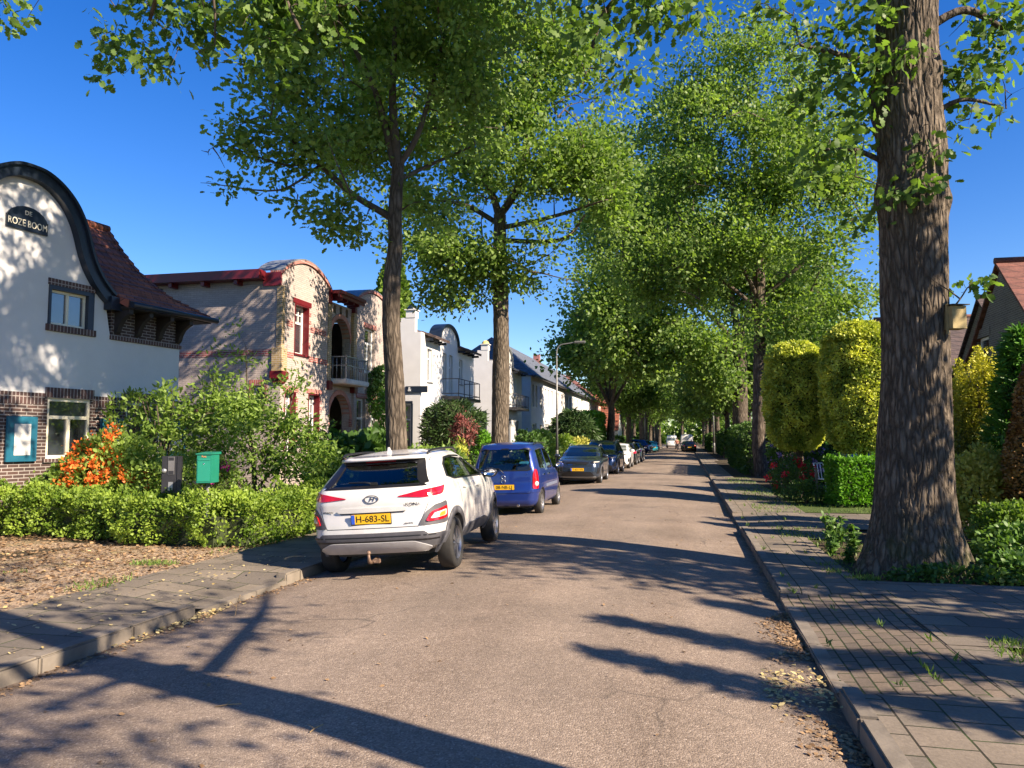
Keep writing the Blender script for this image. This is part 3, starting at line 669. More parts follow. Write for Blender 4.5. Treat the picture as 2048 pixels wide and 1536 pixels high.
# --- white houses further on
def house_white(name, y0, L, label, aw, top, trim, sign=False):
    r = empty(name, (-12.1,y0,0), R(90), label, 'house')
    e = 6.72; c = L*.47
    pts = [(0,.03),(L,.03),(L,e)]+[(c+aw*math.cos(R(a)), e+(top-e)*math.sin(R(a))) for a in range(0,181,12)]+[(0,e)]
    W = [(L*.10,L*.10+.75,4.45,6.05),(c-.95,c-.35,3.95,6.1),(c+.1,c+.7,3.95,6.1),(c+1.9,c+2.55,4.7,6.05),(L*.08,L*.08+1.1,1.0,3.2),(c-.5,c+1.2,1.0,3.1),(L*.78,L*.78+1.0,.2,3.0)]
    wall(r, 'front_wall', pts, .3, WHITE, FRONT, W)
    sp = [(.3,.03),(9,.03),(9,6.9),(2.6,6.9),(2.6,7.05),(1.6,7.05),(1.6,7.2),(1.0,7.2),(1.0,7.4),(.3,7.4)]
    wall(r, 'side_wall', sp, .3, WHITE, SIDE(0), [(.45,1.15,1.0,3.35)])
    window(r, .45, 1.15, 1.0, 3.35, SIDE(0), m=WPAINT, d=.1, rows=(.68,), fw=.07, pane=PANE_LIGHT)
    bm = bmesh.new()
    for a,b,z0,z1 in ((.38,1.24,3.352,3.47),(.36,.448,.9,3.352),(1.152,1.24,.9,3.352)): box(bm, (-.03,a,z0),(.1,b,z1))
    bobj('window_surround', bm, NAVY, r)
    slab(r, 'plinth', (-.02,-.02,.03),(L+.01,.05,.8), NAVY)
    for a,b,z in ((1.02,1.62,7.2),(1.62,2.62,7.05),(2.62,9,6.9)): slab(r, 'coping', (-.05,a,z+.003),(.35,b,z+.07), NAVY if trim is NAVY else trim)
    bm = bmesh.new(); box(bm, (-.02,.28,7.403),(.42,.75,7.75)); box(bm, (-.08,.22,7.753),(.48,.81,7.80)); p = bobj('corner_pinnacle', bm, WHITE, r)
    bm = bmesh.new(); lathe(bm, [(.24,7.802),(.23,7.9),(.16,8.0),(.02,8.06)], 10, lambda x,y,z: (x+.2,y+.52,z)); bobj('pinnacle_cap', bm, trim, p)
    for x0,x1,z0,z1 in W: window(r, x0, x1, z0, z1, m=WPAINT if z0 > 1 else NAVY, d=.12, rows=(.7,) if z1-z0 > 1 else (), fw=.07, sill=GREYMETAL, pane=PANE)
    bm = bmesh.new(); n = 14
    for k in range(n):
        a0,a1 = R(180*k/n),R(180*(k+1)/n); P = [(c+(aw+o)*math.cos(a), e+(top-e+o)*math.sin(a)) for a in (a0,a1) for o in (0,.14)]
        prism(bm, [P[0],P[1],P[3],P[2]], -.12, .55, FRONT)
    bmesh.ops.remove_doubles(bm, verts=bm.verts, dist=.0005); bobj('gable_moulding', bm, NAVY if trim is NAVY else LEADCAP, r)
    for x0,x1 in ((.5,c-aw-.02),(c+aw+.02,L-.3)):
        roofsheet(r, 'eave_canopy', [(-.55,6.55),(-.2,6.68),(.31,6.86)], x0, x1, TILE_DARK if trim is NAVY else TILE_SLATE, .08)
        for k in range(4): slab(r, 'eave_bracket', (x0+.1+k*(x1-x0-.25)/3,-.4,6.38),(x0+.18+k*(x1-x0-.25)/3,-.003,6.5), NAVY)
    slab(r, 'roof', (.32,.5,6.79),(L-.32,8.9,6.95), TILE_DARK)
    b = slab(r, 'balcony', (c-1.2,-.95,3.70),(c+2.9,-.003,3.86), IRON)
    bm = bmesh.new(); x0, x1 = c-1.15, c+2.85
    for k in range(5 if sign else 9):
        x = x0+(x1-x0)*k/(4 if sign else 8); tube(bm, [(x,-.9,3.86),(x,-.9,4.75)], .022, 5)
    for z in (4.74,4.0): tube(bm, [(x0,0,z),(x0,-.9,z),(x1,-.9,z),(x1,0,z)], .022, 5)
    bobj('railing', bm, IRON, b)
    if sign:
        s = slab(r, 'house_sign', (-.06,-.35,3.86),(-.002,.72,4.16), NAVY); text('&', .28, WPAINT, s, (-.066,.52,4.01), (R(90),0,R(-90)))
    slab(r, 'far_side_wall', (L-.3,.31,.03),(L,8.9,6.78), WHITE)
    return r
house_white('white_house', 34.0, 9.2, 'white villa with black trim, dark balcony and a small dark sign on its flank', 1.55, 7.55, NAVY, True)
house_white('white_house', 47.6, 9.0, 'white house with yellow pinnacle caps half hidden by the sunlit oak trunk', 1.35, 8.0, M('yellow_trim', (.66,.50,.16), .6))
def terrace(y0, n, label, wm, rm, hip=True, unit=5.6, name='terraced_houses', X=-12.1, rz=90, eave=6.75):
    r = empty(name, (X,y0,0), R(rz), label, 'house'); L = n*unit
    W = []
    for k in range(n):
        u = k*unit; W += [(u+.6,u+1.35,4.3,6.1),(u+2.0,u+2.75,4.3,6.1),(u+3.9,u+4.8,4.3,6.1),(u+.7,u+2.4,.9,3.0),(u+3.9,u+4.9,.2,2.9)]
    wall(r, 'front_wall', [(0,.03),(L,.03),(L,eave),(0,eave)], .3, wm, FRONT, W)
    for k,(x0,x1,z0,z1) in enumerate(W): window(r, x0, x1, z0, z1, m=WPAINT if k%5 != 4 else NAVY, d=.12, rows=(.65,), fw=.09)
    slab(r, 'side_wall', (.001,.301,.03),(.3,8,eave), wm)
    bm = bmesh.new(); h = eave+3.6; i = 3.0 if hip else 0
    v = [bm.verts.new(p) for p in ((-.25,-.35,eave),(L+.2,-.35,eave),(L+.2,8.3,eave),(-.25,8.3,eave),(i,4,h),(L+.2,4,h))]
    for q in ((0,1,5,4),(2,3,4,5),(3,0,4),(1,2,5),(0,3,2,1)): bm.faces.new([v[j] for j in q])
    rf = bobj('roof', bm, rm, r)
    slab(r, 'gutter', (-.3,-.45,eave-.12),(L+.2,-.32,eave+.03), IRON)
    for k in range(n):
        if k in (0, 3): slab(rf, 'chimney', (k*unit+4.9,3.4,h-.6),(k*unit+5.4,4.1,h+.5), TILE_DARK if k == 0 else BRICK_RED)
    return r
terrace(60, 7, 'white terrace with blue-grey slate roof beyond the lamp post', WHITE, TILE_SLATE)
terrace(100, 3, 'pinkish far terrace with orange tiled roof', M('pink_render', (.62,.47,.42), .85), TILE_ORANGE, hip=False)
def gable_house(name, x, y, rz, w, dep, eave, ridge, wm, rm, label, wins=(), chim=None, half_th=.25):
    """gable wall faces local -y, ridge runs into the house"""
    r = empty(name, (x,y,0), R(rz), label, 'house')
    pts = [(-w/2,.03),(w/2,.03),(w/2,eave),(w*.36,eave+(ridge-eave)*.22),(0,ridge),(-w*.36,eave+(ridge-eave)*.22),(-w/2,eave)]
    wall(r, 'gable_wall', pts, .3, wm, FRONT, [q[:4] for q in wins])
    for q in wins: 
        window(r, q[0], q[1], q[2], q[3], m=WPAINT, d=.1, split=q[4] if len(q) > 4 else 1, fw=.08); slab(r, 'window_lintel', (q[0]-.15,-.02,q[3]+.002),(q[1]+.15,.08,q[3]+.26), BRICK_GREY if wm is BRICK_GREY else wm)
    for s in (-1,1):
        P = [(s*(w/2+.22),eave-.12),(s*w*.36,eave+(ridge-eave)*.22+.06),(0,ridge+.10)]
        Q = [(a,b+.10) for a,b in P]
        bm = bmesh.new()
        for k in range(2): prism(bm, [P[k],P[k+1],Q[k+1],Q[k]], -.12, dep, FRONT)
        rf = bobj('roof', bm, rm, r)
    bm = bmesh.new(); tube(bm, [(0,-.14,ridge+.22),(0,dep,ridge+.22)], .10, 8)
    for k in range(0): pass
    bobj('ridge_tiles', bm, TILE_ORANGE, r)
    for s in (-1,1): slab(r, 'long_wall', (s*w/2-(.3 if s>0 else 0),.301,.03),(s*w/2+(0 if s>0 else .3),dep,eave-.02), wm)
    if chim:
        c = slab(r, 'chimney', (chim[0],chim[1],ridge-1.2),(chim[0]+.6,chim[1]+.6,chim[2]), BRICK_RED); bm = bmesh.new()
        lathe(bm, [(.02,chim[2]+.42),(.35,chim[2]+.30),(.36,chim[2]+.27),(.14,chim[2]+.27),(.14,chim[2]+.002)], 12, lambda a,b,c_: (a+chim[0]+.3,b+chim[1]+.3,c_)); bobj('chimney_cowl', bm, NAVY, c)
    return r
gable_house('brick_house', 9.0, 24.84, -90, 6.2, 10, 4.0, 6.68, BRICK_GREY, TILE_ORANGE, 'grey-brown brick house with steep gable and orange tiled roof behind the yellow evergreens', ((-2.05,-1.1,3.45,4.85),(.35,1.7,3.3,4.85,2)))
gable_house('brick_house', 11.2, 33.0, -90, 7.0, 9, 4.2, 7.0, BRICK_GREY, TILE_DARK, 'house with a dark tiled roof glimpsed between the bird box and the brick gable', ())
gable_house('brick_house', 10.6, 47.0, -90, 7.0, 9, 4.4, 8.3, BRICK_RED, TILE_DARK, 'house behind the clipped golden tree, only its capped brick chimney showing', (), chim=(-.3,.6,9.3))
gable_house('gabled_house', -9.5, 112, 90, 6.5, 9, 3.0, 8.0, WHITE, TILE_RED, 'far white house with a red tiled gable roof at the end of the row', ((-1,1,1,2.4,2),))
# ------------------------------------------------------------ trees and plants
_F = 1540.0; _Y = R(12.8); _P = math.atan(110/1540)
def PX(px, py, Y):
    """the real point at street distance Y seen at photo position px,py"""
    x = (px-1024)/_F; y = (768-py)/_F; c, s = math.cos(_P), math.sin(_P); f = c-y*s; u = s+y*c
    X = x*math.cos(_Y)-f*math.sin(_Y); Yy = x*math.sin(_Y)+f*math.cos(_Y)
    return Vector((X*Y/Yy, Y, CAM_H+u*Y/Yy))
def pts_in(blobs, dens, thr=-.12, ns=.55, seed=0, shell=.5):
    """cluster points inside ellipsoids (c, (rx,ry,rz)), with noise-shaped gaps"""
    out = []
    for c, rr in blobs:
        v = 4.19*rr[0]*rr[1]*rr[2]; n = max(3, int(v*dens))
        d = RNG.normal(size=(n,3)); d /= np.linalg.norm(d, axis=1)[:,None]
        rad = RNG.uniform(0,1,n)**shell
        rad = rad*(1+.8*nz(d*1.5+np.array(c)*.7, 1.0, seed+2.2))*np.where(RNG.uniform(0,1,n) < .16, 1.3, 1.0)
        P = np.array(c)+d*rad[:,None]*np.array(rr)
        k = nz(P, ns, seed) > thr
        out.append(P[k])
    return np.concatenate(out)
def branch_net(bm, src, targets, r0=.03, sag=.0, n=4, seg=4):
    """thin branches from each target back to the nearest source point; returns sample points along them"""
    T = np.array(targets); src = np.array(src); out = []
    dm = np.array([((src-t)**2).sum(1).min() for t in T]); T = T[np.argsort(dm)]
    S = np.zeros((len(src)+len(T)*12, 3)); S[:len(src)] = src; ns_ = len(src)
    for t in T:      # nearest first, so that later twigs fork off earlier ones
        Sv = S[:ns_]; w = ((Sv-t)**2).sum(1) + np.where(Sv[:,2] > t[2]+.4, 3.0, 0.0)
        s = Vector(Sv[int(np.argmin(w))]); t = Vector(t); L = (t-s).length
        if L < .05: continue
        m = s.lerp(t, .5)+Vector((random.uniform(-.1,.1),random.uniform(-.1,.1),random.uniform(-.02,.14)))*L
        P = [s, s.lerp(m,.55)+Vector((0,0,.02*L)), m, t]; P = catmull(P, max(1, seg//3))
        rr = r0*min(1.5, .45+L*.35)
        tube(bm, P, [rr*(1-.75*k/(len(P)-1)) for k in range(len(P))], n, cap=False)
        out += [tuple(p) for p in P]
        for p in P[1:]:
            if ns_ < len(S): S[ns_] = p; ns_ += 1
    return out
def rough_trunk(name, pts, m, parent, n=40, m_=10, amp=.03, flare=0, knobs=(), fs=(8.5,2.2), seed=0):
    """trunk with ridged bark in the mesh. pts (x,y,z,r)"""
    P = catmull([p[:3] for p in pts], m_); rr = [q.x for q in catmull([(p[3],0,0) for p in pts], m_)]
    V = []; 
    for k,(p,r_) in enumerate(zip(P, rr)):
        for j in range(n):
            a = 2*math.pi*j/n; ca, sa = math.cos(a), math.sin(a); z = p.z
            w_ = noise.noise(Vector((ca*2.5, sa*2.5, z*1.6+seed)))*1.3
            q = Vector((ca*fs[0]*r_*2.2+seed+w_, sa*fs[0]*r_*2.2+w_, z*fs[1]))
            h = min(1.0, abs(noise.noise(q))*5.5)*.75+min(1.0, abs(noise.noise(q*1.7+Vector((5,5,5))))*6)*.35
            h += .22*noise.noise(Vector((q.x*3, q.y*3, z*11)))
            big = noise.noise(Vector((ca*1.2, sa*1.2, z*.5+seed)))*.07*r_*2
            fl = 0
            if flare and z < 1.0:
                t = (1-z/1.0)**2; fl = flare*t*(.75+.55*math.sin(a*4+1.0)*.6+.35*noise.noise(Vector((ca*1.5,sa*1.5,1))))
            R_ = r_+amp*(h-.7)+big+fl
            for (kz,ka,kr,ks) in knobs:
                da = math.atan2(math.sin(a-ka), math.cos(a-ka)); R_ += kr*math.exp(-((z-kz)/ks)**2-(da/.7)**2)
            V.append((p.x+ca*R_, p.y+sa*R_, z))
    F = [(k*n+j, k*n+(j+1)%n, (k+1)*n+(j+1)%n, (k+1)*n+j) for k in range(len(P)-1) for j in range(n)]
    return mesh_obj(name, fast_mesh(name, V, F), m, parent, smooth=True)
def crown(root, cl, leaves, size, m, tmpl, sig, center, name='crown', flat=.7, drop=0, sun=0):
    n = len(cl); P = np.repeat(cl, leaves, axis=0); Dd = RNG.normal(size=P.shape)*sig; Dd[:,2] *= flat
    ct = np.repeat(RNG.uniform(.25,.75,n), leaves)
    o = P-np.array(center); o /= np.linalg.norm(o, axis=1)[:,None]+1e-9
    dd = Dd/(np.linalg.norm(Dd, axis=1)[:,None]+1e-9)
    Q = P+Dd; Q[:,2] -= drop*np.linalg.norm(Dd[:,:2], axis=1)
    return foliage(name, Q, size, m, root, tmpl, outw=(o*.35+dd*.7), tint=ct)
def make_tree(name, label, group, base, trunk, limbs, blobs, dens, leaves, size, m, tmpl, sig, bk, thr=-.12, ns=.55, n2=60, seed=0, amp=.02, nt=24, flare=.1, cat='tree', knobs=(), extra=(), seg=10, tw=.03, flat=.7):
    r = empty(name, base, 0, label, cat, group); b = Vector(base)
    rough_trunk('trunk', [(p[0]-b.x,p[1]-b.y,p[2]-b.z,p[3]) for p in trunk], bk, r, nt, seg, amp, flare, knobs, seed=seed)
    bm = bmesh.new(); src = []
    for L in limbs:
        P = catmull([(p[0]-b.x,p[1]-b.y,p[2]-b.z) for p in L], 5); rr = [q.x for q in catmull([(p[3],0,0) for p in L], 5)]
        tube(bm, P, rr, 8, cap=False); src += [tuple(p) for p in P[2:]]
    src.append((trunk[-1][0]-b.x,trunk[-1][1]-b.y,trunk[-1][2]-b.z))
    bl = [(tuple(Vector(c)-b), rr) for c,rr in blobs]
    sec = pts_in(bl, n2/max(1,sum(4.19*q[1][0]*q[1][1]*q[1][2] for q in bl)), -.5, ns, seed, .6)
    src2 = branch_net(bm, src, sec, tw*1.6, seg=6, n=5)+src
    cl = pts_in(bl, dens, thr, ns, seed)
    branch_net(bm, src2, cl, tw*.45, n=3, seg=3)
    bobj('branches', bm, BARK_TWIG if bk is not BARK_OAK else BARK_MID, r, recalc=False)
    crown(r, cl, leaves, size, m, tmpl, sig, (0,0,(trunk[-1][2]-b.z)*.9), flat=flat)
    return r, len(cl)
def V4(px, py, Y, r): p = PX(px, py, Y); return (p.x, p.y, p.z, r)
def B(px, py, Y, rx, ry=None, rz=None): p = PX(px, py, Y); return ((p.x,p.y,p.z), (rx, ry or rx, rz or rx*.75))
g1 = 'oaks along the left kerb'; g2 = 'oaks along the right kerb'
def road_oaks():
    # slim oak rising behind the white car
    Y = 14.9
    make_tree('oak_tree', 'slender dark-trunked oak rising behind the white car, one long limb towards the brick house', g1, (-5.95,14.9,0),
        [(-5.82,14.9,-.1,.24),V4(794,900,Y,.215),V4(788,760,Y,.20),V4(783,650,Y,.19),V4(785,560,Y,.185),V4(791,490,Y,.155),V4(790,430,Y,.15),V4(796,330,Y,.13)],
        [[V4(788,440,Y,.085),V4(765,425,Y,.075),V4(700,385,Y-.3,.062),V4(630,320,Y-.6,.05),V4(560,265,Y-.9,.03),V4(480,240,Y-1,.015)],
         [V4(790,330,Y,.10),V4(770,250,Y,.08),V4(745,170,Y-.3,.06),V4(690,60,Y-.5,.04)],[V4(796,330,Y,.10),V4(785,200,Y,.085),V4(790,80,Y,.06),V4(800,-80,Y,.04)],
         [V4(796,335,Y,.07),V4(835,270,Y,.06),V4(865,170,Y+.2,.045),V4(900,20,Y+.3,.03)],[V4(620,320,Y-.6,.035),V4(570,330,Y-1,.025),V4(450,290,Y-1.2,.012)],
         [V4(796,360,Y,.05),V4(860,330,Y+.8,.04),V4(950,290,Y+1,.02)],[V4(640,330,Y-.6,.03),V4(560,380,Y-1,.02),V4(440,370,Y-1.3,.01)]],
        [B(425,350,13.6,.38,.5,.4),B(410,295,13.7,.22,.3,.15),B(470,375,13.6,.3,.4,.22),B(520,290,13.8,.75,1.1,.6),B(585,400,14,.7,1.1,.55),B(680,430,14.3,.95,1.2,.45),B(620,300,14,1.0,1.4,.8),
         B(540,180,13.8,.9,1.3,.8),B(600,80,13.8,1.2,1.6,.9),B(700,190,14.4,1.3,1.8,1.0),B(740,290,16.4,1.2,1.2,.9),B(880,330,16.0,1.1,1.2,.9),B(900,230,15.6,1.2,1.6,1.0),B(820,90,16.2,1.5,1.6,1.1),
         B(920,90,15,1.5,1.9,1.1),B(700,30,14.4,1.4,1.7,.9),B(740,430,14.6,.5,.8,.35),B(880,400,15.5,.8,1.2,.5),B(500,90,13.6,.7,1,.6),
         B(860,260,18.3,1.3,1.7,1.0),B(760,200,18,1.3,1.7,1.0),B(690,330,17.6,.9,1.3,.7),B(830,390,18,.9,1.2,.55),B(740,100,18.2,1.3,1.6,1.0),B(620,-100,14,2.2,2.4,1.4),B(850,-150,15,2.4,2.4,1.6),B(700,-330,15,2.3,2.3,1.6)],
        27, 16, .13, OAKLEAF, LEAF_OAK, .17, BARK_MID, thr=.0, ns=.9, n2=220, seed=3, amp=.012, nt=26, seg=12, tw=.018)
    # stouter oak beyond the blue car
    Y = 24
    make_tree('oak_tree', 'oak with a pale sunlit trunk standing beyond the blue car', g1, (-5.85,24,0),
        [(-5.8,24,-.1,.33),V4(1000,900,Y,.285),V4(1001,760,Y,.27),V4(1002,640,Y,.25),V4(1000,520,Y,.22),V4(1000,430,Y,.20)],
        [[V4(1000,440,Y,.14),V4(985,390,Y,.11),V4(955,330,Y,.08),V4(920,220,Y-.4,.05)],[V4(1000,430,Y,.14),V4(1035,375,Y,.12),V4(1050,290,Y,.09),V4(1065,180,Y,.06),V4(1080,60,Y,.03)],
         [V4(1005,455,Y,.09),V4(1080,440,Y-.6,.07),V4(1150,420,Y-1.2,.05),V4(1210,400,Y-1.5,.025)],[V4(1000,480,Y,.08),V4(1120,480,Y-.8,.06),V4(1170,430,Y-1.2,.03)],[V4(1000,450,Y,.09),V4(930,410,Y,.07),V4(860,400,Y+.2,.03)],
         [V4(1000,560,Y,.06),V4(930,540,Y-.5,.04),V4(860,560,Y-.6,.02)]],
        [B(1010,60,24,1.6,2,1.2),B(1090,110,24,1.5,2,1.2),B(920,160,24.5,1.6,2,1.2),B(1010,210,23.6,1.7,2.1,1.2),B(1110,230,23.6,1.3,2,1.2),B(1170,300,23.4,1.2,1.7,1.0),
         B(940,330,23.6,1.3,2,1.0),B(870,420,24,1.2,1.8,1.0),B(890,520,23.6,1.4,2,.9),B(960,520,23,1.2,1.7,.9),B(1050,540,23,1.2,1.6,.7),B(1110,350,23,1.4,2,.9),B(1200,360,23.2,1.2,1.6,1.0),
         B(1230,420,23.4,.9,1.2,.8),B(1150,560,23.4,.8,1.2,.6),B(880,590,24,.9,1.3,.5),B(850,490,24,1.1,1.4,.7),B(1050,330,24.5,1.4,1.5,1.0),B(1000,-60,24,1.9,2,1.3),B(930,600,23.6,.7,1,.35),B(1000,500,22.7,.9,.6,.5),B(960,400,22.7,.9,.7,.6),B(1060,450,22.6,.9,.6,.5),B(1130,490,23,.8,1,.5),B(1010,320,22.6,1.1,.8,.8),B(1230,330,23.6,.8,1.2,.8),B(1180,200,24,1.0,1.4,1.0),B(1150,80,24.4,1.2,1.4,1.0)],
        14, 26, .14, OAKLEAF, LEAF_MID, .26, BARK_OAK, thr=-.02, ns=.55, n2=200, seed=9, amp=.02, nt=32, seg=12, tw=.022)
    # big oak at the right
    Y = 10.75
    make_tree('oak_tree', 'massive old oak with deeply furrowed bark and a bird box, on the right', g2, (2.92,10.75,0),
        [V4(1834,1190,Y,.62),V4(1832,1120,Y,.56),V4(1829,1050,Y,.51),V4(1828,960,Y,.465),V4(1828,860,Y,.435),V4(1829,740,Y,.40),V4(1829,620,Y,.395),V4(1827,500,Y,.395),V4(1825,400,Y,.40),V4(1824,300,Y,.40),V4(1814,200,Y,.40),V4(1812,60,Y,.365),V4(1812,-150,Y,.36),V4(1812,-420,Y,.30)],
        [[V4(1790,-60,Y,.12),V4(1640,-170,Y-.4,.10),V4(1420,-120,Y-1,.07),V4(1230,0,Y-1.2,.04),V4(1180,110,Y-1.2,.02)],[V4(1790,150,Y,.05),V4(1720,120,Y-.3,.04),V4(1600,90,Y-.6,.02)],[V4(1780,330,Y,.04),V4(1710,300,Y-.2,.03),V4(1640,300,Y-.4,.015)],
         [V4(1850,60,Y,.06),V4(1930,20,Y,.05),V4(2010,60,Y+.2,.03)],[V4(1850,240,Y,.04),V4(1920,200,Y,.03),V4(1990,210,Y,.015)],[V4(1812,-400,Y,.2),V4(1700,-700,Y,.12),V4(1500,-900,Y,.06)],[V4(1812,-400,Y,.2),V4(1950,-700,Y,.12),V4(2100,-900,Y,.06)],
         [V4(1850,640,Y,.018),V4(1905,615,Y-.3,.012),V4(1935,575,Y-.3,.008)]],
        [B(1110,35,9.4,.42,.5,.26),B(1180,60,9.4,.42,.5,.30),B(1235,110,9.3,.34,.5,.34),B(1215,165,9.3,.2,.3,.18),B(1300,50,9.5,.45,.5,.30),B(1380,35,9.6,.42,.4,.22),B(1250,20,9.4,.5,.5,.3),B(1330,-50,9.6,.9,.8,.4),B(1180,-50,9.4,.8,.8,.4),
         B(1510,20,10.2,.22,.3,.2),B(1590,35,10.2,.3,.4,.2),B(1690,60,10.4,.55,.6,.45),B(1700,160,10.6,.5,.6,.4),B(1640,150,10.4,.40,.5,.3),B(1600,200,10.4,.25,.4,.2),B(1720,260,10.6,.42,.5,.35),B(1660,280,10.4,.40,.5,.30),B(1620,340,10.4,.2,.3,.18),
         B(1720,370,10.7,.35,.4,.25),B(1700,430,11,.25,.3,.2),B(1940,40,11,.55,.6,.45),B(2010,70,11,.5,.6,.4),B(1910,140,10.9,.35,.4,.35),B(1970,170,11,.50,.5,.35),B(2035,180,11,.35,.4,.3),B(2000,235,11,.25,.3,.2),B(1920,240,11,.3,.3,.25),
         B(1950,565,10.5,.14,.14,.10),
         B(1825,180,10.2,.25,.1,.10),B(1800,100,10.2,.2,.1,.15),B(1850,250,10.25,.15,.1,.1),B(1845,380,10.25,.12,.08,.08),B(1860,300,10.25,.2,.1,.1),B(1800,170,10.25,.2,.1,.1),B(1838,545,10.25,.12,.07,.06),B(1780,400,10.3,.10,.1,.08),
         ((2.9,10.6,13.4),(3.0,3.0,1.4)),((-.8,9.8,11.0),(2.4,2.6,1.1)),((-2.6,10.8,12.4),(2.2,2.6,1.2)),((-.5,12.5,13.5),(2.6,2.4,1.3)),((-4.6,10.2,11.6),(2.2,2.4,1.2)),((-2,8.4,10.8),(2,2,1.0)),((1.2,10.2,12.6),(2.2,2.4,1.2)),((4.8,11,14.6),(2.4,2.6,1.4)),((2.9,11,14.2),(2.6,2.6,1.3))],  # crown lobes above the view, placed for their shade on the white house
        27, 16, .13, OAKLEAF_D, LEAF_OAK, .13, BARK_OAK, thr=-.10, ns=1.1, n2=260, seed=21, amp=.024, nt=260, seg=34, flare=.17, tw=.010,
        knobs=((6.2,2.6,.07,.25),(4.9,2.9,.05,.2),(4.75,-.6,.06,.15),(6.4,-.9,.05,.2),(7.6,-1.6,.07,.3)))
    # tall oak right of the road, slim trunk by the clipped trees
    Y = 36
    make_tree('oak_tree', 'tall full-crowned oak whose straight trunk stands beside the clipped golden tree', g2, (3.3,36,0),
        [(3.35,36,-.1,.34),V4(1518,900,Y,.29),V4(1519,760,Y,.27),V4(1520,640,Y,.26),V4(1518,540,Y,.24)],
        [[V4(1518,545,Y,.19),V4(1505,450,Y,.15),V4(1450,370,Y-.6,.10),V4(1390,310,Y-1,.05)],[V4(1518,540,Y,.17),V4(1522,430,Y,.14),V4(1515,350,Y,.11),V4(1500,240,Y,.07),V4(1490,120,Y,.03)],
         [V4(1520,540,Y,.16),V4(1545,440,Y,.13),V4(1560,340,Y,.09),V4(1590,200,Y,.04)],[V4(1520,600,Y,.11),V4(1590,540,Y-.4,.09),V4(1660,470,Y-.6,.06),V4(1720,430,Y-.6,.03)],[V4(1519,640,Y,.09),V4(1590,640,Y,.06),V4(1660,600,Y,.03)],
         [V4(1516,620,Y,.10),V4(1440,560,Y-.6,.08),V4(1340,530,Y-1,.05),V4(1270,540,Y-1.2,.03)],[V4(1517,600,Y,.1),V4(1460,500,Y-1,.08),V4(1360,440,Y-1.4,.04)]],
        [B(1490,110,36,2.0,2.6,1.6),B(1590,130,36,2.0,2.4,1.7),B(1400,200,36,2.2,2.8,2.0),B(1500,250,35,2.6,3,2.0),B(1620,260,36,2.2,2.8,2.0),B(1320,330,36,2.3,2.8,2.2),B(1430,360,34.5,2.4,2.6,1.8),
         B(1560,370,35,2.2,2.6,1.8),B(1670,380,36,1.8,2.4,2.0),B(1260,430,36,1.7,2.4,1.8),B(1350,460,35,2.0,2.6,1.8),B(1480,480,34.5,1.9,2.3,1.5),B(1620,500,35,2.2,2.5,1.8),B(1700,500,36,1.3,2,1.6),
         B(1400,570,35,1.9,2.4,1.6),B(1290,560,35.5,2.0,2.4,1.6),B(1500,600,34.5,1.6,2.2,1.2),B(1620,610,35,1.9,2.2,1.2),B(1690,600,35.5,1.1,1.8,1.1),B(1560,660,35,1.2,1.8,.8),B(1640,670,35.2,1.0,1.3,.6),B(1200,480,36,1.0,1.5,1.2)],
        5.2, 36, .165, OAKLEAF, LEAF_MID, .36, BARK_MID, thr=-.03, ns=.45, n2=220, seed=31, nt=24, tw=.028)
    Y = 55
    make_tree('oak_tree', 'thick-trunked oak rising out of the long clipped hedge on the right', g2, (3.6,55,0),
        [(3.7,55,-.1,.60),V4(1481,860,Y,.50),V4(1480,760,Y,.47),V4(1478,700,Y,.45),V4(1475,640,Y,.32)],
        [[V4(1474,700,Y,.22),V4(1440,650,Y-1,.18),V4(1390,610,Y-2,.14),V4(1300,580,Y-3,.08)],[V4(1478,690,Y,.2),V4(1500,600,Y,.16),V4(1520,500,Y,.1)],[V4(1476,660,Y,.25),V4(1450,540,Y,.18),V4(1420,420,Y,.1)],[V4(1474,720,Y,.15),V4(1420,700,Y-1,.12),V4(1350,690,Y-2,.06)]],
        [B(1330,640,53,2.8,3.6,2.2),B(1250,620,53,2.6,3.4,2.2),B(1400,680,53,2.4,3,1.8),B(1300,720,54,2.4,3,1.6),B(1230,700,54,2.0,2.6,1.6),B(1420,540,54,3.2,3.6,2.6),B(1320,520,54,3.2,3.6,2.6),B(1500,640,56,2.4,3.2,2.2),B(1560,560,56,3,3.5,3),B(1220,540,53.5,1.9,2.8,2),B(1250,420,55,3.0,3.4,2.8),B(1210,320,56,2.2,2.8,2.4),B(1180,600,54,2.0,2.6,1.8),B(1340,400,56,3,3.2,3),B(1440,760,54,1.6,2,1.2)],
        2.6, 46, .23, OAKLEAF, LEAF_FAR, .6, BARK_MID, ns=.25, n2=100, seed=41, nt=20, tw=.035)
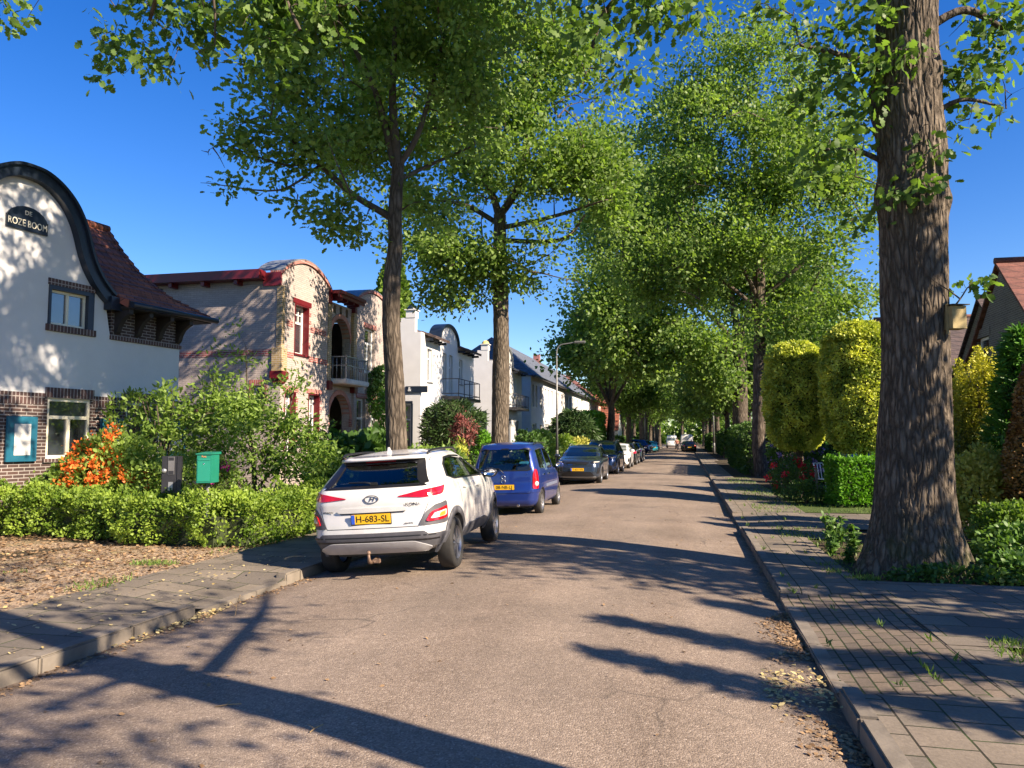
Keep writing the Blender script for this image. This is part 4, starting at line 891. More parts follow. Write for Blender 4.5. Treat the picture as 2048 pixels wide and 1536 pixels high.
    # the two kerbside oaks just out of the picture, whose crowns and shadows reach into it
    make_tree('oak_tree', 'oak outside the left of the view whose leafy twigs hang in the top left sky', g1, (-6.1,3.9,0),
        [(-6.1,3.9,-.1,.33),(-6.1,3.9,3,.27),(-6.05,4.0,6,.23),(-6,4.2,8.5,.18)],
        [[(-6,4.2,7.5,.10),V4(330,-330,6.3,.08),V4(330,-90,7.6,.05),V4(300,40,8.3,.02)],[(-6,4.2,8.3,.10),V4(600,-350,7,.07),V4(560,-60,8.4,.04),V4(600,60,8.6,.02)],[V4(330,-90,7.6,.03),V4(420,-20,8.2,.02),V4(430,90,8.4,.01)]],
        [B(205,95,8.3,.16,.3,.14),B(230,70,8.3,.2,.3,.13),B(205,140,8.3,.10,.2,.12),B(290,100,8.4,.28,.35,.22),B(330,140,8.4,.2,.3,.15),B(390,110,8.5,.26,.3,.18),B(360,50,8.4,.26,.3,.18),B(430,60,8.6,.30,.35,.25),B(290,10,8.3,.45,.4,.14),B(480,130,8.6,.22,.3,.16),
         B(20,10,8.3,.16,.3,.10),B(30,45,8.3,.12,.2,.06),B(420,-20,8.5,.55,.5,.2),B(560,10,8.6,.6,.5,.28),B(540,90,8.7,.3,.4,.2),B(660,20,8.8,.5,.5,.25),B(150,-40,8.2,.5,.4,.18)],
        110, 14, .125, OAKLEAF_D, LEAF_OAK, .11, BARK_MID, thr=-.22, ns=1.6, n2=260, seed=51, tw=.008, nt=20)
    make_tree('oak_tree', 'oak just outside the right of the view, seen by its shadow on the near road', g2, (2.95,2.45,0),
        [(2.95,2.45,-.1,.36),(2.95,2.45,1.5,.24),(2.95,2.45,5,.20),(2.9,2.7,9,.14)],
        [[(2.9,2.7,4.6,.07),(4.4,1.6,5.8,.05),(5.6,.6,6.6,.02)],[(2.9,2.7,4.4,.07),(3.6,4.2,5.4,.05),(4.0,5.2,6.2,.02)],[(2.9,2.7,7.5,.08),(1.2,2.0,9.5,.05)],[(2.9,2.7,4.6,.06),(1.6,1.4,5.4,.04)]],
        [((4.6,1.2,5.6),(1.3,1.2,.9)),((3.6,3.3,6.0),(1.2,1.0,.9)),((5.4,2.6,6.6),(1.3,1.0,.8)),((2.4,.6,6.4),(1.4,1.3,1.0)),((3.0,2.4,8.4),(2.0,2.0,1.4)),((5.2,-.6,7.2),(1.6,1.6,1.1))],
        8, 14, .13, OAKLEAF_D, LEAF_MID, .24, BARK_MID, thr=-.05, ns=.8, n2=50, seed=61, tw=.015, nt=20)
road_oaks()
def far_trees():
    protos = []
    for k in range(3):
        rs = np.random.default_rng(100+k); bl = []
        for i in range(9):
            a = i*2.4+k; rr = 2.6*(.3+.7*rs.uniform()); h = 6.2+rs.uniform()*5.5
            bl.append(((math.cos(a)*rr, math.sin(a)*rr, h), (2.2+rs.uniform()*.8,)*2+(1.7,)))
        bl.append(((0,0,12.3),(2,2,1.5)))
        lm = [[(0,0,4.5,.16),(math.cos(a)*1.4,math.sin(a)*1.4,6.8,.12),(math.cos(a)*2.6,math.sin(a)*2.6,9.5,.05)] for a in (0.3+k,2.0+k,3.9+k,5.2+k)]+[[(0,0,5.5,.2),(.2,.1,9,.1),(0,0,12,.04)]]
        r, n = make_tree('street_tree', 'x', 'far street trees', (0,0,0), [(0,0,-.1,.42),(0,0,2,.33),(.1,0,4,.28),(0,.1,6,.22)], lm, bl, 2.4, 38, .28, OAKLEAF if k != 1 else OAKLEAF_D, LEAF_FAR, .70, BARK_MID, ns=.3, n2=40, seed=k*7+1, nt=14, tw=.04, seg=4)
        protos.append(r)
    L = [(-5.7,59,.92,'left kerb before the white terrace'),(-5.7,78,.86,'left kerb past the white terrace'),(-5.7,101,1.05,'left kerb, its thick dark trunk by the angled cars'),(-5.9,114,.95,'left side, first of the close-set trunks beyond the dark one'),(-5.8,125,.9,'left side, second of the close-set trunks'),(-5.9,137,1.0,'left side, third of the close-set trunks'),(-5.8,152,1.0,'left side near the white car coming along'),(-6,172,1.1,'left side at the far end'),
         (3.5,72,.80,'right kerb behind the thick-trunked oak'),(3.6,96,.95,'right kerb just behind the far lamp post'),(3.4,112,.95,'right kerb beside the dark parked car'),(3.7,130,1.0,'right kerb beyond the parked van'),(3.6,150,1.0,'right side in the distance'),(3.6,175,1.1,'right side at the far end'),
         (-1.5,230,1.3,'across the end of the street, in the middle'),(-9,215,1.3,'across the end of the street, left'),(6,215,1.3,'across the end of the street, right'),(-15,190,1.2,'left gardens at the far end'),(11,190,1.3,'right gardens at the far end'),
         (10,66,1.0,'right-hand garden behind the thick-trunked oak'),(9,84,1.1,'right-hand garden behind the far lamp post'),(9,104,1.1,'right-hand gardens in the distance'),(9.5,128,1.2,'right-hand gardens further off'),(-10,150,1.1,'left gardens beyond the gable house'),(-11,128,.95,'left garden beside the gable house')]
    for i,(x,y,s,lb) in enumerate(L):
        r = protos[i] if i < 3 else copy_tree(protos[i%3])
        r.location = (x,y,0); r.scale = (s,s,s); r.rotation_euler = (0,0,i*1.7); r['label'] = 'leafy tree on the '+lb if 'kerb' in lb or 'side' in lb else 'leafy tree in the '+lb if 'garden' in lb else 'leafy tree '+lb
far_trees()
def far_woods():
    n = 16000; P = np.stack([RNG.uniform(-60,60,n), RNG.uniform(250,262,n), RNG.uniform(0,1,n)**.8*13],1); k = nz(P,.12,4)
    P = P[P[:,2] < 9+6*k]
    tag(foliage('far_woods', P, 1.3, OAKLEAF_D, None, LEAF_FAR, outw=np.tile([0,-.8,.4],(len(P),1))), kind='stuff')
far_woods()
def cone_tree(label, c, h, r0, m, dens, size, tmpl=LEAF_THIN, bk=BARK_MID, z0=.2, name='conifer', shape=None, up=.5, seed=0, cat='evergreen'):
    """column or cone of sprays; shape(t) gives the radius along the height"""
    r = empty(name, (c[0],c[1],0), 0, label, cat); n = dens
    t = RNG.uniform(0,1,n); a = RNG.uniform(0,2*math.pi,n); sh = np.array([shape(x) for x in t])*r0
    q = np.stack([np.cos(a), np.sin(a), np.zeros(n)], 1)
    nn = nz(np.stack([np.cos(a)*1.8, np.sin(a)*1.8, t*h*1.3], 1), 1.0, seed)
    rad = sh*(1+.16*nn)*RNG.uniform(.80,1.04,n)
    P = q*rad[:,None]; P[:,2] = z0+t*(h-z0)
    o = q*.8; o[:,2] = up
    bm = bmesh.new(); tube(bm, [(0,0,0),(0,0,h*.5),(0,0,h*.93)], [.09,.06,.02], 8); bobj('trunk', bm, bk, r)
    # inner twiggy mass
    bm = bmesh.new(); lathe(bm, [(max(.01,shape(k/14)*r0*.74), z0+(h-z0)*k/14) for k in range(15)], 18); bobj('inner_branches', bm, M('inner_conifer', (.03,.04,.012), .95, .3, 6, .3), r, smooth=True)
    foliage('crown', P, size, m, r, tmpl, outw=o, tint=np.clip(.5+nn*.9, 0, 1)); return r
def shrub(name, label, c, rad, n, size, m, tmpl=LEAF_MID, thr=-.25, ns=1.4, stems=7, seed=0, zb=0, cat='shrub', group=None, out=.8, drop=0):
    r = empty(name, (c[0],c[1],0), 0, label, cat, group)
    d = RNG.normal(size=(n,3)); d /= np.linalg.norm(d, axis=1)[:,None]; d[:,2] = np.where(d[:,2] < -.75, -d[:,2], d[:,2])
    k = nz(d*1.7, 1.0, seed+.5); rr = RNG.uniform(.05,1,n)**.33*(1+.30*k)
    P = d*rr[:,None]*np.array(rad); P[:,2] += c[2]
    keep = (nz(P, ns/max(.3,min(rad)), seed) > thr) & (P[:,2] > .02+zb); P = P[keep]
    bm = bmesh.new()
    for i in range(stems):
        q = P[int(len(P)*(i+.5)/stems)]; tube(bm, catmull([(q[0]*.08,q[1]*.08,0),(q[0]*.4,q[1]*.4,q[2]*.55),tuple(q)],3), .014, 4, cap=False)
    bobj('stems', bm, BARK_TWIG, r, recalc=False)
    o = P-np.array([0,0,c[2]*.6]); o /= np.linalg.norm(o, axis=1)[:,None]+1e-9
    foliage('leaves', P, size, m, r, tmpl, outw=o*out, tint=.5+nz(P,2.0,seed)*.8); return r, P
def hedge(name, label, line, h, th, n, size, m, seed=0, z0=.08, bul=.12, tmpl=LEAF_MID, cat='hedge'):
    """clipped hedge along a line of points"""
    c0 = line[0]; r = empty(name, (c0[0],c0[1],0), 0, label, cat); L = [Vector((p[0]-c0[0],p[1]-c0[1],0)) for p in line]
    seg = [(a,b,(b-a).length) for a,b in zip(L,L[1:])]; tot = sum(s[2] for s in seg); bm = bmesh.new()
    for a,b,l in seg:
        d = (b-a)/l; nrm = Vector((-d.y,d.x,0)); k = .26
        pts = [(-th*k,.05),(th*k,.05),(th*k,h-.28),(-th*k,h-.28)]
        prism(bm, pts, .06, l-.06, lambda u, dd, z, a=a, d=d, nrm=nrm: tuple(a+d*dd+nrm*u+Vector((0,0,z))))
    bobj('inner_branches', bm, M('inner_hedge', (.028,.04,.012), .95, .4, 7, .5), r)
    P = []; O = []
    ends = 2*th*h; area = tot*(2*h+th)+ends
    for i in range(n):
        t = RNG.uniform()*tot
        for a,b,l in seg:
            if t <= l: break
            t -= l
        d = (b-a)/l; nrm = Vector((-d.y,d.x,0)); w = RNG.uniform()*(2*h+th+ends/tot)
        if w < h: u,z,o = -th/2, w, -nrm
        elif w < 2*h: u,z,o = th/2, w-h, nrm
        elif w < 2*h+th: u,z,o = w-2*h-th/2, h, Vector((0,0,1))
        else:
            e = RNG.uniform() < .5; u = RNG.uniform(-th/2,th/2); z = RNG.uniform()*h; t = 0 if e else l; o = -d if e else d
        p = a+d*t+nrm*u+Vector((0,0,z)); q = p+Vector((c0[0],c0[1],0))
        kk = noise.noise(Vector((q.x*1.6+seed,q.y*1.6,q.z*1.6)))*bul+noise.noise(Vector((q.x*5,q.y*5,q.z*5+seed)))*bul*.5
        p += o*(kk-RNG.uniform()*.09)
        if p.z > z0: P.append(p); O.append(o)
    for i in range(int(tot*16)):                       # loose shoots standing out of the top
        t = RNG.uniform()*tot
        for a,b,l in seg:
            if t <= l: break
            t -= l
        d = (b-a)/l; nrm = Vector((-d.y,d.x,0)); p = a+d*t+nrm*RNG.uniform(-th/2,th/2); hh = RNG.uniform(.04,.20)*min(1, size/.05)
        for j in range(7): P.append(p+Vector((RNG.normal()*.012,RNG.normal()*.012,h-.03+hh*j/7))); O.append(Vector((RNG.normal()*.4,RNG.normal()*.4,.8)))
    P = np.array(P); O = np.array(O); O[:,2] += .5
    foliage('leaves', P, size, m, r, tmpl, outw=O*.7, tint=.5+nz(P,3.0,seed)*.9); return r
def blossoms(root, P, n, r, m, size, name='flower', petals=30):
    """separate flower heads, each its own mesh"""
    idx = RNG.choice(len(P), n, replace=False)
    for i in idx:
        c = P[i]; q = RNG.normal(size=(petals,3))*r*.4+c
        foliage(name, q, size, m, root, LEAF_FAR, outw=(q-c)/r)
def gardens():
    # left: bright low hedge in front of the white house
    hedge('hedge', 'bright yellow-green low hedge round the front garden of the white house, beside the leaf-strewn verge', [(-13.6,11.9),(-9.4,11.25),(-6.95,10.75),(-6.75,12.5),(-6.8,15.5)], .76, .85, 52000, .050, HEDGE_Y, 3, bul=.34)
    r, P = shrub('azalea_bush', 'azalea bush with bright orange flower heads below the white house windows', (-10.9,12.9,.85), (1.5,.9,.85), 9000, .085, SHRUB, seed=3)
    P = P[(P[:,1] < 0)]; q = P[P[:,2] > .7]
    blossoms(r, q, 38, .15, PETAL_O, .058, petals=60)
    r, P = shrub('azalea_bush', 'darker leafy bush at the left edge below the teal shutter', (-13.2,13.1,.75), (1.4,.8,.8), 6000, .085, HEDGE_G, seed=4)
    r, P = shrub('garden_shrub', 'low yellowish shrub between the azalea and the black intercom post', (-9.0,12.6,.75), (1.0,.8,.72), 8000, .055, SHRUB, seed=5, stems=12)
    r, P = shrub('sapling', 'tall thin leafy sapling with pale stems in front of the white house windows', (-10.2,13.6,2.05), (.65,.5,.75), 900, .12, SHRUB, LEAF_LONG, thr=-.1, stems=14, seed=6)
    r, P = shrub('sapling', 'thin leafy sapling behind the orange azalea, left of the pale-stemmed one', (-11.2,13.7,2.2), (.5,.4,.5), 500, .12, SHRUB, LEAF_LONG, thr=-.1, stems=9, seed=7)
    r, P = shrub('petunia_basket', 'trailing magenta flowers beside the black intercom post', (-8.5,12.9,1.05), (.35,.3,.22), 700, .06, SHRUB, seed=8); blossoms(r, P, 9, .06, PETAL_M, .05)
    # dogwood: layered, spreading branches
    make_tree('dogwood_shrub', 'large layered shrub with drooping leaves in front of the pale brick house', None, (-8.6,14.2,0), [(-8.6,14.2,0,.07),(-8.6,14.2,.9,.05),(-8.7,14.2,1.7,.035)],
        [[(-8.6,14.2,.5,.03),(-9.5,13.9,1.4,.02),(-10.5,13.8,1.9,.01)],[(-8.6,14.2,.6,.03),(-7.7,14,1.5,.02),(-7.0,14,2.0,.01)],[(-8.7,14.2,1.5,.03),(-8.8,14.2,2.6,.02),(-8.8,14.1,3.6,.008)],[(-8.7,14.2,1.2,.03),(-9.3,14.2,2.2,.02),(-9.6,14,3.2,.008)],[(-8.5,14.2,1.0,.03),(-7.9,14.2,2.2,.02),(-7.7,14.2,3.0,.008)]],
        [((-9.9,13.9,1.85),(.85,.7,.38)),((-10.5,13.8,1.95),(.4,.4,.2)),((-8.9,13.9,2.2),(.9,.8,.45)),((-8.0,13.9,1.9),(.9,.8,.5)),((-7.2,13.9,1.6),(.6,.7,.45)),((-8.8,14,1.2),(1.4,.8,.5)),((-8.85,14.1,3.0),(.34,.36,.6)),((-9.4,14,2.8),(.36,.36,.5)),((-7.75,14.1,2.7),(.26,.3,.45)),((-9.6,13.9,2.4),(.5,.5,.3)),((-8.3,14,2.5),(.5,.5,.4)),((-7.0,13.9,1.15),(.5,.6,.4))],
        50, 26, .10, SHRUB, LEAF_LONG, .15, BARK_TWIG, thr=-.25, ns=1.4, n2=120, seed=71, tw=.010, nt=8, amp=0, cat='shrub', flat=.6, flare=0)
    shrub('hydrangea_bush', 'dark broad-leaved bush between the dogwood and the white car', (-7.05,16.0,.95), (1.0,1.3,.9), 2600, .20, HEDGE_G, LEAF_MID, seed=9)
    shrub('garden_shrub', 'bright shrub in front of the right bay of the pale brick house', (-10.8,27.0,2.2), (.6,.8,1.3), 2600, .13, BOX_G, LEAF_LONG, seed=10, stems=12)
    shrub('climbing_plant', 'dark climber on the pale brick house beside the slender oak trunk', (-11.9,28.6,3.4), (.35,1.0,1.2), 1800, .14, HEDGE_G, seed=11)
    shrub('garden_shrub', 'low green shrubs at the foot of the slender oak trunk', (-6.6,18.6,.8), (.8,1.6,.75), 4500, .09, SHRUB, seed=12)
    shrub('garden_shrub', 'mixed green planting left of the slender oak, in front of the brick house', (-9.5,21.5,.8), (1.6,2.4,.8), 5000, .10, HEDGE_G, seed=42)
    cone_tree('clipped dark yew in front of the white villa', (-9.6,31.0), 3.25, 1.25, CONIFER_DARK, 6500, .22, shape=lambda t: min(1,(1.02-t)*5)**.5, name='yew_bush', seed=5, up=.3)
    shrub('maple_bush', 'small purple-brown leaved maple in front of the dark yew', (-8.35,28.4,2.0), (.50,.50,.75), 1300, .13, REDLEAF, LEAF_LONG, thr=-.1, seed=13, zb=.9)
    shrub('garden_shrub', 'bright green shrub beside the dark yew and the sunlit oak', (-8.3,31.2,1.0), (.7,.7,.95), 2500, .12, BOX_G, seed=14)
    shrub('golden_conifer', 'small golden conifer behind the roof of the white car', (-6.9,23.0,.85), (.35,.35,.8), 1800, .10, CONIFER_GOLD, LEAF_THIN, seed=15)
    shrub('ornamental_grass', 'straw-tipped grasses between the white car and the blue car', (-6.7,21.3,.75), (.55,.9,.65), 2600, .25, GRASSM, LEAF_THIN, seed=16, out=.2)
    for k,(x,y,z,rr) in enumerate(((-7.0,34.5,1.0,1.2),(-7.2,38.5,1.05,1.3),(-7.0,43.5,1.0,1.2))):
        shrub('garden_shrub', ('glossy green shrub right of the sunlit oak trunk','round green shrub left of the near lamp post','yellowish shrub right of the near lamp post')[k], (x,y,z), (rr*.7,rr*1.3,rr*.85), 3600, .13, (HEDGE_G,SHRUB,HEDGE_Y)[k], seed=17+k)
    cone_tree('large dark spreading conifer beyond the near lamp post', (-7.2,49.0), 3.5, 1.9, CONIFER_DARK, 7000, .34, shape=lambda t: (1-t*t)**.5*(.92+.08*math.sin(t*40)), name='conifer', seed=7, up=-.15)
    hedge('hedge', 'tall fresh green hedge beside the large dark conifer', [(-6.7,53.5),(-6.7,60)], 3.5, 1.0, 5000, .17, BOX_G, 9)
    shrub('garden_shrub', 'yellow-green bush at the foot of the large dark conifer', (-6.5,47,1.0), (.8,1.8,.8), 2500, .13, GOLDSHRUB, seed=25)
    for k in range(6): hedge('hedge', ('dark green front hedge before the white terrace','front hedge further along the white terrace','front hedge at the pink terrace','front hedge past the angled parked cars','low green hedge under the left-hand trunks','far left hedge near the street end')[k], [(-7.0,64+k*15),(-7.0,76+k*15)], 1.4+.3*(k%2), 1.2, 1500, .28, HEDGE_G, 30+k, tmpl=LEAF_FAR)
    # tall pale poplar behind the brick house
    cone_tree('tall pale green poplar behind the roofs, left of the slender oak', (-20.9,52.5), 14.6, 1.5, SHRUB, 6000, .42, tmpl=LEAF_FAR, shape=lambda t: math.sin(math.pi*min(1,max(0,(t*.92+.06))))**.6, name='poplar_tree', seed=3, cat='tree')
    # right side
    for k,(px,Y,w,zt,zb,lb) in enumerate(((1594,23.2,.86,4.45,1.40,'clipped golden conifer on a clean stem behind the rose bush'),(1722,21.6,.93,4.75,1.35,'taller clipped golden conifer behind the box hedge, beside the big oak'))):
        p = PX(px, 880, Y); r = empty('topiary_tree', (p.x,Y,0), 0, lb, 'topiary', 'clipped golden conifers'); bm = bmesh.new(); tube(bm, catmull([(0,0,0),(.03,0,1.0),(0,0,zt-.6)],4), [.13]*8+[.07], 10); bobj('trunk', bm, BARK_MID, r)
        n = 30000; t = RNG.uniform(0,1,n); a = RNG.uniform(0,2*math.pi,n); H = zt-zb
        shp = lambda t: (1-abs(2*t-1)**2.7)**.5
        top = RNG.uniform(0,1,n) < .16
        sh = np.array([shp(x) for x in t]); nn = nz(np.stack([np.cos(a)*2.2,np.sin(a)*2.2,t*6],1),1.0,k*9+2)
        nf = nz(np.stack([np.cos(a)*5,np.sin(a)*5,t*22],1),1.0,k*9+4); rad = w*(.30+.70*sh)*(1+.08*nn+.09*nf)*RNG.uniform(.90,1.02,n)
        rad = np.where(top, w*.95*np.sqrt(RNG.uniform(0,1,n)), rad); zz = zb+t*H; zz = np.where(top, zt-.50*(rad/w)**2.6-RNG.uniform(0,.1,n)+.06*nn, zz)
        P = np.stack([np.cos(a)*rad, np.sin(a)*rad, zz],1); o = np.stack([np.cos(a),np.sin(a),np.where(top,1.2,-.15)],1)
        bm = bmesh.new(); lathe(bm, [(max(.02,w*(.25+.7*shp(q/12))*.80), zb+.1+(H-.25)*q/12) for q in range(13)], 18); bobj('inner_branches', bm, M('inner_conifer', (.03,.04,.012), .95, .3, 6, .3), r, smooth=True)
        foliage('crown', P, .075, CONIFER_GOLD, r, LEAF_MID, outw=o*.45, tint=.45+nn*.9)
    hedge('box_hedge', 'vivid green clipped box hedge left of the big oak trunk', [(3.45,20.3),(5.4,20.9)], 1.22, .75, 11000, .075, BOX_G, 11, z0=.12, bul=.07)
    r, P = shrub('rose_bush', 'rose bush with red blooms at the pavement edge', (2.75,22.2,.62), (.62,.75,.62), 3800, .06, HEDGE_G, seed=31, stems=14); q = P[P[:,1] < 0]; blossoms(r, q, 15, .075, PETAL_R, .06)
    shrub('garden_shrub', 'dark low shrub in front of the rose bush', (2.95,21.0,.30), (.55,.5,.36), 2600, .055, HEDGE_G, seed=32)
    r, P = shrub('rhododendron', 'rhododendron with lilac flower heads between the two slim trunks', (3.7,27.8,1.1), (1.0,1.2,1.0), 4200, .12, HEDGE_G, seed=33); blossoms(r, P[P[:,1] < 0], 50, .13, PETAL_P, .07)
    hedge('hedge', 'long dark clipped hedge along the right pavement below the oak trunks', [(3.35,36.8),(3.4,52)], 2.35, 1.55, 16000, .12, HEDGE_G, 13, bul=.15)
    hedge('hedge', 'tall green hedge closing the garden behind the clipped golden trees', [(4.4,31),(9.5,30)], 2.5, 1.0, 5000, .16, CONIFER_GREEN, 15)
    hedge('hedge', 'far right hedge beyond the far lamp post', [(4.2,70),(4.2,92)], 2.3, 1.6, 3500, .26, HEDGE_G, 17, tmpl=LEAF_FAR)
    hedge('hedge', 'farthest right hedge beside the dark parked car', [(3.9,98),(3.9,140)], 2.2, 1.6, 3000, .32, HEDGE_G, 18, tmpl=LEAF_FAR)
    # golden upright yew: a bundle of columns
    r = empty('golden_yew', (5.35,15.9,0), 0, 'upright golden yew of many fluted columns right of the big oak trunk', 'evergreen')
    P = []; O = []; Tn = []
    for k in range(34):
        a = random.uniform(0,2*math.pi); d = math.sqrt(random.uniform(0,1))*.50; cx, cy = math.cos(a)*d, math.sin(a)*d; h = 3.50-.9*d*d*2-random.uniform(0,.5)
        n = 1100; t = RNG.uniform(0,1,n); aa = RNG.uniform(0,2*math.pi,n); rr = .10*(.7+.3*t)*RNG.uniform(.7,1,n)
        rr = np.where(t > .97, rr*.6, rr)
        P.append(np.stack([cx*(.7+.3*t)+np.cos(aa)*rr, cy*(.7+.3*t)+np.sin(aa)*rr, .2+t*(h-.2)],1)); O.append(np.stack([np.cos(aa)*.6,np.sin(aa)*.6,np.full(n,1.0)],1)); Tn.append(np.clip((t*h-1.4)/1.5,0,1)*.9)
    bm = bmesh.new()
    for k in range(9): a = k*.7; tube(bm, [(math.cos(a)*.1,math.sin(a)*.1,0),(math.cos(a)*.3,math.sin(a)*.3,2.7)], .03, 5)
    bobj('stems', bm, BARK_MID, r); foliage('crown', np.concatenate(P), .044, YEW_GOLD, r, LEAF_MID, outw=np.concatenate(O)*.7, tint=np.concatenate(Tn))
    cone_tree('feathery green conifer between the golden yew and the brown one', (5.55,14.6), 3.55, .78, CONIFER_GREEN, 7000, .17, shape=lambda t: (1-t)**.55*(.9+.1*math.sin(t*30)), seed=11, up=.35)
    cone_tree('brown-leaved columnar conifer cut by the right edge of the picture', (5.35,13.05), 3.15, .68, CONIFER_BROWN, 20000, .05, tmpl=LEAF_MID, shape=lambda t: (1-t**2.6)**.6, seed=12, up=.2)
    shrub('variegated_shrub', 'yellow-leaved shrub low behind the big oak trunk', (4.55,13.6,.75), (.62,.55,.78), 6500, .065, GOLDSHRUB, seed=34)
    shrub('variegated_shrub', 'small pale green shrub right of the big oak base', (4.45,12.4,.40), (.5,.45,.42), 2600, .06, SHRUB, seed=35)
    for k,(x,y,z,rx,n_) in enumerate(((4.2,11.3,.28,.6,2200),(4.9,11.9,.35,.6,2200),(3.9,10.35,.16,.5,1500))):
        shrub('ground_cover', ('leafy ground cover right of the big oak base','taller ground cover at the right picture edge','low creeping plants at the front of the big oak base')[k], (x,y,z), (rx,.5,z*1.1), n_, .075, WEEDM, seed=36+k, stems=4, cat='ground plants')
    shrub('ground_cover', 'dark creeping plants along the front foot of the big oak', (3.0,9.98,.08), (.75,.18,.16), 1100, .06, HEDGE_G, seed=40, stems=3, cat='ground plants')
    for k,(x,y,h) in enumerate(((2.10,12.6,.62),(2.32,12.1,.55),(1.98,11.9,.40),(2.28,12.9,.50),(2.10,11.35,.30))):
        r = empty('weed_plant', (x,y,0), 0, ('tallest leafy weed left of the big oak base','leafy weed closest to the big oak trunk, left side','short weed at the pavement edge near the big oak','weed behind the tallest one left of the big oak','smallest weed in front of the group by the big oak')[k], 'weed', 'weeds left of the big oak')
        P = []; O = []; bm = bmesh.new()
        for s in range(5):
            a = random.uniform(0,6.3); dx,dy = math.cos(a)*.13*random.random(), math.sin(a)*.13*random.random(); hh = h*random.uniform(.6,1)
            tube(bm, [(dx*.4,dy*.4,.02),(dx,dy,hh)], .006, 4)
            for q in range(int(34*hh/.5)):
                t = random.uniform(.15,1); aa = random.uniform(0,6.3); P.append((dx*t,dy*t,hh*t)); O.append((math.cos(aa),math.sin(aa),.5))
        bobj('stems', bm, WEEDM, r); foliage('leaves', P, .085, WEEDM, r, LEAF_LONG, outw=np.array(O)*.9)
gardens()
def shade_makers():  # unseen evergreens and a tree added to cast shade on the road and pavement
    cone_tree('dense evergreen added outside the right of the view to shade the near pavement', (6.35,3.5), 5.0, .55, CONIFER_GREEN, 2200, .2, shape=lambda t: (1-t)**.8, seed=61, up=.3)
    cone_tree('evergreen added outside the right of the view for shade, beyond the nearer one', (8.6,5.3), 5.8, 1.15, CONIFER_GREEN, 3600, .2, shape=lambda t: (1-t)**.8, seed=62, up=.3)
    cone_tree('slim evergreen added for shade between two others outside the right of the view', (6.9,4.4), 5.4, .55, CONIFER_GREEN, 2200, .2, shape=lambda t: (1-t)**.8, seed=66, up=.3)
    make_tree('added_shade_tree', 'tree added outside the right of the view to shade the road by the white car', None, (9.2,6.6,0), [(9.2,6.6,-.1,.16),(9.2,6.6,2.5,.12),(9.2,6.6,4.5,.08)],
        [[(9.2,6.6,3,.05),(8.4,6.5,5,.03)],[(9.2,6.6,3,.05),(10.2,6.7,5.2,.03)],[(9.2,6.6,4.4,.06),(9.2,6.6,7.4,.02)]], [((9.3,6.8,4.6),(1.3,1.1,.9)),((9.6,7.0,5.8),(1.4,1.2,1.0)),((9.1,6.7,7.0),(1.3,1.1,1.0)),((9.4,6.9,8.4),(1.2,1.1,.9))], 15, 20, .17, SHRUB, LEAF_MID, .28, BARK_MID, ns=.8, n2=30, seed=63, nt=12, seg=5)
shade_makers()
def scatter():
    def stuff(o): tag(o, kind='stuff'); return o
    # fallen leaves: gutters, verge, road
    P = []
    for n,x0,x1,y0,y1,z in ((2600,.55,.95,4.6,9,None),(900,.72,.95,9,30,None),(700,-4.78,-4.55,3,10,None),(320,-4.6,.6,3,24,None)):
        for k in range(n):
            x = random.uniform(x0,x1); x = x1-(x1-x)**1.0*random.random() if x1 > 0 and x0 > 0 else x; y = random.uniform(y0,y1)
            if noise.noise(Vector((x*2,y*1.2,1))) < -.05 and n > 400: continue
            P.append((x,y,road_z(x,y)+.006))
    P = np.array(P); foliage_flat('fallen_leaves', P, .028, LITTER, .8)
    P = []
    for k in range(9000):
        x = random.uniform(-13,-6.4); y = random.uniform(5,10.6+(-6.5-x)*.16)
        if random.random() < smooth(5,8.5,y)*.9+.1: P.append((x,y,.06+.03*noise.noise(Vector((x*.8,y*.8,0)))))
    foliage_flat('fallen_leaves', np.array(P), .045, LITTER, .8)
    P = []
    for k in range(1000):
        x = random.uniform(-11,-4.95); y = random.uniform(4,10)
        P.append((x,y,.068))
    P += [(random.uniform(-4.78,-4.62), random.gauss(6.6,.5), -.04) for k in range(160)]+[(random.uniform(.5,.95), random.gauss(5.8,.25), -.03) for k in range(220)]
    foliage_flat('pale_fallen_leaves', np.array(P), .034, LITTER_Y, .8)
    # grass: verge patches, joints, tree bed
    P = []
    def patch(cx, cy, rx, ry, n, z=.05):
        for k in range(n):
            a = random.uniform(0,6.3); d = random.random()**.6; P.append((cx+math.cos(a)*d*rx, cy+math.sin(a)*d*ry, z))
    for c in ((-6.9,9.0,.35,.2,260),(-7.6,6.9,.25,.12,160),(-6.5,7.6,.25,.5,160),(-8.5,8.2,.6,.3,260),(2.0,9.9,.2,.15,130),(1.75,10.6,.15,.5,150),(2.5,6.7,.25,.4,260),(2.38,6.0,.1,.4,160),(2.6,7.05,.3,.1,120)): patch(*c)
    for k in range(60):   # tufts in the joints of the right pavement
        x = 1.08+.3*random.choice((0,1,2,3))*.93; y = random.uniform(4.2,24); patch(x, y, .02, .09, 9, .057)
    for y0,y1,x0,x1,n in ((13.7,15.2,1.5,2.6,500),(18.3,34,1.5,2.5,2600),(18.6,27,2.5,6,4200),(9.9,13.5,1.9,2.6,500)):
        for k in range(n): P.append((random.uniform(x0,x1), random.uniform(y0,y1), .05))
    for k in range(1600): P.append((random.uniform(-6.75,-6.35), random.uniform(10,34), .05))
    P = np.array(P); P = P[(nz(P,.9,3) > -.25)]
    stuff(foliage('grass', P, .055, GRASSM, None, LEAF_THIN, outw=np.tile([0,0,1.3],(len(P),1))))
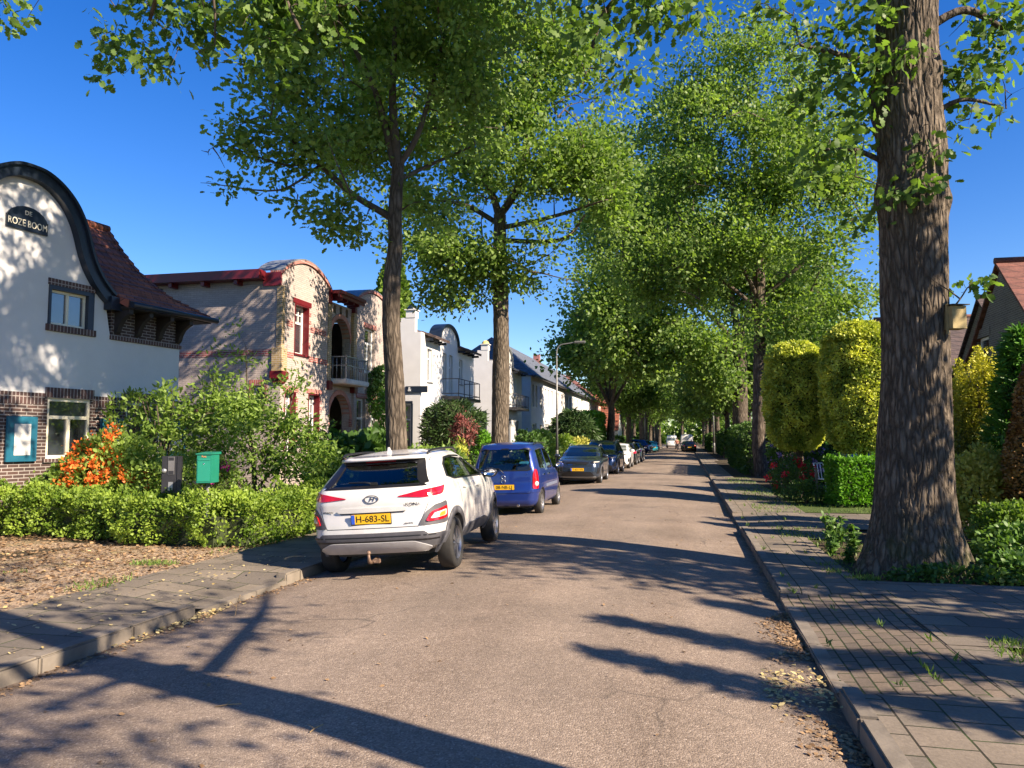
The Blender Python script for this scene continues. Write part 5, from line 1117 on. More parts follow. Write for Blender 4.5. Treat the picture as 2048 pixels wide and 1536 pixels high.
def foliage_flat(name, P, size, m, sj):
    n = len(P); T, F = LEAF_FAR; a = RNG.uniform(0,6.3,n); d = np.stack([np.cos(a),np.sin(a),RNG.uniform(-.25,.35,n)],1); u = np.stack([RNG.normal(size=n)*.3,RNG.normal(size=n)*.3,np.ones(n)],1)
    x = np.cross(d,u); x /= np.linalg.norm(x,axis=1)[:,None]; z = np.cross(x,d); s = (size*(1+RNG.uniform(-sj,sj,n)*.6))[:,None,None]
    V = P[:,None,:]+s*(T[None,:,0,None]*x[:,None,:]+T[None,:,1,None]*d[:,None,:]+T[None,:,2,None]*z[:,None,:])
    FF = (F[None]+(np.arange(n)*len(T))[:,None,None]).reshape(-1,4); me = fast_mesh(name, V.reshape(-1,3), FF); at = me.attributes.new('tint','FLOAT','FACE'); at.data.foreach_set('value', np.repeat(RNG.uniform(0,1,n),len(F)).astype(np.float32))
    return tag(mesh_obj(name, me, m), kind='stuff')
scatter()
# ------------------------------------------------------------ cars
def carpaint(name, col, metal=.25, rough=.35):
    t = NT(name); n = t.noise(t.obj(), 3, 5)
    c = t.ramp(n, [(.3, tuple(x*.9 for x in col)), (.7, tuple(min(1,x*1.05) for x in col))])
    d = t.noise(t.obj(), 60, 3)
    return t.done(t.bsdf(c, rough, metal, coat=.8, bump=d, bs=.02, bd=.002))
def glasscar(name, tint, dark):
    t = NT(name); g = t.n('BsdfGlossy'); g.inputs['Roughness'].default_value = .02; tr = t.n('BsdfTransparent'); tr.inputs[0].default_value = tint+(1,)
    lw = t.n('LayerWeight'); lw.inputs[0].default_value = .25; mx = t.n('MixShader')
    f = t.math('ADD', t.math('MULTIPLY', lw.outputs['Facing'], .45), dark)
    t.l(f, mx.inputs[0]); t.l(tr.outputs[0], mx.inputs[1]); t.l(g.outputs[0], mx.inputs[2]); return t.done(mx.outputs[0])
CGLASS = glasscar('car_glass', (.82,.86,.82), .05)
CGLASS_D = glasscar('tinted_car_glass', (.52,.56,.54), .05)
PLASTIC = M('dark_grey_plastic', (.075,.075,.085), .55, .12, 12, .12)
BLACKP = M('black_plastic', (.012,.012,.014), .35, .2, 10, .05)
TYRE = M('tyre_rubber', (.022,.021,.020), .8, .25, 12, .2)
ALLOY = M('alloy_rim', (.42,.43,.45), .3, .1, 12, .03, metal=.8)
DARKALLOY = M('dark_alloy_rim', (.10,.105,.12), .3, .1, 12, .03, metal=.7)
CHROME = M('chrome', (.75,.76,.78), .12, .03, 5, 0, metal=1)
REDL = M('red_lamp', (.42,.006,.012), .12, .25, 16, .05, coat=1)
CLEARL = M('clear_lamp', (.62,.58,.52), .10, .2, 14, .05, coat=1)
AMBERL = M('amber_lamp', (.75,.28,.04), .15, .1, 14, .05, coat=1)
PLATE_Y = M('yellow_plate', (.80,.47,.02), .4, .04, 12, .02)
PLATE_B = M('plate_blue', (.03,.10,.55), .4, .04, 12, .02)
INK = M('black_lettering', (.01,.01,.01), .5, .1, 12, 0)
SEATM = M('dark_seat_cloth', (.03,.03,.035), .9, .2, 10, .1)
RUST = M('rusty_steel', (.20,.13,.09), .6, .3, 20, .2, metal=.3)

def lerp_tab(tab, z):
    """tab rows (z, v...) interpolated smoothly"""
    zs = [r[0] for r in tab]
    return [float(np.interp(z, zs, [r[k] for r in tab])) for k in range(1, len(tab[0]))]
class Shape:
    """body as a stack of plan outlines: rows (z, rear y, front y, half width, rear corner, front corner, rear bow, front bow)"""
    def __init__(s, tab, roof, wheels, wr, slope=0.0, belt=.95, taper=(.06,.07)):
        s.tab = tab; s.roof = roof; s.belt = belt; s.slope = slope; s.taper = taper; s.wheels = wheels; s.wr = wr; s.cache = {}; s.zm = None
    def half(s, z, inset=0):
        key = (round(z,4), inset)
        if key in s.cache: return s.cache[key]
        yr, yf, w, cr, cf, br, bf = lerp_tab(s.tab, z); yr += inset; yf -= inset; w -= inset
        cr = min(cr, w*.9); cf = min(cf, w*.9); P = []
        def wx(y):   # slight narrowing to both ends
            t = (y-yr)/(yf-yr); return w-(s.taper[0]*max(0,(.30-t)/.30)**2+s.taper[1]*max(0,(t-.72)/.28)**2)
        wr_ = wx(yr+cr*.8); wf_ = wx(yf-cf*.8)
        for k in range(9): x = (wr_-cr)*k/8; P.append((x, yr+br*(x/w)**2))
        y0 = yr+br*((wr_-cr)/w)**2; ye = yr+br+cr
        for k in range(1, 9):
            a = math.pi/2*k/8; P.append((wr_-cr+cr*math.sin(a), y0+(ye-y0)*(1-math.cos(a))))
        yg = yf-bf-cf
        for k in range(1, 31):
            y = ye+(yg-ye)*k/30; P.append((min(wx(y), w) if k < 30 else wf_, y))
        y1 = yf-bf*((wf_-cf)/w)**2
        for k in range(1, 9):
            a = math.pi/2*k/8; P.append((wf_-cf+cf*math.cos(a), yg+(y1-yg)*math.sin(a)))
        for k in range(1, 9): x = (wf_-cf)*(1-k/8); P.append((x, yf-bf*(x/w)**2))
        A = np.array(P); s.cache[key] = A; return A
    def fix(s, x, y, z):
        yr, yf = s.tab[-1][1], s.tab[-1][2]
        if z > s.belt: z -= s.slope*max(0, (yf+.1-y-.9))**1.0*min(1,(z-s.belt)/(s.roof-s.belt))*.12
        if s.zm: z = float(np.interp(z, s.zm[0], s.zm[1]))
        return (x, y, z)
    def inv(s, z): return float(np.interp(z, s.zm[1], s.zm[0])) if s.zm else z
    def at(s, mode, u, z, off=0):
        """surface point. mode side: u = y (right side +, 'sideL' left); rear/front: u = x; arc: u = signed length round from the rear centre"""
        def raw(u, z):
            A = s.half(z)
            if mode in ('side','sideL'):
                i0 = 17; seg = A[i0-2:i0+32]; x = float(np.interp(u, seg[:,1], seg[:,0])); return Vector((x if mode == 'side' else -x, u, z))
            if mode == 'rear': seg = A[:17]; y = float(np.interp(abs(u), seg[:,0], seg[:,1])); return Vector((u, y, z))
            if mode == 'front': seg = A[-17:][::-1]; y = float(np.interp(abs(u), seg[:,0], seg[:,1])); return Vector((u, y, z))
            B_ = A if mode == 'arc' else A[::-1]
            d = np.concatenate([[0], np.cumsum(np.hypot(*np.diff(B_, axis=0).T))]); x = float(np.interp(abs(u), d, B_[:,0])); y = float(np.interp(abs(u), d, B_[:,1]))
            return Vector((math.copysign(x, u) if u else 0, y, z))
        p = raw(u, z)
        if off:
            e = .012; du = raw(u+e, z)-raw(u-e, z); dz = raw(u, min(z+e, s.roof))-raw(u, z-e); n = du.cross(dz).normalized()
            c = Vector((0, (s.tab[0][1]+s.tab[0][2])/2, z))
            if mode in ('side','sideL'): c.y = p.y
            if n.dot(p-c) < 0: n = -n
            p = p+n*off
        return Vector(s.fix(*p))
    def levels(s):
        zs = set(); T = s.tab
        for a,b in zip(T, T[1:]):
            n = max(1, int((b[0]-a[0])/.035), int(max(abs(b[1]-a[1]), abs(b[2]-a[2]))/.10))
            for k in range(n): zs.add(round(a[0]+(b[0]-a[0])*k/n, 4))
        zs.add(T[-1][0]); return sorted(zs)
    def bm(s, inset=0, z0=None, ztop=0):
        b = bmesh.new(); rings = []
        for z in [q for q in s.levels() if z0 is None or z0 <= q <= s.tab[-1][0]-ztop]:
            A = s.half(z, inset); full = [(x,y) for x,y in A]+[(-x,y) for x,y in A[::-1][1:-1]]
            rings.append([b.verts.new(s.fix(x,y,z)) for x,y in full])
        top = rings[-1]; zt = s.tab[-1][0]-ztop; A = s.half(zt, inset); yr, yf = A[0][1], A[-1][1]; cy = (yr+yf)/2
        full = [(x,y) for x,y in A]+[(-x,y) for x,y in A[::-1][1:-1]]
        if not ztop or True:
            for k in (.88,.72,.5,.28,.1):
                rings.append([b.verts.new(s.fix(x*k, cy+(y-cy)*(k+(1-k)*.0), zt+(s.roof-s.tab[-1][0])*(1-k**2.4))) for x,y in full])
        n = len(top)
        for a,c in zip(rings, rings[1:]):
            for i in range(n): f = b.faces.new((a[i],a[(i+1)%n],c[(i+1)%n],c[i])); f.smooth = True
        b.faces.new(rings[-1]).smooth = True; b.faces.new(rings[0][::-1]); return b
    def body(s, root, mats, cuts=(), hollow=True, z_in=.55, name='body'):
        o = bobj(name, s.bm(), mats[0], root); cs = []
        for wy in s.wheels:
            for sg in (-1,1):
                c = bmesh.new(); w = s.half(.5)[30][0]; x0, x1 = sorted((sg*(w-.30), sg*(w+.2)))
                lathe(c, [(s.wr, x0),(s.wr, x1)], 32, lambda a,b_,h: (h, wy+a, s.wz+b_)); 
                c.verts.ensure_lookup_table(); n = 32; c.faces.new([c.verts[i] for i in range(n)][::-1]); c.faces.new([c.verts[n+i] for i in range(n)]); cs.append(c)
        if hollow: cs.append(s.bm(.055, z_in, .03))
        for mode,poly in cuts: cs.append(s.patch_bm(mode, poly, -.13, .10, step=.12))
        cut(o, cs); o.data.materials.clear(); o.data.materials.append(mats[0]); o.data.materials.append(mats[1])
        wx = s.half(.5)[30][0]; me = o.data; z_in = s.fix(0,0,z_in)[2]
        for p in me.polygons:   # the hollow wheel housings and cabin lining are dark
            c = p.center; inner = False
            for wy in s.wheels:
                d = math.hypot(c.y-wy, c.z-s.wz)
                if d < s.wr+.012 and abs(c.x) < wx-.02 and c.z < s.wz+s.wr: 
                    rad = Vector((0,c.y-wy,c.z-s.wz)); inner = inner or rad.length < 1e-4 or p.normal.dot(rad.normalized()) < -.3 or d < s.wr-.03
            cc = Vector((c.x, c.y, 0)); mid = (s.tab[-1][1]+s.tab[-1][2])/2
            o_ = Vector((c.x, (c.y-mid)*.4, 0))
            if hollow and c.z > z_in-.01 and p.normal.dot(o_.normalized() if o_.length > .01 else Vector((0,0,1))) < -.35: inner = True
            if hollow and p.normal.z < -.5 and c.z > 1.1: inner = True
            if hollow and p.normal.z > .9 and c.z < z_in+.02 and c.z > z_in-.05: inner = True
            p.material_index = 1 if inner else 0
        return o
    def patch_bm(s, mode, poly, o0, o1, step=.07):
        """closed slab that follows the body between two offsets"""
        b = bmesh.new(); vs_ = [b.verts.new((u,0,z)) for u,z in poly]; b.faces.new(vs_)
        us = [p[0] for p in poly]; zs = [p[1] for p in poly]
        for lo,hi,ax in ((min(us),max(us),0),(min(zs),max(zs),2)):
            n = int((hi-lo)/step)
            for k in range(1, n+1):
                v = lo+(hi-lo)*k/(n+1); co = [0,0,0]; co[ax] = v; no = [0,0,0]; no[ax] = 1
                bmesh.ops.bisect_plane(b, geom=list(b.verts)+list(b.edges)+list(b.faces), plane_co=co, plane_no=no)
        ret = bmesh.ops.extrude_face_region(b, geom=list(b.faces)); top = {v for v in ret['geom'] if isinstance(v, bmesh.types.BMVert)}
        for v in list(b.verts): v.co = s.at(mode, v.co.x, v.co.z, o1 if v in top else o0)
        bmesh.ops.recalc_face_normals(b, faces=b.faces); return b
    def patch(s, root, name, mode, poly, m, o0=-.01, o1=.004, smooth=True, step=.07):
        b = s.patch_bm(mode, poly, o0, o1, step)
        for f in b.faces: f.smooth = smooth
        o = bobj(name, b, m, root)
        if smooth:
            try: o.data.set_sharp_from_angle(angle=R(35))
            except Exception: pass
        return o
def rp(pts, n=3, r=.25):
    """round the corners of a polygon"""
    out = []; L = len(pts)
    for i in range(L):
        p = Vector(pts[i]+(0,)); a = Vector(pts[i-1]+(0,)); b = Vector(pts[(i+1)%L]+(0,)); pa = p.lerp(a, r); pb = p.lerp(b, r)
        for k in range(n+1): t = k/n; q = pa*(1-t)**2+p*2*t*(1-t)+pb*t*t; out.append((q.x,q.y))
    return out
def wheel(root, x, y, r, w, sg, m=ALLOY, spokes=5, twin=True):
    t = empty('wheel', (x,y,r)); t.parent = root; f = lambda a,b,h: (h*sg, a, b)
    bm = bmesh.new(); lathe(bm, [(r*.62,-w*.48),(r*.80,-w*.5),(r*.95,-w*.47),(r,-w*.34),(r,w*.34),(r*.95,w*.47),(r*.82,w*.5),(r*.66,w*.44),(r*.62,w*.30)], 36, f)
    for k in range(4): pass
    bobj('tyre', bm, TYRE, t)
    bm = bmesh.new(); lathe(bm, [(r*.655,w*.45),(r*.63,w*.36),(r*.60,w*.10),(r*.60,-w*.4)], 36, f)
    R0 = r*.62
    for k in range(spokes):
        for dd in ((-.13,.13) if twin else (0,)):
            a = 2*math.pi*k/spokes+dd; c, s_ = math.cos(a), math.sin(a); hw = r*(.055 if twin else .10)
            box(bm, (r*.08,-hw,w*.26),(R0,hw,w*.36), lambda u,v,h,c=c,s_=s_: f(u*c-v*s_, u*s_+v*c, h+.03*(1-u/R0)*w))
    lathe(bm, [(.001,w*.40),(r*.10,w*.40),(r*.16,w*.34),(r*.17,w*.24)], 16, f); o = bobj('rim', bm, m, t)
    bm = bmesh.new(); lathe(bm, [(.001,w*.02),(r*.45,w*.02),(r*.45,-w*.1)], 20, f); bobj('brake_disc', bm, GREYMETAL, t); return t
def plate(root, loc, w, h, txt, rot, yaw=0, lift=.0, b=True, size=.085):
    e = empty('number_plate', loc); e.parent = root; e.rotation_euler = (R(rot), 0, R(yaw)); bm = bmesh.new(); box(bm, (-w/2,-.004,-h/2),(w/2,.004,h/2), bev=.002)
    bobj('plate_face', bm, PLATE_Y, e); bm = bmesh.new(); box(bm, (-w/2-.008,.0045,-h/2-.012),(w/2+.008,.012,h/2+.008)); bobj('plate_holder', bm, BLACKP, e)
    if b: bm = bmesh.new(); box(bm, (-w/2+.002,-.0055,-h/2+.003),(-w/2+.045,-.0041,h/2-.003)); bobj('blue_band', bm, PLATE_B, e)
    text(txt, size, INK, e, (.022,-.006,-.002), (R(90),0,0), 'plate_lettering', .0008, sx=1.0)
    return e
def seat(root, x, y, z, hr=True, m=None):
    bm = bmesh.new(); box(bm, (x-.24,y-.06,z),(x+.24,y+.06,z+.62), bev=.04); o = bobj('seat', bm, m or SEATM, root)
    if hr: bm = bmesh.new(); box(bm, (x-.12,y-.05,z+.66),(x+.12,y+.04,z+.84), bev=.04); box(bm, (x-.05,y-.01,z+.6),(x-.04,y,z+.68)); box(bm, (x+.04,y-.01,z+.6),(x+.05,y,z+.68)); bobj('headrest', bm, m or SEATM, o)
def mirror(root, x, y, z, sg, m, cap=BLACKP, s=1.0):
    bm = bmesh.new(); bmesh.ops.create_icosphere(bm, subdivisions=3, radius=1)
    for v in bm.verts:
        v.co = Vector((x+sg*.10*s+v.co.x*.115*s, y+(v.co.y*.07-.01 if v.co.y > -.35 else -.045)*s, z+v.co.z*.075*s))
        
    for f in bm.faces: f.smooth = True
    o = bobj('mirror', bm, m, root); bm = bmesh.new(); tube(bm, [(x-sg*.03,y+.02,z-.05),(x+sg*.05,y,z-.03)], .028, 6); bobj('mirror_arm', bm, cap, o)
    bm = bmesh.new(); lathe(bm, [(.001,0),(1,0),(1,.02)], 20, lambda a,b,h: (x+sg*.105*s+a*.095*s, y-.062*s-h*.3, z+b*.058*s)); bobj('mirror_glass', bm, CHROME, o)
def hsections(o): return o

def crossover_rear():
    """white compact crossover seen from behind"""
    r = empty('parked_car', (0,0,0), 0, 'white compact crossover with dark grey cladding and a tow ball, the nearest parked car', 'car', 'cars parked along the left kerb')
    T = [(.27,-1.94,1.95,.76,.22,.25,.05,.06),(.33,-2.03,2.03,.83,.26,.30,.09,.10),(.42,-2.07,2.08,.875,.27,.32,.10,.14),(.60,-2.05,2.07,.885,.27,.33,.10,.16),(.72,-2.02,2.04,.885,.27,.34,.09,.18),
         (.84,-2.02,1.98,.88,.26,.36,.09,.2),(.93,-1.99,1.86,.865,.25,.38,.09,.2),(.99,-1.95,1.45,.845,.25,.32,.09,.16),(1.03,-1.90,1.05,.825,.25,.22,.09,.1),(1.12,-1.83,.90,.79,.24,.2,.09,.08),
         (1.24,-1.72,.66,.735,.23,.2,.09,.08),(1.36,-1.60,.40,.68,.22,.2,.08,.08),(1.44,-1.55,.20,.635,.22,.2,.08,.08),(1.485,-1.56,.08,.60,.22,.2,.08,.08)]
    s = Shape(T, 1.555, (-1.28,1.32), .375, slope=.35, belt=1.0); s.wz = .33; s.zm = ((0,.2,.45,1.03,1.485,1.6),(0,.235,.535,1.13,1.50,1.605))
    WHITEP = carpaint('white_car_paint', (.60,.595,.58), 0.0, .3)
    rg = rp([(-.62,1.03),(.62,1.03),(.555,1.10),(.50,1.375),(-.50,1.375),(-.555,1.10)],3,.12)
    gR = [(-1.28,1.10),(-1.05,1.055),(-.15,1.035),(-.15,1.36),(-.55,1.395),(-.95,1.375),(-1.15,1.28)]; gF = [(-.09,1.034),(.86,1.02),(.62,1.13),(.30,1.29),(.02,1.365),(-.09,1.362)]
    ws = [(-.66,1.05),(.66,1.05),(.56,1.38),(-.56,1.38)]
    cuts = [('rear', rg),('side',gR),('side',gF),('sideL',gR),('sideL',gF),('front',ws)]
    b = s.body(r, (WHITEP, BLACKP), cuts)
    g = s.patch(r, 'rear_window', 'rear', rg, CGLASS_D, -.012, -.004)
    for mode in ('side','sideL'):
        s.patch(r, 'side_window', mode, gR, CGLASS, -.012, -.004); s.patch(r, 'side_window', mode, gF, CGLASS, -.012, -.004)
        # black frame round the windows
        fr = [(-1.36,1.10),(-1.08,1.030),(.95,.995),(.66,1.15),(.32,1.31),(.03,1.395),(-.30,1.42),(-.60,1.425),(-.98,1.405),(-1.2,1.30)]
        inner = [(-1.28,1.10),(-1.05,1.055),(.86,1.02),(.62,1.13),(.30,1.29),(.02,1.365),(-.30,1.385),(-.55,1.395),(-.95,1.375),(-1.15,1.28)]
        for k in range(10):
            q = [fr[k], fr[(k+1)%10], inner[(k+1)%10], inner[k]]; s.patch(r, 'window_trim', mode, q, BLACKP, -.008, .003, step=.2)
        s.patch(r, 'window_trim', mode, [(-.15,1.035),(-.09,1.035),(-.09,1.365),(-.15,1.362)], BLACKP, -.01, .003)
    s.patch(r, 'windscreen', 'front', ws, CGLASS, -.012, -.004)
    for k in range(len(rg)):
        a_, b_ = rg[k], rg[(k+1)%len(rg)]; q_ = lambda p: (p[0]*1.05, 1.2+(p[1]-1.2)*1.12)
        s.patch(r, 'window_seal', 'rear', [a_, b_, q_(b_), q_(a_)], BLACKP, -.012, .007, step=.5)
    # gloss black surround of the rear window, spoiler
    for sg in (-1,1):
        s.patch(r, 'pillar_trim', 'arc', [(sg*.60,1.015),(sg*.70,1.04),(sg*.655,1.14),(sg*.605,1.30),(sg*.575,1.42),(sg*.49,1.42),(sg*.48,1.36),(sg*.54,1.10)], BLACKP, -.012, .009)
    s.patch(r, 'rear_window_surround', 'rear', [(-.60,1.376),(.60,1.376),(.60,1.425),(-.60,1.425)], BLACKP, -.008, .004)
    s.patch(r, 'rear_window_surround', 'rear', [(-.68,.995),(.68,.995),(.63,1.029),(-.63,1.029)], BLACKP, -.008, .0035)
    bm = bmesh.new(); n = 12
    def sp(u, k): # spoiler lip
        p = s.at('rear', u, 1.44); return [(p.x*1.02,p.y+.10,p.z+.058),(p.x*1.0,p.y-.105+.05*u*u,p.z+.015),(p.x*1.0,p.y-.10+.05*u*u,p.z-.012),(p.x*1.01,p.y+.03,p.z-.01)][k]
    for i in range(n): 
        a, c = -.56+1.12*i/n, -.56+1.12*(i+1)/n; V = [bm.verts.new(sp(a,k)) for k in range(4)]; W = [bm.verts.new(sp(c,k)) for k in range(4)]
        for k in range(4): bm.faces.new((V[k],V[(k+1)%4],W[(k+1)%4],W[k])).smooth = True
        if i == 0: bm.faces.new(V)
        if i == n-1: bm.faces.new(W[::-1])
    bmesh.ops.remove_doubles(bm, verts=bm.verts, dist=.001); so = bobj('spoiler', bm, WHITEP, r)
    s.patch(so, 'third_brake_light', 'rear', [(-.20,1.395),(.20,1.395),(.19,1.418),(-.19,1.418)], REDL, .004, .03)
    # slim tail lamps high, block lamps low in grey housings
    for sg in (-1,1):
        L = rp([(sg*.30,.885),(sg*.66,.952),(sg*1.02,.985),(sg*.985,.925),(sg*.93,.885),(sg*.66,.860)],3,.18)
        lm = s.patch(r, 'tail_lamp', 'arc', L, REDL, -.005, .012); s.patch(lm, 'lamp_line', 'arc', [(sg*.70,.888),(sg*.93,.905),(sg*.955,.925),(sg*.70,.905)], M('bright_red_lamp', (.75,.02,.02), .15, .1, 12, 0, coat=1), .0122, .015)
        s.patch(lm, 'lamp_seam', 'arc', [(sg*.735,.866),(sg*.742,.866),(sg*.742,.952),(sg*.735,.952)], BLACKP, .0122, .0155)
        H = rp([(sg*.58,.535),(sg*.68,.70),(sg*.80,.77),(sg*1.06,.80),(sg*1.10,.545)],3,.16)
        hs = s.patch(r, 'lamp_housing', 'arc', H, PLASTIC, -.005, .010)
        Lw = rp([(sg*.665,.575),(sg*.74,.695),(sg*1.03,.748),(sg*1.045,.60)],3,.2)
        lw = s.patch(hs, 'low_tail_lamp', 'arc', Lw, REDL, .0101, .024); s.patch(lw, 'reversing_lens', 'arc', rp([(sg*.72,.605),(sg*.78,.672),(sg*.99,.705),(sg*.99,.63)],3,.2), CLEARL, .0242, .028)
        s.patch(lw, 'indicator_lens', 'arc', rp([(sg*.84,.62),(sg*.86,.668),(sg*.96,.685),(sg*.96,.635)],2,.2), AMBERL, .0282, .031)
    # lower cladding and bumper
    zt = lambda u: .46 if abs(u) < .6 else .46-.03*min(1,(abs(u)-.6)/.2)
    top = [(u/20, .475+.0*abs(u)-(.035 if abs(u) > 13 else 0)) for u in range(-23, 24)]
    s.patch(r, 'bumper_cladding', 'arc', [(1.16,.32),(-1.16,.32)]+top, PLASTIC, -.02, .016, step=.06)
    s.patch(r, 'bumper_crease', 'arc', [(.86,.385),(-.86,.385),(-.86,.400),(.86,.400)], BLACKP, .012, .0175); s.patch(r, 'bumper_crease', 'arc', [(.80,.425),(-.80,.425),(-.80,.436),(.80,.436)], BLACKP, .012, .0175)
    s.patch(r, 'skid_plate', 'arc', rp([(-.66,.28),(.66,.28),(.74,.32),(.52,.385),(-.52,.385),(-.74,.32)],2,.1), M('silver_plastic', (.42,.42,.43), .45, .08, 12, .05, metal=.3), .014, .028)
    for mode in ('side','sideL'):
        for wy in s.wheels:
            n = 18; A = [(wy+.372*math.cos(R(t)), .33+.372*math.sin(R(t))) for t in [-8+196*k/n for k in range(n+1)]]; Bq = [(wy+.475*math.cos(R(t)), .33+.460*math.sin(R(t))) for t in [-8+196*k/n for k in range(n+1)]]
            Bq = [(max(min(u, s.wheels[1]+.5), -1.86), z) for u,z in Bq]
            bm = bmesh.new()
            for k in range(n):
                q = [A[k],A[k+1],Bq[k+1],Bq[k]]; V = [[bm.verts.new(s.at(mode,u,s.inv(z),o)) for u,z in q] for o in (-.02,.018)]
                for j in range(4): bm.faces.new((V[0][j],V[0][(j+1)%4],V[1][(j+1)%4],V[1][j]))
                bm.faces.new(V[1]).smooth = True
            bmesh.ops.remove_doubles(bm, verts=bm.verts, dist=.0004)
            bobj('arch_cladding', bm, PLASTIC, r)
        s.patch(r, 'sill_cladding', mode, [(-.86,.28),(.90,.28),(.90,.36),(.50,.42),(-.55,.42),(-.86,.38)], PLASTIC, -.02, .014)
        for y0 in (-.13,): s.patch(r, 'door_gap', mode, [(y0,.42),(y0+.008,.42),(y0+.012,1.03),(y0+.004,1.03)], BLACKP, .0,.0015)
        s.patch(r, 'door_gap', mode, [(-.93,.72),(-.922,.72),(-.99,1.03),(-.998,1.03)], BLACKP, .0,.0015); s.patch(r, 'door_gap', mode, [(.92,.42),(.928,.42),(.94,.98),(.932,.98)], BLACKP, .0,.0015)
        for y0,yy in ((-.82,.9),(.02,.87)):
            h = s.patch(r, 'door_handle', mode, rp([(y0,yy),(y0+.19,yy-.008),(y0+.19,yy+.018),(y0,yy+.026)],2,.3), WHITEP, .0, .028)
    # tailgate shut line, number plate recess, creases
    for sg in (-1,1): s.patch(r, 'tailgate_gap', 'arc', [(sg*.585,.535),(sg*.592,.535),(sg*.742,.86),(sg*.735,.86)], BLACKP, .0,.0015)
    s.patch(r, 'tailgate_gap', 'arc', [(-.59,.528),(.59,.528),(.59,.536),(-.59,.536)], BLACKP, .0, .0015)
    s.patch(r, 'plate_ledge', 'rear', rp([(-.42,.715),(.42,.715),(.45,.745),(.40,.775),(-.40,.775),(-.45,.745)],2,.2), WHITEP, -.01, .022)
    s.patch(r, 'plate_ledge_shadow_gap', 'rear', [(-.40,.700),(.40,.700),(.42,.7148),(-.42,.7148)], PLASTIC, -.01, .006)
    p = s.at('rear', 0, .635); plate(r, (0,p.y-.020,p.z+.01), .50, .118, 'H-683-SL', 4, size=.112)
    p = s.at('rear', 0, .872); e = empty('badge', (0,p.y-.006,p.z)); e.parent = r; e.rotation_euler = (R(-10),0,0)
    bm = bmesh.new(); n = 28
    for k in range(n):
        a,b_ = 2*math.pi*k/n, 2*math.pi*(k+1)/n; P = [(o*math.cos(t)*.095, z*1.0, o*math.sin(t)*.050) for t in (a,b_) for o in (.84,1) for z in (0,-.008)]
        V = [bm.verts.new(q) for q in P]
        for q in ((1,5,7,3),(2,3,7,6),(0,4,5,1)): bm.faces.new([V[j] for j in q])
    bmesh.ops.remove_doubles(bm, verts=bm.verts, dist=.0004); bobj('badge_ring', bm, M('badge_metal', (.16,.16,.17), .35, .1, 12, 0, metal=.6), e)
    text('H', .085, M('badge_metal', (.16,.16,.17), .35), e, (.0,-.004,0), (R(90),0,0), 'badge_letter', .003, sx=1.1, shear=.45)
    for tx,x,z,sz,sx in (('KONA',.52,.79,.052,1.25),('electric',.47,.575,.036,1.0),('HYUNDAI',-.58,.735,.030,1.1)):
        q = s.at('arc', x, z, .006); a = math.atan2(q.x, 1)*0+ (12 if x > 0 else -12)
        text(tx, sz, INK, r, tuple(q), (R(86),0,R(a)), 'lettering', .001, sx=sx)
    bm = bmesh.new(); q = s.at('rear', 0, 1.05, .02); tube(bm, [(.0,q.y,q.z),(-.12,q.y+.005,q.z+.022),(-.33,q.y+.02,q.z+.026)], .012, 6); box(bm, (-.05,q.y-.015,q.z-.02),(.05,q.y+.02,q.z+.02), bev=.008); bobj('rear_wiper', bm, BLACKP, r)
    for sg in (-1,1):   # roof rails
        bm = bmesh.new(); pp = catmull([(sg*.575,-1.42,1.49),(sg*.585,-1.25,1.53),(sg*.60,-.7,1.548),(sg*.60,-.2,1.545),(sg*.58,.08,1.49)],5); tube(bm, pp, .017, 6); bobj('roof_rail', bm, BLACKP, r)
    bm = bmesh.new(); pr = [(-1.28,1.50),(-1.12,1.50),(-1.18,1.53),(-1.235,1.60),(-1.265,1.60)]; prism(bm, pr, -.022, .022, lambda u,d,z: (d*(1 if z < 1.55 else .35),u,z)); bobj('antenna_fin', bm, WHITEP, r)
    bm = bmesh.new(); tube(bm, [(0,-1.9,.24),(0,-2.10,.22),(.0,-2.17,.235),(-.0,-2.19,.29),(0,-2.19,.325)], [.022,.022,.024,.018,.016], 8); bmesh.ops.create_uvsphere(bm, u_segments=10, v_segments=8, radius=.026, matrix=Matrix.Translation((0,-2.19,.345)))
    box(bm, (.03,-2.13,.21),(.11,-2.08,.26), bev=.006); tube(bm, [(.0,-2.12,.235),(.07,-2.11,.235)], .02, 6); bobj('tow_ball', bm, RUST, r)
    slabm = bmesh.new(); box(slabm, (-.60,-1.65,.24),(.60,1.6,.34)); bobj('underbody', slabm, BLACKP, r)
    for x in (-.36,.36): seat(r, x, .05, .70); seat(r, x, -.82, .70)
    for sg in (-1,1):
        for wy in s.wheels: wheel(r, sg*.775, wy, .325, .215, sg, M('two_tone_alloy', (.30,.31,.34), .3, .1, 12, 0, metal=.8), 5)
        mirror(r, sg*.86, .72, 1.13, sg, BLACKP)
    return r
k = crossover_rear()
k.location = (-3.845, 10.92, road_z(-3.86)+.0); k.rotation_euler = (0, R(-3.7), R(3.2))

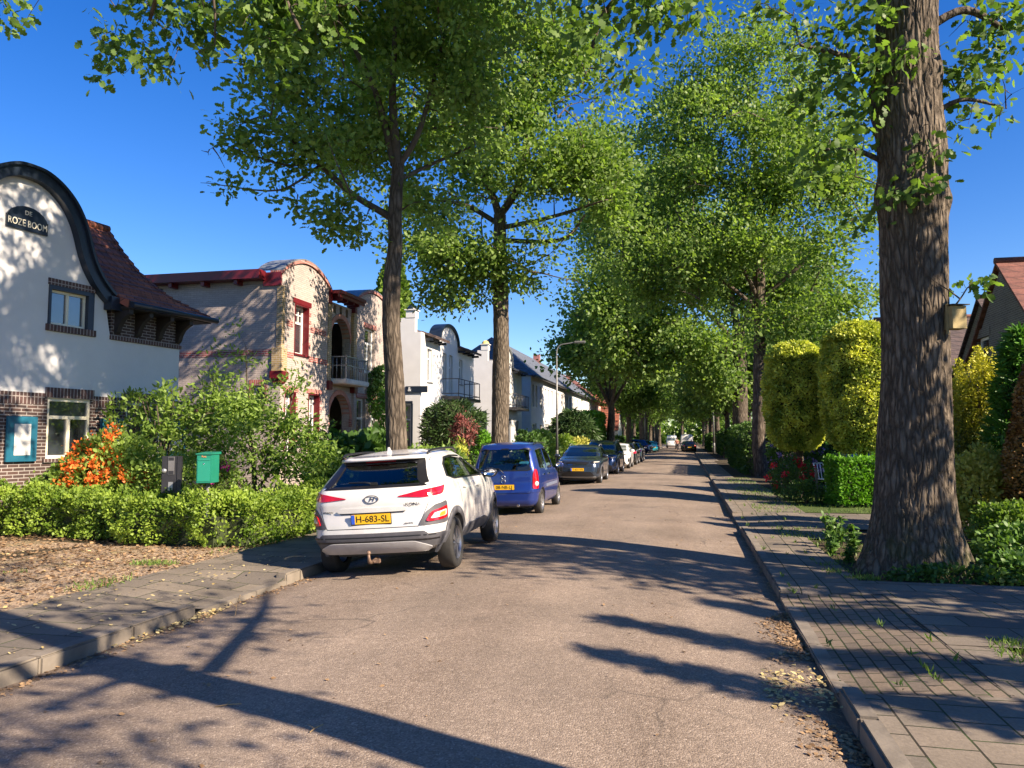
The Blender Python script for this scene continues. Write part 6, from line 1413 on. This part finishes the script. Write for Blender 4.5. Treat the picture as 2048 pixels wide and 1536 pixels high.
def small_mpv():
    r = empty('parked_car', (0,0,0), 0, 'tall blue hatchback with a see-through rear window, parked behind the white crossover', 'car', 'cars parked along the left kerb')
    T = [(.22,-1.70,1.72,.72,.2,.25,.04,.06),(.32,-1.76,1.78,.78,.22,.28,.06,.10),(.50,-1.76,1.80,.80,.20,.3,.06,.14),(.58,-1.75,1.79,.805,.18,.3,.05,.15),(.72,-1.70,1.74,.805,.16,.32,.04,.16),(.88,-1.69,1.60,.80,.14,.34,.04,.16),
         (.98,-1.68,1.30,.785,.14,.28,.04,.12),(1.05,-1.67,1.02,.77,.14,.2,.04,.08),(1.2,-1.63,.82,.735,.15,.18,.04,.07),(1.4,-1.56,.52,.68,.16,.18,.04,.07),(1.54,-1.50,.28,.635,.17,.18,.04,.06),(1.60,-1.47,.16,.60,.18,.18,.04,.06)]
    s = Shape(T, 1.66, (-1.16,1.20), .325, slope=.2, belt=1.0); s.wz = .29
    BLUE = carpaint('blue_car_paint', (.012,.035,.20), .35, .32)
    rg = rp([(-.60,1.02),(.60,1.02),(.56,1.50),(-.56,1.50)],4,.10)
    g1_ = [(-1.28,1.04),(-.52,1.02),(-.52,1.49),(-1.24,1.47)]; g2_ = [(-.44,1.02),(.28,1.0),(.28,1.46),(-.44,1.50)]; g3 = [(.34,1.0),(.86,.99),(.52,1.30),(.34,1.44)]
    ws = [(-.62,1.06),(.62,1.06),(.55,1.50),(-.55,1.50)]; cuts = [('rear',rg),('front',ws)]+[(m_,rp(g,2,.10)) for m_ in ('side','sideL') for g in (g1_,g2_,g3)]
    s.body(r, (BLUE, BLACKP), cuts, z_in=.6)
    s.patch(r, 'rear_window', 'rear', rg, CGLASS, -.012, -.004); s.patch(r, 'windscreen', 'front', ws, CGLASS, -.012, -.004)
    for m_,g in cuts[2:]: s.patch(r, 'side_window', m_, g, CGLASS, -.012, -.004)
    for k in range(len(rg)):
        a, b_ = rg[k], rg[(k+1)%len(rg)]; f = 1.065; q = lambda p: (p[0]*f, 1.26+(p[1]-1.26)*1.10)
        s.patch(r, 'window_seal', 'rear', [a, b_, q(b_), q(a)], BLACKP, -.01, .003, step=.5)
    for sg in (-1,1):
        L = rp([(sg*.66,.60),(sg*.86,.60),(sg*.85,.86),(sg*.78,1.02),(sg*.70,1.04),(sg*.665,.90)],3,.2)
        lm = s.patch(r, 'tail_lamp', 'arc', L, REDL, -.005, .014); bm = bmesh.new(); lathe(bm, [(.001,-.02),(.045,-.018),(.055,0)], 16, lambda a,b_,h: tuple(s.at('arc', sg*.76+a, .71+b_, .017-h))); bobj('reversing_lens', bm, CLEARL, lm)
        s.patch(r, 'tailgate_gap', 'arc', [(sg*.60,.50),(sg*.607,.50),(sg*.655,.60),(sg*.66,1.0),(sg*.652,1.0),(sg*.648,.60)], BLACKP, 0, .0015)
        bm = bmesh.new(); tube(bm, catmull([(sg*.62,-1.2,1.60),(sg*.625,-.6,1.635),(sg*.62,.1,1.61)],4), .012, 5); bobj('roof_rail', bm, BLACKP, r)
    s.patch(r, 'tailgate_gap', 'arc', [(-.60,.495),(.60,.495),(.60,.502),(-.60,.502)], BLACKP, 0, .0015)
    s.patch(r, 'bumper_crease', 'arc', [(-1.0,.52),(1.0,.52),(1.0,.535),(-1.0,.535)], BLUE, 0, .012)
    p = s.at('rear',0,.62); plate(r, (0,p.y-.018,.645), .50, .112, '08-NB-LJ', 3, size=.10)
    bm = bmesh.new(); q = s.at('rear',0,1.0,.02); tube(bm, [(.02,q.y-.01,q.z-.06),(-.10,q.y,q.z+.05),(-.32,q.y,q.z+.08)], .010, 6); bobj('rear_wiper', bm, BLACKP, r)
    for z in (.865,.765):
        bm = bmesh.new(); q = s.at('rear',0,z,.006); A = lathe(bm, [(.048,0),(.048,-.01),(.036,-.01),(.036,0)], 20, lambda a,b_,h: (a,q.y+h,q.z+b_)); bobj('badge' if z > .8 else 'tailgate_lock', bm, CHROME, r)
    text('1.2', .04, CHROME, r, (.52,s.at('rear',.52,.93,.004).y,.93), (R(90),0,R(5)), 'lettering', .001); text('AGILA', .045, CHROME, r, (-.52,s.at('rear',-.52,.88,.004).y,.88), (R(90),0,R(-5)), 'lettering', .001)
    for mode in ('side','sideL'):
        s.patch(r, 'side_moulding', mode, [(-.78,.60),(.78,.60),(.78,.67),(-.78,.67)], M('silver_blue_strip', (.22,.26,.38), .3, .1, 10, 0, metal=.4), -.005, .014)
        for y0 in (-.48,.31): s.patch(r, 'door_gap', mode, [(y0,.34),(y0+.008,.34),(y0+.008,1.0),(y0,1.0)], BLACKP, 0, .0015)
        for y0 in (-.42,-1.05): s.patch(r, 'door_handle', mode, rp([(y0,.88),(y0+.13,.88),(y0+.13,.91),(y0,.91)],2,.3), CHROME, 0, .02)
    bm = bmesh.new(); tube(bm, [(.34,-1.6,.24),(.34,-1.80,.24)], .03, 10); bobj('exhaust', bm, CHROME, r); bm = bmesh.new(); box(bm, (-.6,-1.6,.18),(.6,1.5,.24)); bobj('underbody', bm, BLACKP, r)
    BL = M('light_blue_cloth', (.05,.30,.55), .8, .1, 10, .1)
    for x in (-.34,.34): seat(r, x, .0, .66); seat(r, x, -.75, .58)
    bm = bmesh.new(); box(bm, (.42,-.80,1.16),(.52,-.72,1.36), bev=.03); bobj('blue_bag', bm, BL, r); bm = bmesh.new(); box(bm, (-.42,-.86,1.14),(-.20,-.76,1.20), bev=.02); box(bm, (.18,-.86,1.12),(.42,-.76,1.19), bev=.02); bobj('blue_cloth', bm, BL, r)
    for sg in (-1,1):
        for wy in s.wheels: wheel(r, sg*.70, wy, .285, .165, sg, ALLOY, 7, False)
        mirror(r, sg*.80, .80, 1.05, sg, BLUE, s=.9)
    return r
k = small_mpv(); k.location = (-4.03, 18.62, road_z(-4.03)-.01); k.rotation_euler = (0, R(-1.6), R(.4))

def front_car(label, paint, T, roof, wy, wr, tw, txt, wheelm=ALLOY, grille='wide', loc=(0,0), rz=180, rails=True, name='parked_car', glass=CGLASS_D, detail=True, group='cars parked along the left kerb', cat='car'):
    """a car modelled with its nose on +y; turn it round to face the camera"""
    r = empty(name, (0,0,0), 0, label, cat, group); s = Shape(T, roof, wy, wr+.045, slope=.3, belt=1.0); s.wz = wr+.005
    w = T[6][3]; yf = T[-1][2]; yr = T[-1][1]; zt = T[-1][0]; wt = T[-1][3]
    b = s.body(r, (paint, BLACKP), (), hollow=False)
    zc = [row for row in T if row[0] >= 1.0][0][0]+.03
    ws = rp([(-w*.72,zc+.02),(w*.72,zc+.02),(wt*.86,zt-.06),(-wt*.86,zt-.06)],2,.08); s.patch(r, 'windscreen', 'front', ws, glass, -.005, .004)
    rw = rp([(-w*.66,zc+.02),(w*.66,zc+.02),(wt*.82,zt-.08),(-wt*.82,zt-.08)],2,.08); s.patch(r, 'rear_window', 'rear', rw, glass, -.005, .004)
    fr0 = lerp_tab(T, zc)[1]; fr1 = lerp_tab(T, zt-.1)[1]; ry = lerp_tab(T, zt-.1)[0]; ry0 = lerp_tab(T, zc)[0]
    for mode in ('side','sideL'):
        zb = zc+.01; g = [(ry0+.38,zb+.05),(ry0+.60,zb),(-.12,zb-.01),(-.12,zt-.07),(ry+.40,zt-.09)]; g2 = [(-.05,zb-.01),(fr0-.22,zb-.02),(fr1-.20,zt-.10),(-.05,zt-.07)]
        s.patch(r, 'side_window', mode, g, glass, -.005, .004); s.patch(r, 'side_window', mode, g2, glass, -.005, .004)
        s.patch(r, 'sill_cladding', mode, [(wy[0]+.40,.22),(wy[1]-.40,.22),(wy[1]-.40,.34),(wy[0]+.40,.34)], PLASTIC, -.01, .012)
        for y0 in (-.10,.95): s.patch(r, 'door_gap', mode, [(y0,.36),(y0+.010,.36),(y0+.010,zc),(y0,zc)], BLACKP, 0, .002)
        for y0 in (-.35,.62): s.patch(r, 'door_handle', mode, rp([(y0,.90),(y0+.18,.90),(y0+.18,.925),(y0,.925)],2,.3), paint, 0, .025)
        if grille != 'plain':
            for q in wy:
                bm = bmesh.new(); n = 16; R1 = s.wr
                for k in range(n):
                    t0, t1 = [R(-5+190*j/n) for j in (k,k+1)]; qd = [(q+rr*math.cos(t), s.wz+rr*math.sin(t)) for t,rr in ((t0,R1),(t1,R1),(t1,R1+.07),(t0,R1+.07))]
                    V = [[bm.verts.new(s.at(mode,u,z,o)) for u,z in qd] for o in (-.02,.012)]; bm.faces.new(V[1]); [bm.faces.new((V[0][j],V[0][(j+1)%4],V[1][(j+1)%4],V[1][j])) for j in range(4)]
                bmesh.ops.remove_doubles(bm, verts=bm.verts, dist=.0004); bobj('arch_cladding', bm, PLASTIC, r)
    # nose: headlamps, upper grille, lower intake, plate
    A = .18
    for sg in (-1,1):
        hl = s.patch(r, 'headlamp', 'farc', rp([(sg*.52,.80),(sg*.86,.83),(sg*1.02,.885),(sg*.70,.885),(sg*.50,.85)],3,.15), BLACKP, -.005, .012)
        s.patch(hl, 'headlamp_lens', 'farc', rp([(sg*.60,.825),(sg*.88,.845),(sg*.93,.87),(sg*.62,.865)],2,.2), CLEARL, .0122, .018)
        s.patch(r, 'fog_lamp_surround', 'farc', rp([(sg*.74,.42),(sg*.92,.44),(sg*.94,.66),(sg*.80,.62)],3,.2), BLACKP, -.005, .010)
        tl = s.patch(r, 'tail_lamp', 'arc', rp([(sg*.62,.80),(sg*1.02,.80),(sg*1.05,.93),(sg*.66,.95)],3,.2), REDL, -.005, .012)
        mirror(r, sg*w*.985, fr0-.30, zc+.03, -sg*-1, paint)
        if rails: bm = bmesh.new(); tube(bm, catmull([(sg*wt*.97,yr+.25,zt+.01),(sg*wt*.99,yr+.45,zt+.07),(sg*wt*.99,yf-.5,zt+.07),(sg*wt*.97,yf-.25,zt+.01)],4), .016, 5); bobj('roof_rail', bm, GREYMETAL, r)
        for q in wy: wheel(r, sg*(w-.115), q, wr, .21, sg, wheelm, 5)
    if grille == 'wide':
        s.patch(r, 'grille', 'farc', rp([(-.46,.83),(-.36,.765),(.36,.765),(.46,.83),(.34,.855),(-.34,.855)],2,.15), BLACKP, -.005, .010); s.patch(r, 'grille_trim', 'farc', [(-.36,.752),(.36,.752),(.38,.764),(-.38,.764)], CHROME, -.002, .012)
        s.patch(r, 'lower_intake', 'farc', rp([(-.66,.32),(.66,.32),(.50,.50),(-.50,.50)],2,.12), BLACKP, -.005, .012); s.patch(r, 'skid_strip', 'farc', [(-.72,.285),(.72,.285),(.72,.312),(-.72,.312)], GREYMETAL, -.005, .016)
    elif grille == 'chrome':
        s.patch(r, 'grille', 'farc', rp([(-.50,.70),(.50,.70),(.56,.86),(-.56,.86)],2,.15), BLACKP, -.005, .010); s.patch(r, 'grille_trim', 'farc', [(-.56,.862),(.56,.862),(.56,.88),(-.56,.88)], CHROME, -.002, .014)
        s.patch(r, 'lower_intake', 'farc', rp([(-.70,.30),(.70,.30),(.60,.50),(-.60,.50)],2,.12), BLACKP, -.005, .012)
    p = s.at('front',0,.57); e = plate(r, (0,p.y+.02,.575), .50, .11, txt, 0, 180, size=.10)
    p = s.at('rear',0,.66); plate(r, (0,p.y-.02,.66), .50, .11, txt, 0, 0, size=.10)
    bm = bmesh.new(); box(bm, (-w*.7,T[0][1]+.15,.17),(w*.7,T[0][2]-.15,.25)); bobj('underbody', bm, BLACKP, r)
    r.location = (loc[0], loc[1], road_z(loc[0])-.01 if -4.9 < loc[0] < 1 else .03); r.rotation_euler = (0,0,R(rz)); return r, s
def suvtab(L, W, H, hood=.95, ws0=1.05, k=0):
    h = L/2; return [(.22,-h+.12,h-.12,W-.12,.22,.26,.06,.10),(.32,-h+.02,h-.03,W-.03,.26,.32,.08,.14),(.48,-h,h,W,.26,.34,.09,.17),(.66,-h+.02,h-.02,W,.26,.35,.09,.18),(.80,-h+.04,h-.06,W,.25,.38,.09,.2),(hood-.06,-h+.06,h-.16,W-.005,.24,.4,.09,.2),(hood,-h+.08,h-.38,W-.02,.24,.4,.09,.2),
        (hood+.055,-h+.10,h-.80,W-.04,.24,.32,.09,.16),(ws0+.02,-h+.14,h-1.12,W-.07,.22,.2,.08,.1),(ws0+.14,-h+.24,h-1.34,W-.115,.22,.2,.08,.09),(H-.20,-h+.42,h-1.68,W-.19,.22,.2,.08,.08),(H-.10,-h+.50,h-1.90,W-.235,.22,.2,.08,.08),(H-.06,-h+.56,h-2.05,W-.27,.22,.2,.08,.08)]
GREYP = carpaint('grey_blue_car_paint', (.035,.05,.075), .5, .22); DBLUE = carpaint('dark_blue_car_paint', (.015,.035,.10), .4, .25); BLK = carpaint('black_car_paint', (.010,.011,.014), .3, .2); WH2 = carpaint('white_van_paint', (.72,.72,.71), 0, .3)
front_car('dark grey crossover with silver roof rails facing the camera, right behind the blue hatchback', GREYP, suvtab(4.14,.88,1.50), 1.50, (-1.25,1.28), .32, .2, 'T-631-VX', loc=(-4.10,31.15), rz=180.6)
front_car('dark blue tall car facing the camera, behind the dark grey crossover', DBLUE, suvtab(4.55,.92,1.66,1.02,1.12), 1.67, (-1.35,1.38), .35, .2, 'K-214-RB', loc=(-4.16,39.2), rz=179.5, grille='chrome')
rw, sw_ = front_car('white hatchback with dark lettering on its side, parked beyond the dark blue tall car', WH2, suvtab(3.9,.85,1.48), 1.48, (-1.2,1.22), .30, .2, 'R-905-GT', loc=(-4.05,46.2), rz=180, rails=False)
text('GO', .22, RED, rw, tuple(sw_.at('sideL', .35, .72, .006)), (R(90),0,R(-90)), 'lettering', .002)
cars = [('dark estate car with its tail to the camera beyond the white hatchback', BLK, (4.5,.90,1.50), (-4.1,52.6), 0, ALLOY, True),
    ('silver-dark car second beyond the white hatchback, left kerb', GREYP, (4.2,.88,1.50), (-4.1,59.2), 0, ALLOY, False),
    ('dark suv parked at an angle with its red tail lamps towards the road', DBLUE, (4.6,.92,1.66), (-6.3,92.0), 72, DARKALLOY, False),
    ('turquoise small car behind the angled dark suv', carpaint('turquoise_car_paint', (.02,.42,.50), .1, .3), (3.6,.82,1.45), (-5.2,98.5), 40, ALLOY, False),
    ('dark car last in the row before the left-hand trunks', BLK, (4.3,.88,1.48), (-5.0,104.5), 20, ALLOY, False),
    ('black hatchback parked at the right kerb, tail to the camera', BLK, (4.1,.88,1.48), (.25,104.0), 0, DARKALLOY, False),
    ('dark car parked just beyond the black hatchback at the right kerb', GREYP, (4.2,.88,1.46), (.0,112.0), 0, DARKALLOY, False),
    ('blue car standing in the driveway behind the box hedge', carpaint('bright_blue_car_paint', (.03,.09,.34), .3, .3), (4.2,.88,1.45), (6.6,27.5), -75, ALLOY, False)]
for lb,pt,(L,W,H),loc,rz,wm_,rl in cars:
    front_car(lb, pt, suvtab(L,W,H), H, (-L*.3,L*.31), .32, .2, 'S-42-KD', loc=loc, rz=rz, rails=rl, wheelm=wm_, group='cars parked along the street', detail=False)
def van(label, loc, rz, group):
    r = empty('van', (loc[0],loc[1],road_z(min(.9,max(-4.7,loc[0])))-.01), R(rz), label, 'van', group); H = 2.45
    T = [(.25,-2.5,2.4,.85,.12,.25,.03,.08),(.4,-2.58,2.55,.97,.12,.3,.03,.14),(.9,-2.58,2.5,.99,.1,.3,.03,.16),(1.05,-2.58,2.2,.99,.1,.3,.03,.14),(1.25,-2.57,1.75,.98,.1,.2,.03,.1),(1.9,-2.55,1.2,.93,.1,.2,.03,.08),(2.3,-2.52,1.0,.88,.1,.2,.03,.08),(2.38,-2.46,.9,.82,.12,.2,.03,.08)]
    s = Shape(T, H, (-1.5,1.6), .39, 0, 1.3); s.wz = .34; s.body(r, (WH2, BLACKP), (), hollow=False)
    s.patch(r, 'windscreen', 'front', [(-.8,1.32),(.8,1.32),(.72,1.95),(-.72,1.95)], CGLASS_D, -.005, .005); s.patch(r, 'bumper', 'arc', [(-1.1,.3),(1.1,.3),(1.1,.5),(-1.1,.5)], PLASTIC, -.005, .02); s.patch(r, 'front_bumper', 'farc', [(-1.1,.3),(1.1,.3),(1.1,.5),(-1.1,.5)], PLASTIC, -.005, .02)
    s.patch(r, 'rear_door_gap', 'rear', [(-.006,.5),(.006,.5),(.006,2.2),(-.006,2.2)], BLACKP, 0, .003)
    for z in (.95,1.25,1.55,1.85): s.patch(r, 'rear_door_rib', 'rear', [(-.8,z),(.8,z),(.8,z+.04),(-.8,z+.04)], GREYMETAL, 0, .006)
    for sg in (-1,1):
        s.patch(r, 'tail_lamp', 'rear', [(sg*.86,.8),(sg*.95,.8),(sg*.95,1.4),(sg*.86,1.4)], REDL, -.005, .012); s.patch(r, 'headlamp', 'farc', [(sg*.6,.82),(sg*1.0,.84),(sg*1.0,1.0),(sg*.65,.96)], CLEARL, -.005, .012)
        s.patch(r, 'side_window', 'side' if sg > 0 else 'sideL', [(.5,1.3),(1.4,1.3),(1.1,1.85),(.5,1.85)], CGLASS_D, -.005, .005)
        for wy in s.wheels: wheel(r, sg*.85, wy, .335, .22, sg, DARKALLOY, 6, False)
        mirror(r, sg*1.0, 1.35, 1.35, sg, BLACKP)
    return r
van('white panel van seen from behind, parked beyond the dark cars on the right', (-.1,128), 0, 'white vans in the distance')
van('small white van driving towards the camera at the far end of the road', (-2.9,150), 180, 'white vans in the distance')
# ------------------------------------------------------------ lamp posts, boxes, people
def lamp(label, x, y, H, arm, sg, rad=.07):
    r = empty('street_lamp', (x,y,0), 0, label, 'street lamp', 'street lamps'); bm = bmesh.new()
    tube(bm, [(0,0,0),(0,0,1.2),(0,0,1.25)], [rad*1.25,rad*1.2,rad], 12); tube(bm, [(0,0,1.25),(0,0,H-.5)], [rad,rad*.55], 12)
    P = catmull([(0,0,H-.5),(sg*.02,0,H-.22),(sg*.16,0,H-.05),(sg*.45,0,H),(sg*arm*.7,0,H+.04)],4); tube(bm, P, rad*.5, 8); bobj('pole', bm, POLE, r)
    bm = bmesh.new(); box(bm, (min(sg*arm*.7,sg*arm*1.15),-.09,H),(max(sg*arm*.7,sg*arm*1.15),.09,H+.10), bev=.03); bobj('lamp_head', bm, POLE, r); return r
lamp('grey street lamp behind the blue hatchback on the left, its arm reaching over the road', -5.25, 31.5, 5.65, 1.05, 1, .05)
lamp('far street lamp on the right pavement with its arm towards the road', 3.0, 93.0, 7.9, 1.9, -1, .11)
lamp('slim lamp post at the left beside the far oak trunks', -5.5, 104.0, 7.5, 1.6, 1, .10)
# post box and intercom
r = empty('post_box', (-7.31,10.75,0), R(14), 'green metal post box on a post behind the bright hedge', 'post box'); bm = bmesh.new(); tube(bm, [(0,0,0),(0,0,1.0)], .03, 8); bobj('post', bm, POLE, r)
GREENP = M('green_enamel', (.015,.20,.13), .35, .08, 6, .05)
bm = bmesh.new(); box(bm, (-.115,-.19,1.02),(.115,.15,1.46), bev=.008); b = bobj('box', bm, GREENP, r)
bm = bmesh.new(); prism(bm, [(-.205,1.462),(.195,1.462),(.195,1.50),(-.205,1.475)], -.125, .125, lambda u,d,z: (d,u,z)); bobj('lid', bm, GREENP, b)
bm = bmesh.new(); box(bm, (-.09,-.196,1.37),(.09,-.1905,1.40)); box(bm, (-.095,-.1945,1.05),(.095,-.1905,1.36)); bobj('flap', bm, M('green_flap', (.02,.25,.17), .3, .05, 6, 0), b)
bm = bmesh.new(); lathe(bm, [(.001,-.199),(.012,-.199),(.012,-.19)], 10, lambda a,b_,h: (a,h,1.32+b_)); bobj('lock', bm, CHROME, b)
text('Post', .04, M('orange_letter', (.8,.3,.1), .5), b, (0,-.1965,1.43), (R(90),0,0), 'lettering', .001)
r = empty('intercom_post', (-8.27,11.15,0), R(22), 'black post carrying an intercom and parcel box in the front garden', 'intercom'); bm = bmesh.new(); box(bm, (.10,-.04,0),(.17,.04,1.42), bev=.004); bobj('post', bm, IRON, r)
bm = bmesh.new(); box(bm, (-.14,-.03,.82),(.096,.10,1.42), bev=.006); b = bobj('box', bm, IRON, r)
bm = bmesh.new(); box(bm, (-.04,-.042,1.12),(.06,-.032,1.41), bev=.002); p = bobj('face_plate', bm, M('dull_grey_plate', (.12,.12,.125), .5), b)
bm = bmesh.new(); box(bm, (-.03,-.046,1.35),(.05,-.0425,1.40)); box(bm, (-.03,-.046,1.13),(.05,-.0425,1.18)); bobj('keypad', bm, IRON, p)
bm = bmesh.new(); lathe(bm, [(.001,-.045),(.05,-.045),(.055,-.03)], 16, lambda a,b_,h: (-.10+a*.7,h,1.18+b_*.7)); bobj('speaker', bm, GREYMETAL, b)
bm = bmesh.new(); box(bm, (-.03,-.04,.86),(.04,-.032,1.0)); bobj('label_plate', bm, GREYMETAL, b)
# bird box on the big oak
q = PX(1909, 636, 10.42); r = empty('bird_box', (q.x,q.y-.02,q.z), R(18), 'small wooden nesting box fixed to the trunk of the big oak', 'bird box'); r.scale = (.85,.85,.85)
WOOD = M('weathered_wood', (.36,.28,.13), .8, .2, 12, .3)
bm = bmesh.new(); box(bm, (-.11,-.10,-.17),(.11,.10,.16), bev=.004); b = bobj('box', bm, WOOD, r)
bm = bmesh.new(); prism(bm, [(-.15,.165),(.13,.19),(.13,.205),(-.15,.18)], -.13, .13, lambda u,d,z: (d,u,z)); bobj('lid', bm, DARKWOOD, b)
bm = bmesh.new(); lathe(bm, [(.001,0),(.02,0),(.02,.006)], 12, lambda a,b_,h: (.113-h,a*1,.09+b_)); bobj('entrance_hole', bm, BLACKP, b)
bm = bmesh.new(); box(bm, (-.13,-.02,-.24),(-.111,.02,.20)); bobj('mounting_batten', bm, WOOD, b)
# low red garden wall and flower pots in front of the brick house
r = empty('garden_wall', (-10.4,22.2,0), 0, 'low red brick garden wall in front of the pale brick house', 'garden wall'); bm = bmesh.new(); box(bm, (-.12,-1.2,0),(.12,3.3,1.12)); bobj('wall', bm, BRICK_RED, r)
bm = bmesh.new(); box(bm, (-.16,-1.25,1.122),(.16,3.35,1.18), bev=.01); bobj('coping', bm, M('terracotta_coping', (.36,.10,.05), .7, .2, 8, .2), r)
TERRA = M('terracotta', (.55,.20,.09), .75, .15, 9, .2)
for k,(x,y,z) in enumerate(((-10.4,22.6,1.182),(-10.4,25.0,1.182))):
    r, P = shrub('flower_pot', ('terracotta pot with red flowers on the low wall, above the white car roof','second terracotta pot further along the low wall')[k], (x,y,.52+z), (.24,.24,.17), 260, .07, SHRUB, seed=50+k, cat='flower pot', group='pots on the garden wall', stems=3, zb=z); blossoms(r, P, 6, .05, PETAL_R, .045, petals=14)
    bm = bmesh.new(); lathe(bm, [(.001,z),(.13,z),(.19,z+.30),(.205,z+.30),(.205,z+.35),(.17,z+.35),(.16,z+.30),(.001,z+.29)], 20); bobj('pot', bm, TERRA, r)
# thin wooden post and white chair on the right
r = empty('post', (3.18,20.9,0), 0, 'thin weathered wooden post at the lawn corner beside the rose bush', 'post'); bm = bmesh.new(); box(bm, (-.03,-.03,0),(.03,.03,.95), bev=.004); bobj('stake', bm, M('grey_weathered_wood', (.16,.14,.11), .9, .3, 10, .3), r)
r = empty('garden_chair', (4.2,25.6,.045), R(30), 'white garden chair in the shade behind the rose bush', 'chair'); bm = bmesh.new()
for k in range(5): tube(bm, [(-.22+.11*k,.22,.42),(-.22+.11*k,.30,.88)], .012, 5)
tube(bm, [(-.24,.22,.42),(-.25,.31,.9),(.25,.31,.9),(.24,.22,.42)], .016, 6); bobj('backrest', bm, WPAINT, r)
bm = bmesh.new(); box(bm, (-.24,-.22,.40),(.24,.22,.43), bev=.01); bobj('seat', bm, WPAINT, r)
for x in (-.21,.21):
    for y in (-.2,.2): bm = bmesh.new(); tube(bm, [(x,y,.4),(x*1.1,y*1.1,0)], .014, 6); bobj('leg', bm, WPAINT, r)
# cyclist riding away
def cyclist():
    g = 'person riding a bicycle down the road'
    X, Y = -1.25, 96.0; z0 = road_z(X)
    bk = empty('bicycle', (X,Y,z0), 0, 'dark bicycle under the rider in the distance', 'bicycle')
    for y in (-.55,.55):
        w = empty('wheel', (0,y,.35)); w.parent = bk; bm = bmesh.new(); P = [(0,.33*math.cos(R(a)),.33*math.sin(R(a))) for a in range(0,361,15)]; tube(bm, P, .018, 6, cap=False); bobj('tyre', bm, TYRE, w)
        bm = bmesh.new(); [tube(bm, [(0,0,0),(0,.32*math.cos(R(a)),.32*math.sin(R(a)))], .003, 3) for a in range(0,360,30)]; bobj('spokes', bm, CHROME, w)
    bm = bmesh.new()
    for P in ([(0,-.55,.35),(0,-.12,.30),(0,-.22,.90)],[(0,-.12,.30),(0,.42,.85)],[(0,-.2,.75),(0,.42,.88)],[(0,.55,.35),(0,.40,.95),(0,.38,1.02)],[(0,-.55,.35),(0,-.2,.75)]): tube(bm, P, .018, 6)
    bobj('frame', bm, BLACKP, bk); bm = bmesh.new(); tube(bm, [(-.28,.22,1.05),(-.1,.38,1.04),(.1,.38,1.04),(.28,.22,1.05)], .014, 6); bobj('handlebar', bm, CHROME, bk)
    bm = bmesh.new(); box(bm, (-.08,-.36,.92),(.08,-.10,.97), bev=.02); bobj('saddle', bm, BLACKP, bk); bm = bmesh.new(); box(bm, (-.2,-.72,.45),(-.08,-.38,.75), bev=.02); box(bm, (.08,-.72,.45),(.2,-.38,.75), bev=.02); bobj('pannier', bm, BLACKP, bk)
    p = empty('person', (X,Y,z0), 0, 'person in a brownish top riding a bicycle away from the camera', 'person')
    SK = M('skin', (.45,.27,.18), .6, .1, 10, 0); TOP = M('rust_brown_top', (.26,.10,.07), .85, .2, 10, .1); TR = M('dark_trousers', (.02,.022,.03), .9, .2, 10, .1)
    V = [(0,-.22,1.02),(0,-.16,1.22),(0,-.08,1.44),(0,-.05,1.55),(0,-.03,1.64),(0,-.02,1.76), (-.19,-.08,1.44),(-.27,.03,1.22),(-.27,.20,1.07),(-.27,.25,1.05), (.19,-.08,1.44),(.27,.03,1.22),(.27,.20,1.07),(.27,.25,1.05), (-.10,-.20,.98),(-.13,.15,.86),(-.12,-.05,.44),(-.12,.05,.36), (.10,-.20,.98),(.13,.12,.74),(.12,-.12,.30),(.12,-.02,.20)]
    E = [(0,1),(1,2),(2,3),(3,4),(4,5),(2,6),(6,7),(7,8),(8,9),(2,10),(10,11),(11,12),(12,13),(0,14),(14,15),(15,16),(16,17),(0,18),(18,19),(19,20),(20,21)]
    RAD = [.15,.15,.16,.055,.10,.075,.065,.05,.035,.04,.065,.05,.035,.04,.10,.07,.045,.05,.10,.07,.045,.05]
    def skin(name, sel, m, add=0.0):
        me = bpy.data.meshes.new(name); ix = {v:i for i,v in enumerate(sel)}
        me.from_pydata([V[i] for i in sel], [(ix[a],ix[b]) for a,b in E if a in ix and b in ix], []); o = mesh_obj(name, me, m, p)
        md = o.modifiers.new('s','SKIN'); me.skin_vertices
        for i,v in enumerate(sel): q = RAD[v]+add; me.skin_vertices[0].data[i].radius = (q,q*.8); 
        me.skin_vertices[0].data[0].use_root = True
        o.modifiers.new('u','SUBSURF').levels = 1; o.modifiers['u'].render_levels = 1; return o
    bm = None
    skin('body', list(range(22)), SK); skin('top', [0,1,2,6,7,10,11], TOP, .02); skin('trousers', [0,14,15,16,18,19,20], TR, .02)
    bm = bmesh.new(); bmesh.ops.create_icosphere(bm, subdivisions=2, radius=.115, matrix=Matrix.Translation((0,-.045,1.70))); bobj('hair', bm, M('dark_hair', (.05,.03,.02), .8), p, smooth=True)
cyclist()
# twigs lying on the road
for k,(x,y,L,a,lb) in enumerate(((-2.9,4.4,.16,.3,'thin twig on the asphalt in the near left shade'),(-2.1,4.1,.10,1.2,'short straw-coloured twig lying on the near road'),(-4.35,6.9,.18,1.9,'forked twig standing up by the lowered left kerb'))):
    r = empty('twig', (x,y,road_z(x,y)), a, lb, 'twig'); bm = bmesh.new(); up = .16 if k == 2 else .012
    tube(bm, [(0,0,.006),(L*.5,.01,.008+up*.5),(L,0,.008+up)], .004, 5); tube(bm, [(L*.4,.01,.01+up*.4),(L*.5,.07,.012+up*.7)], .003, 4); bobj('stem', bm, M('straw_twig', (.32,.22,.11), .9, .2, 12, 0), r)
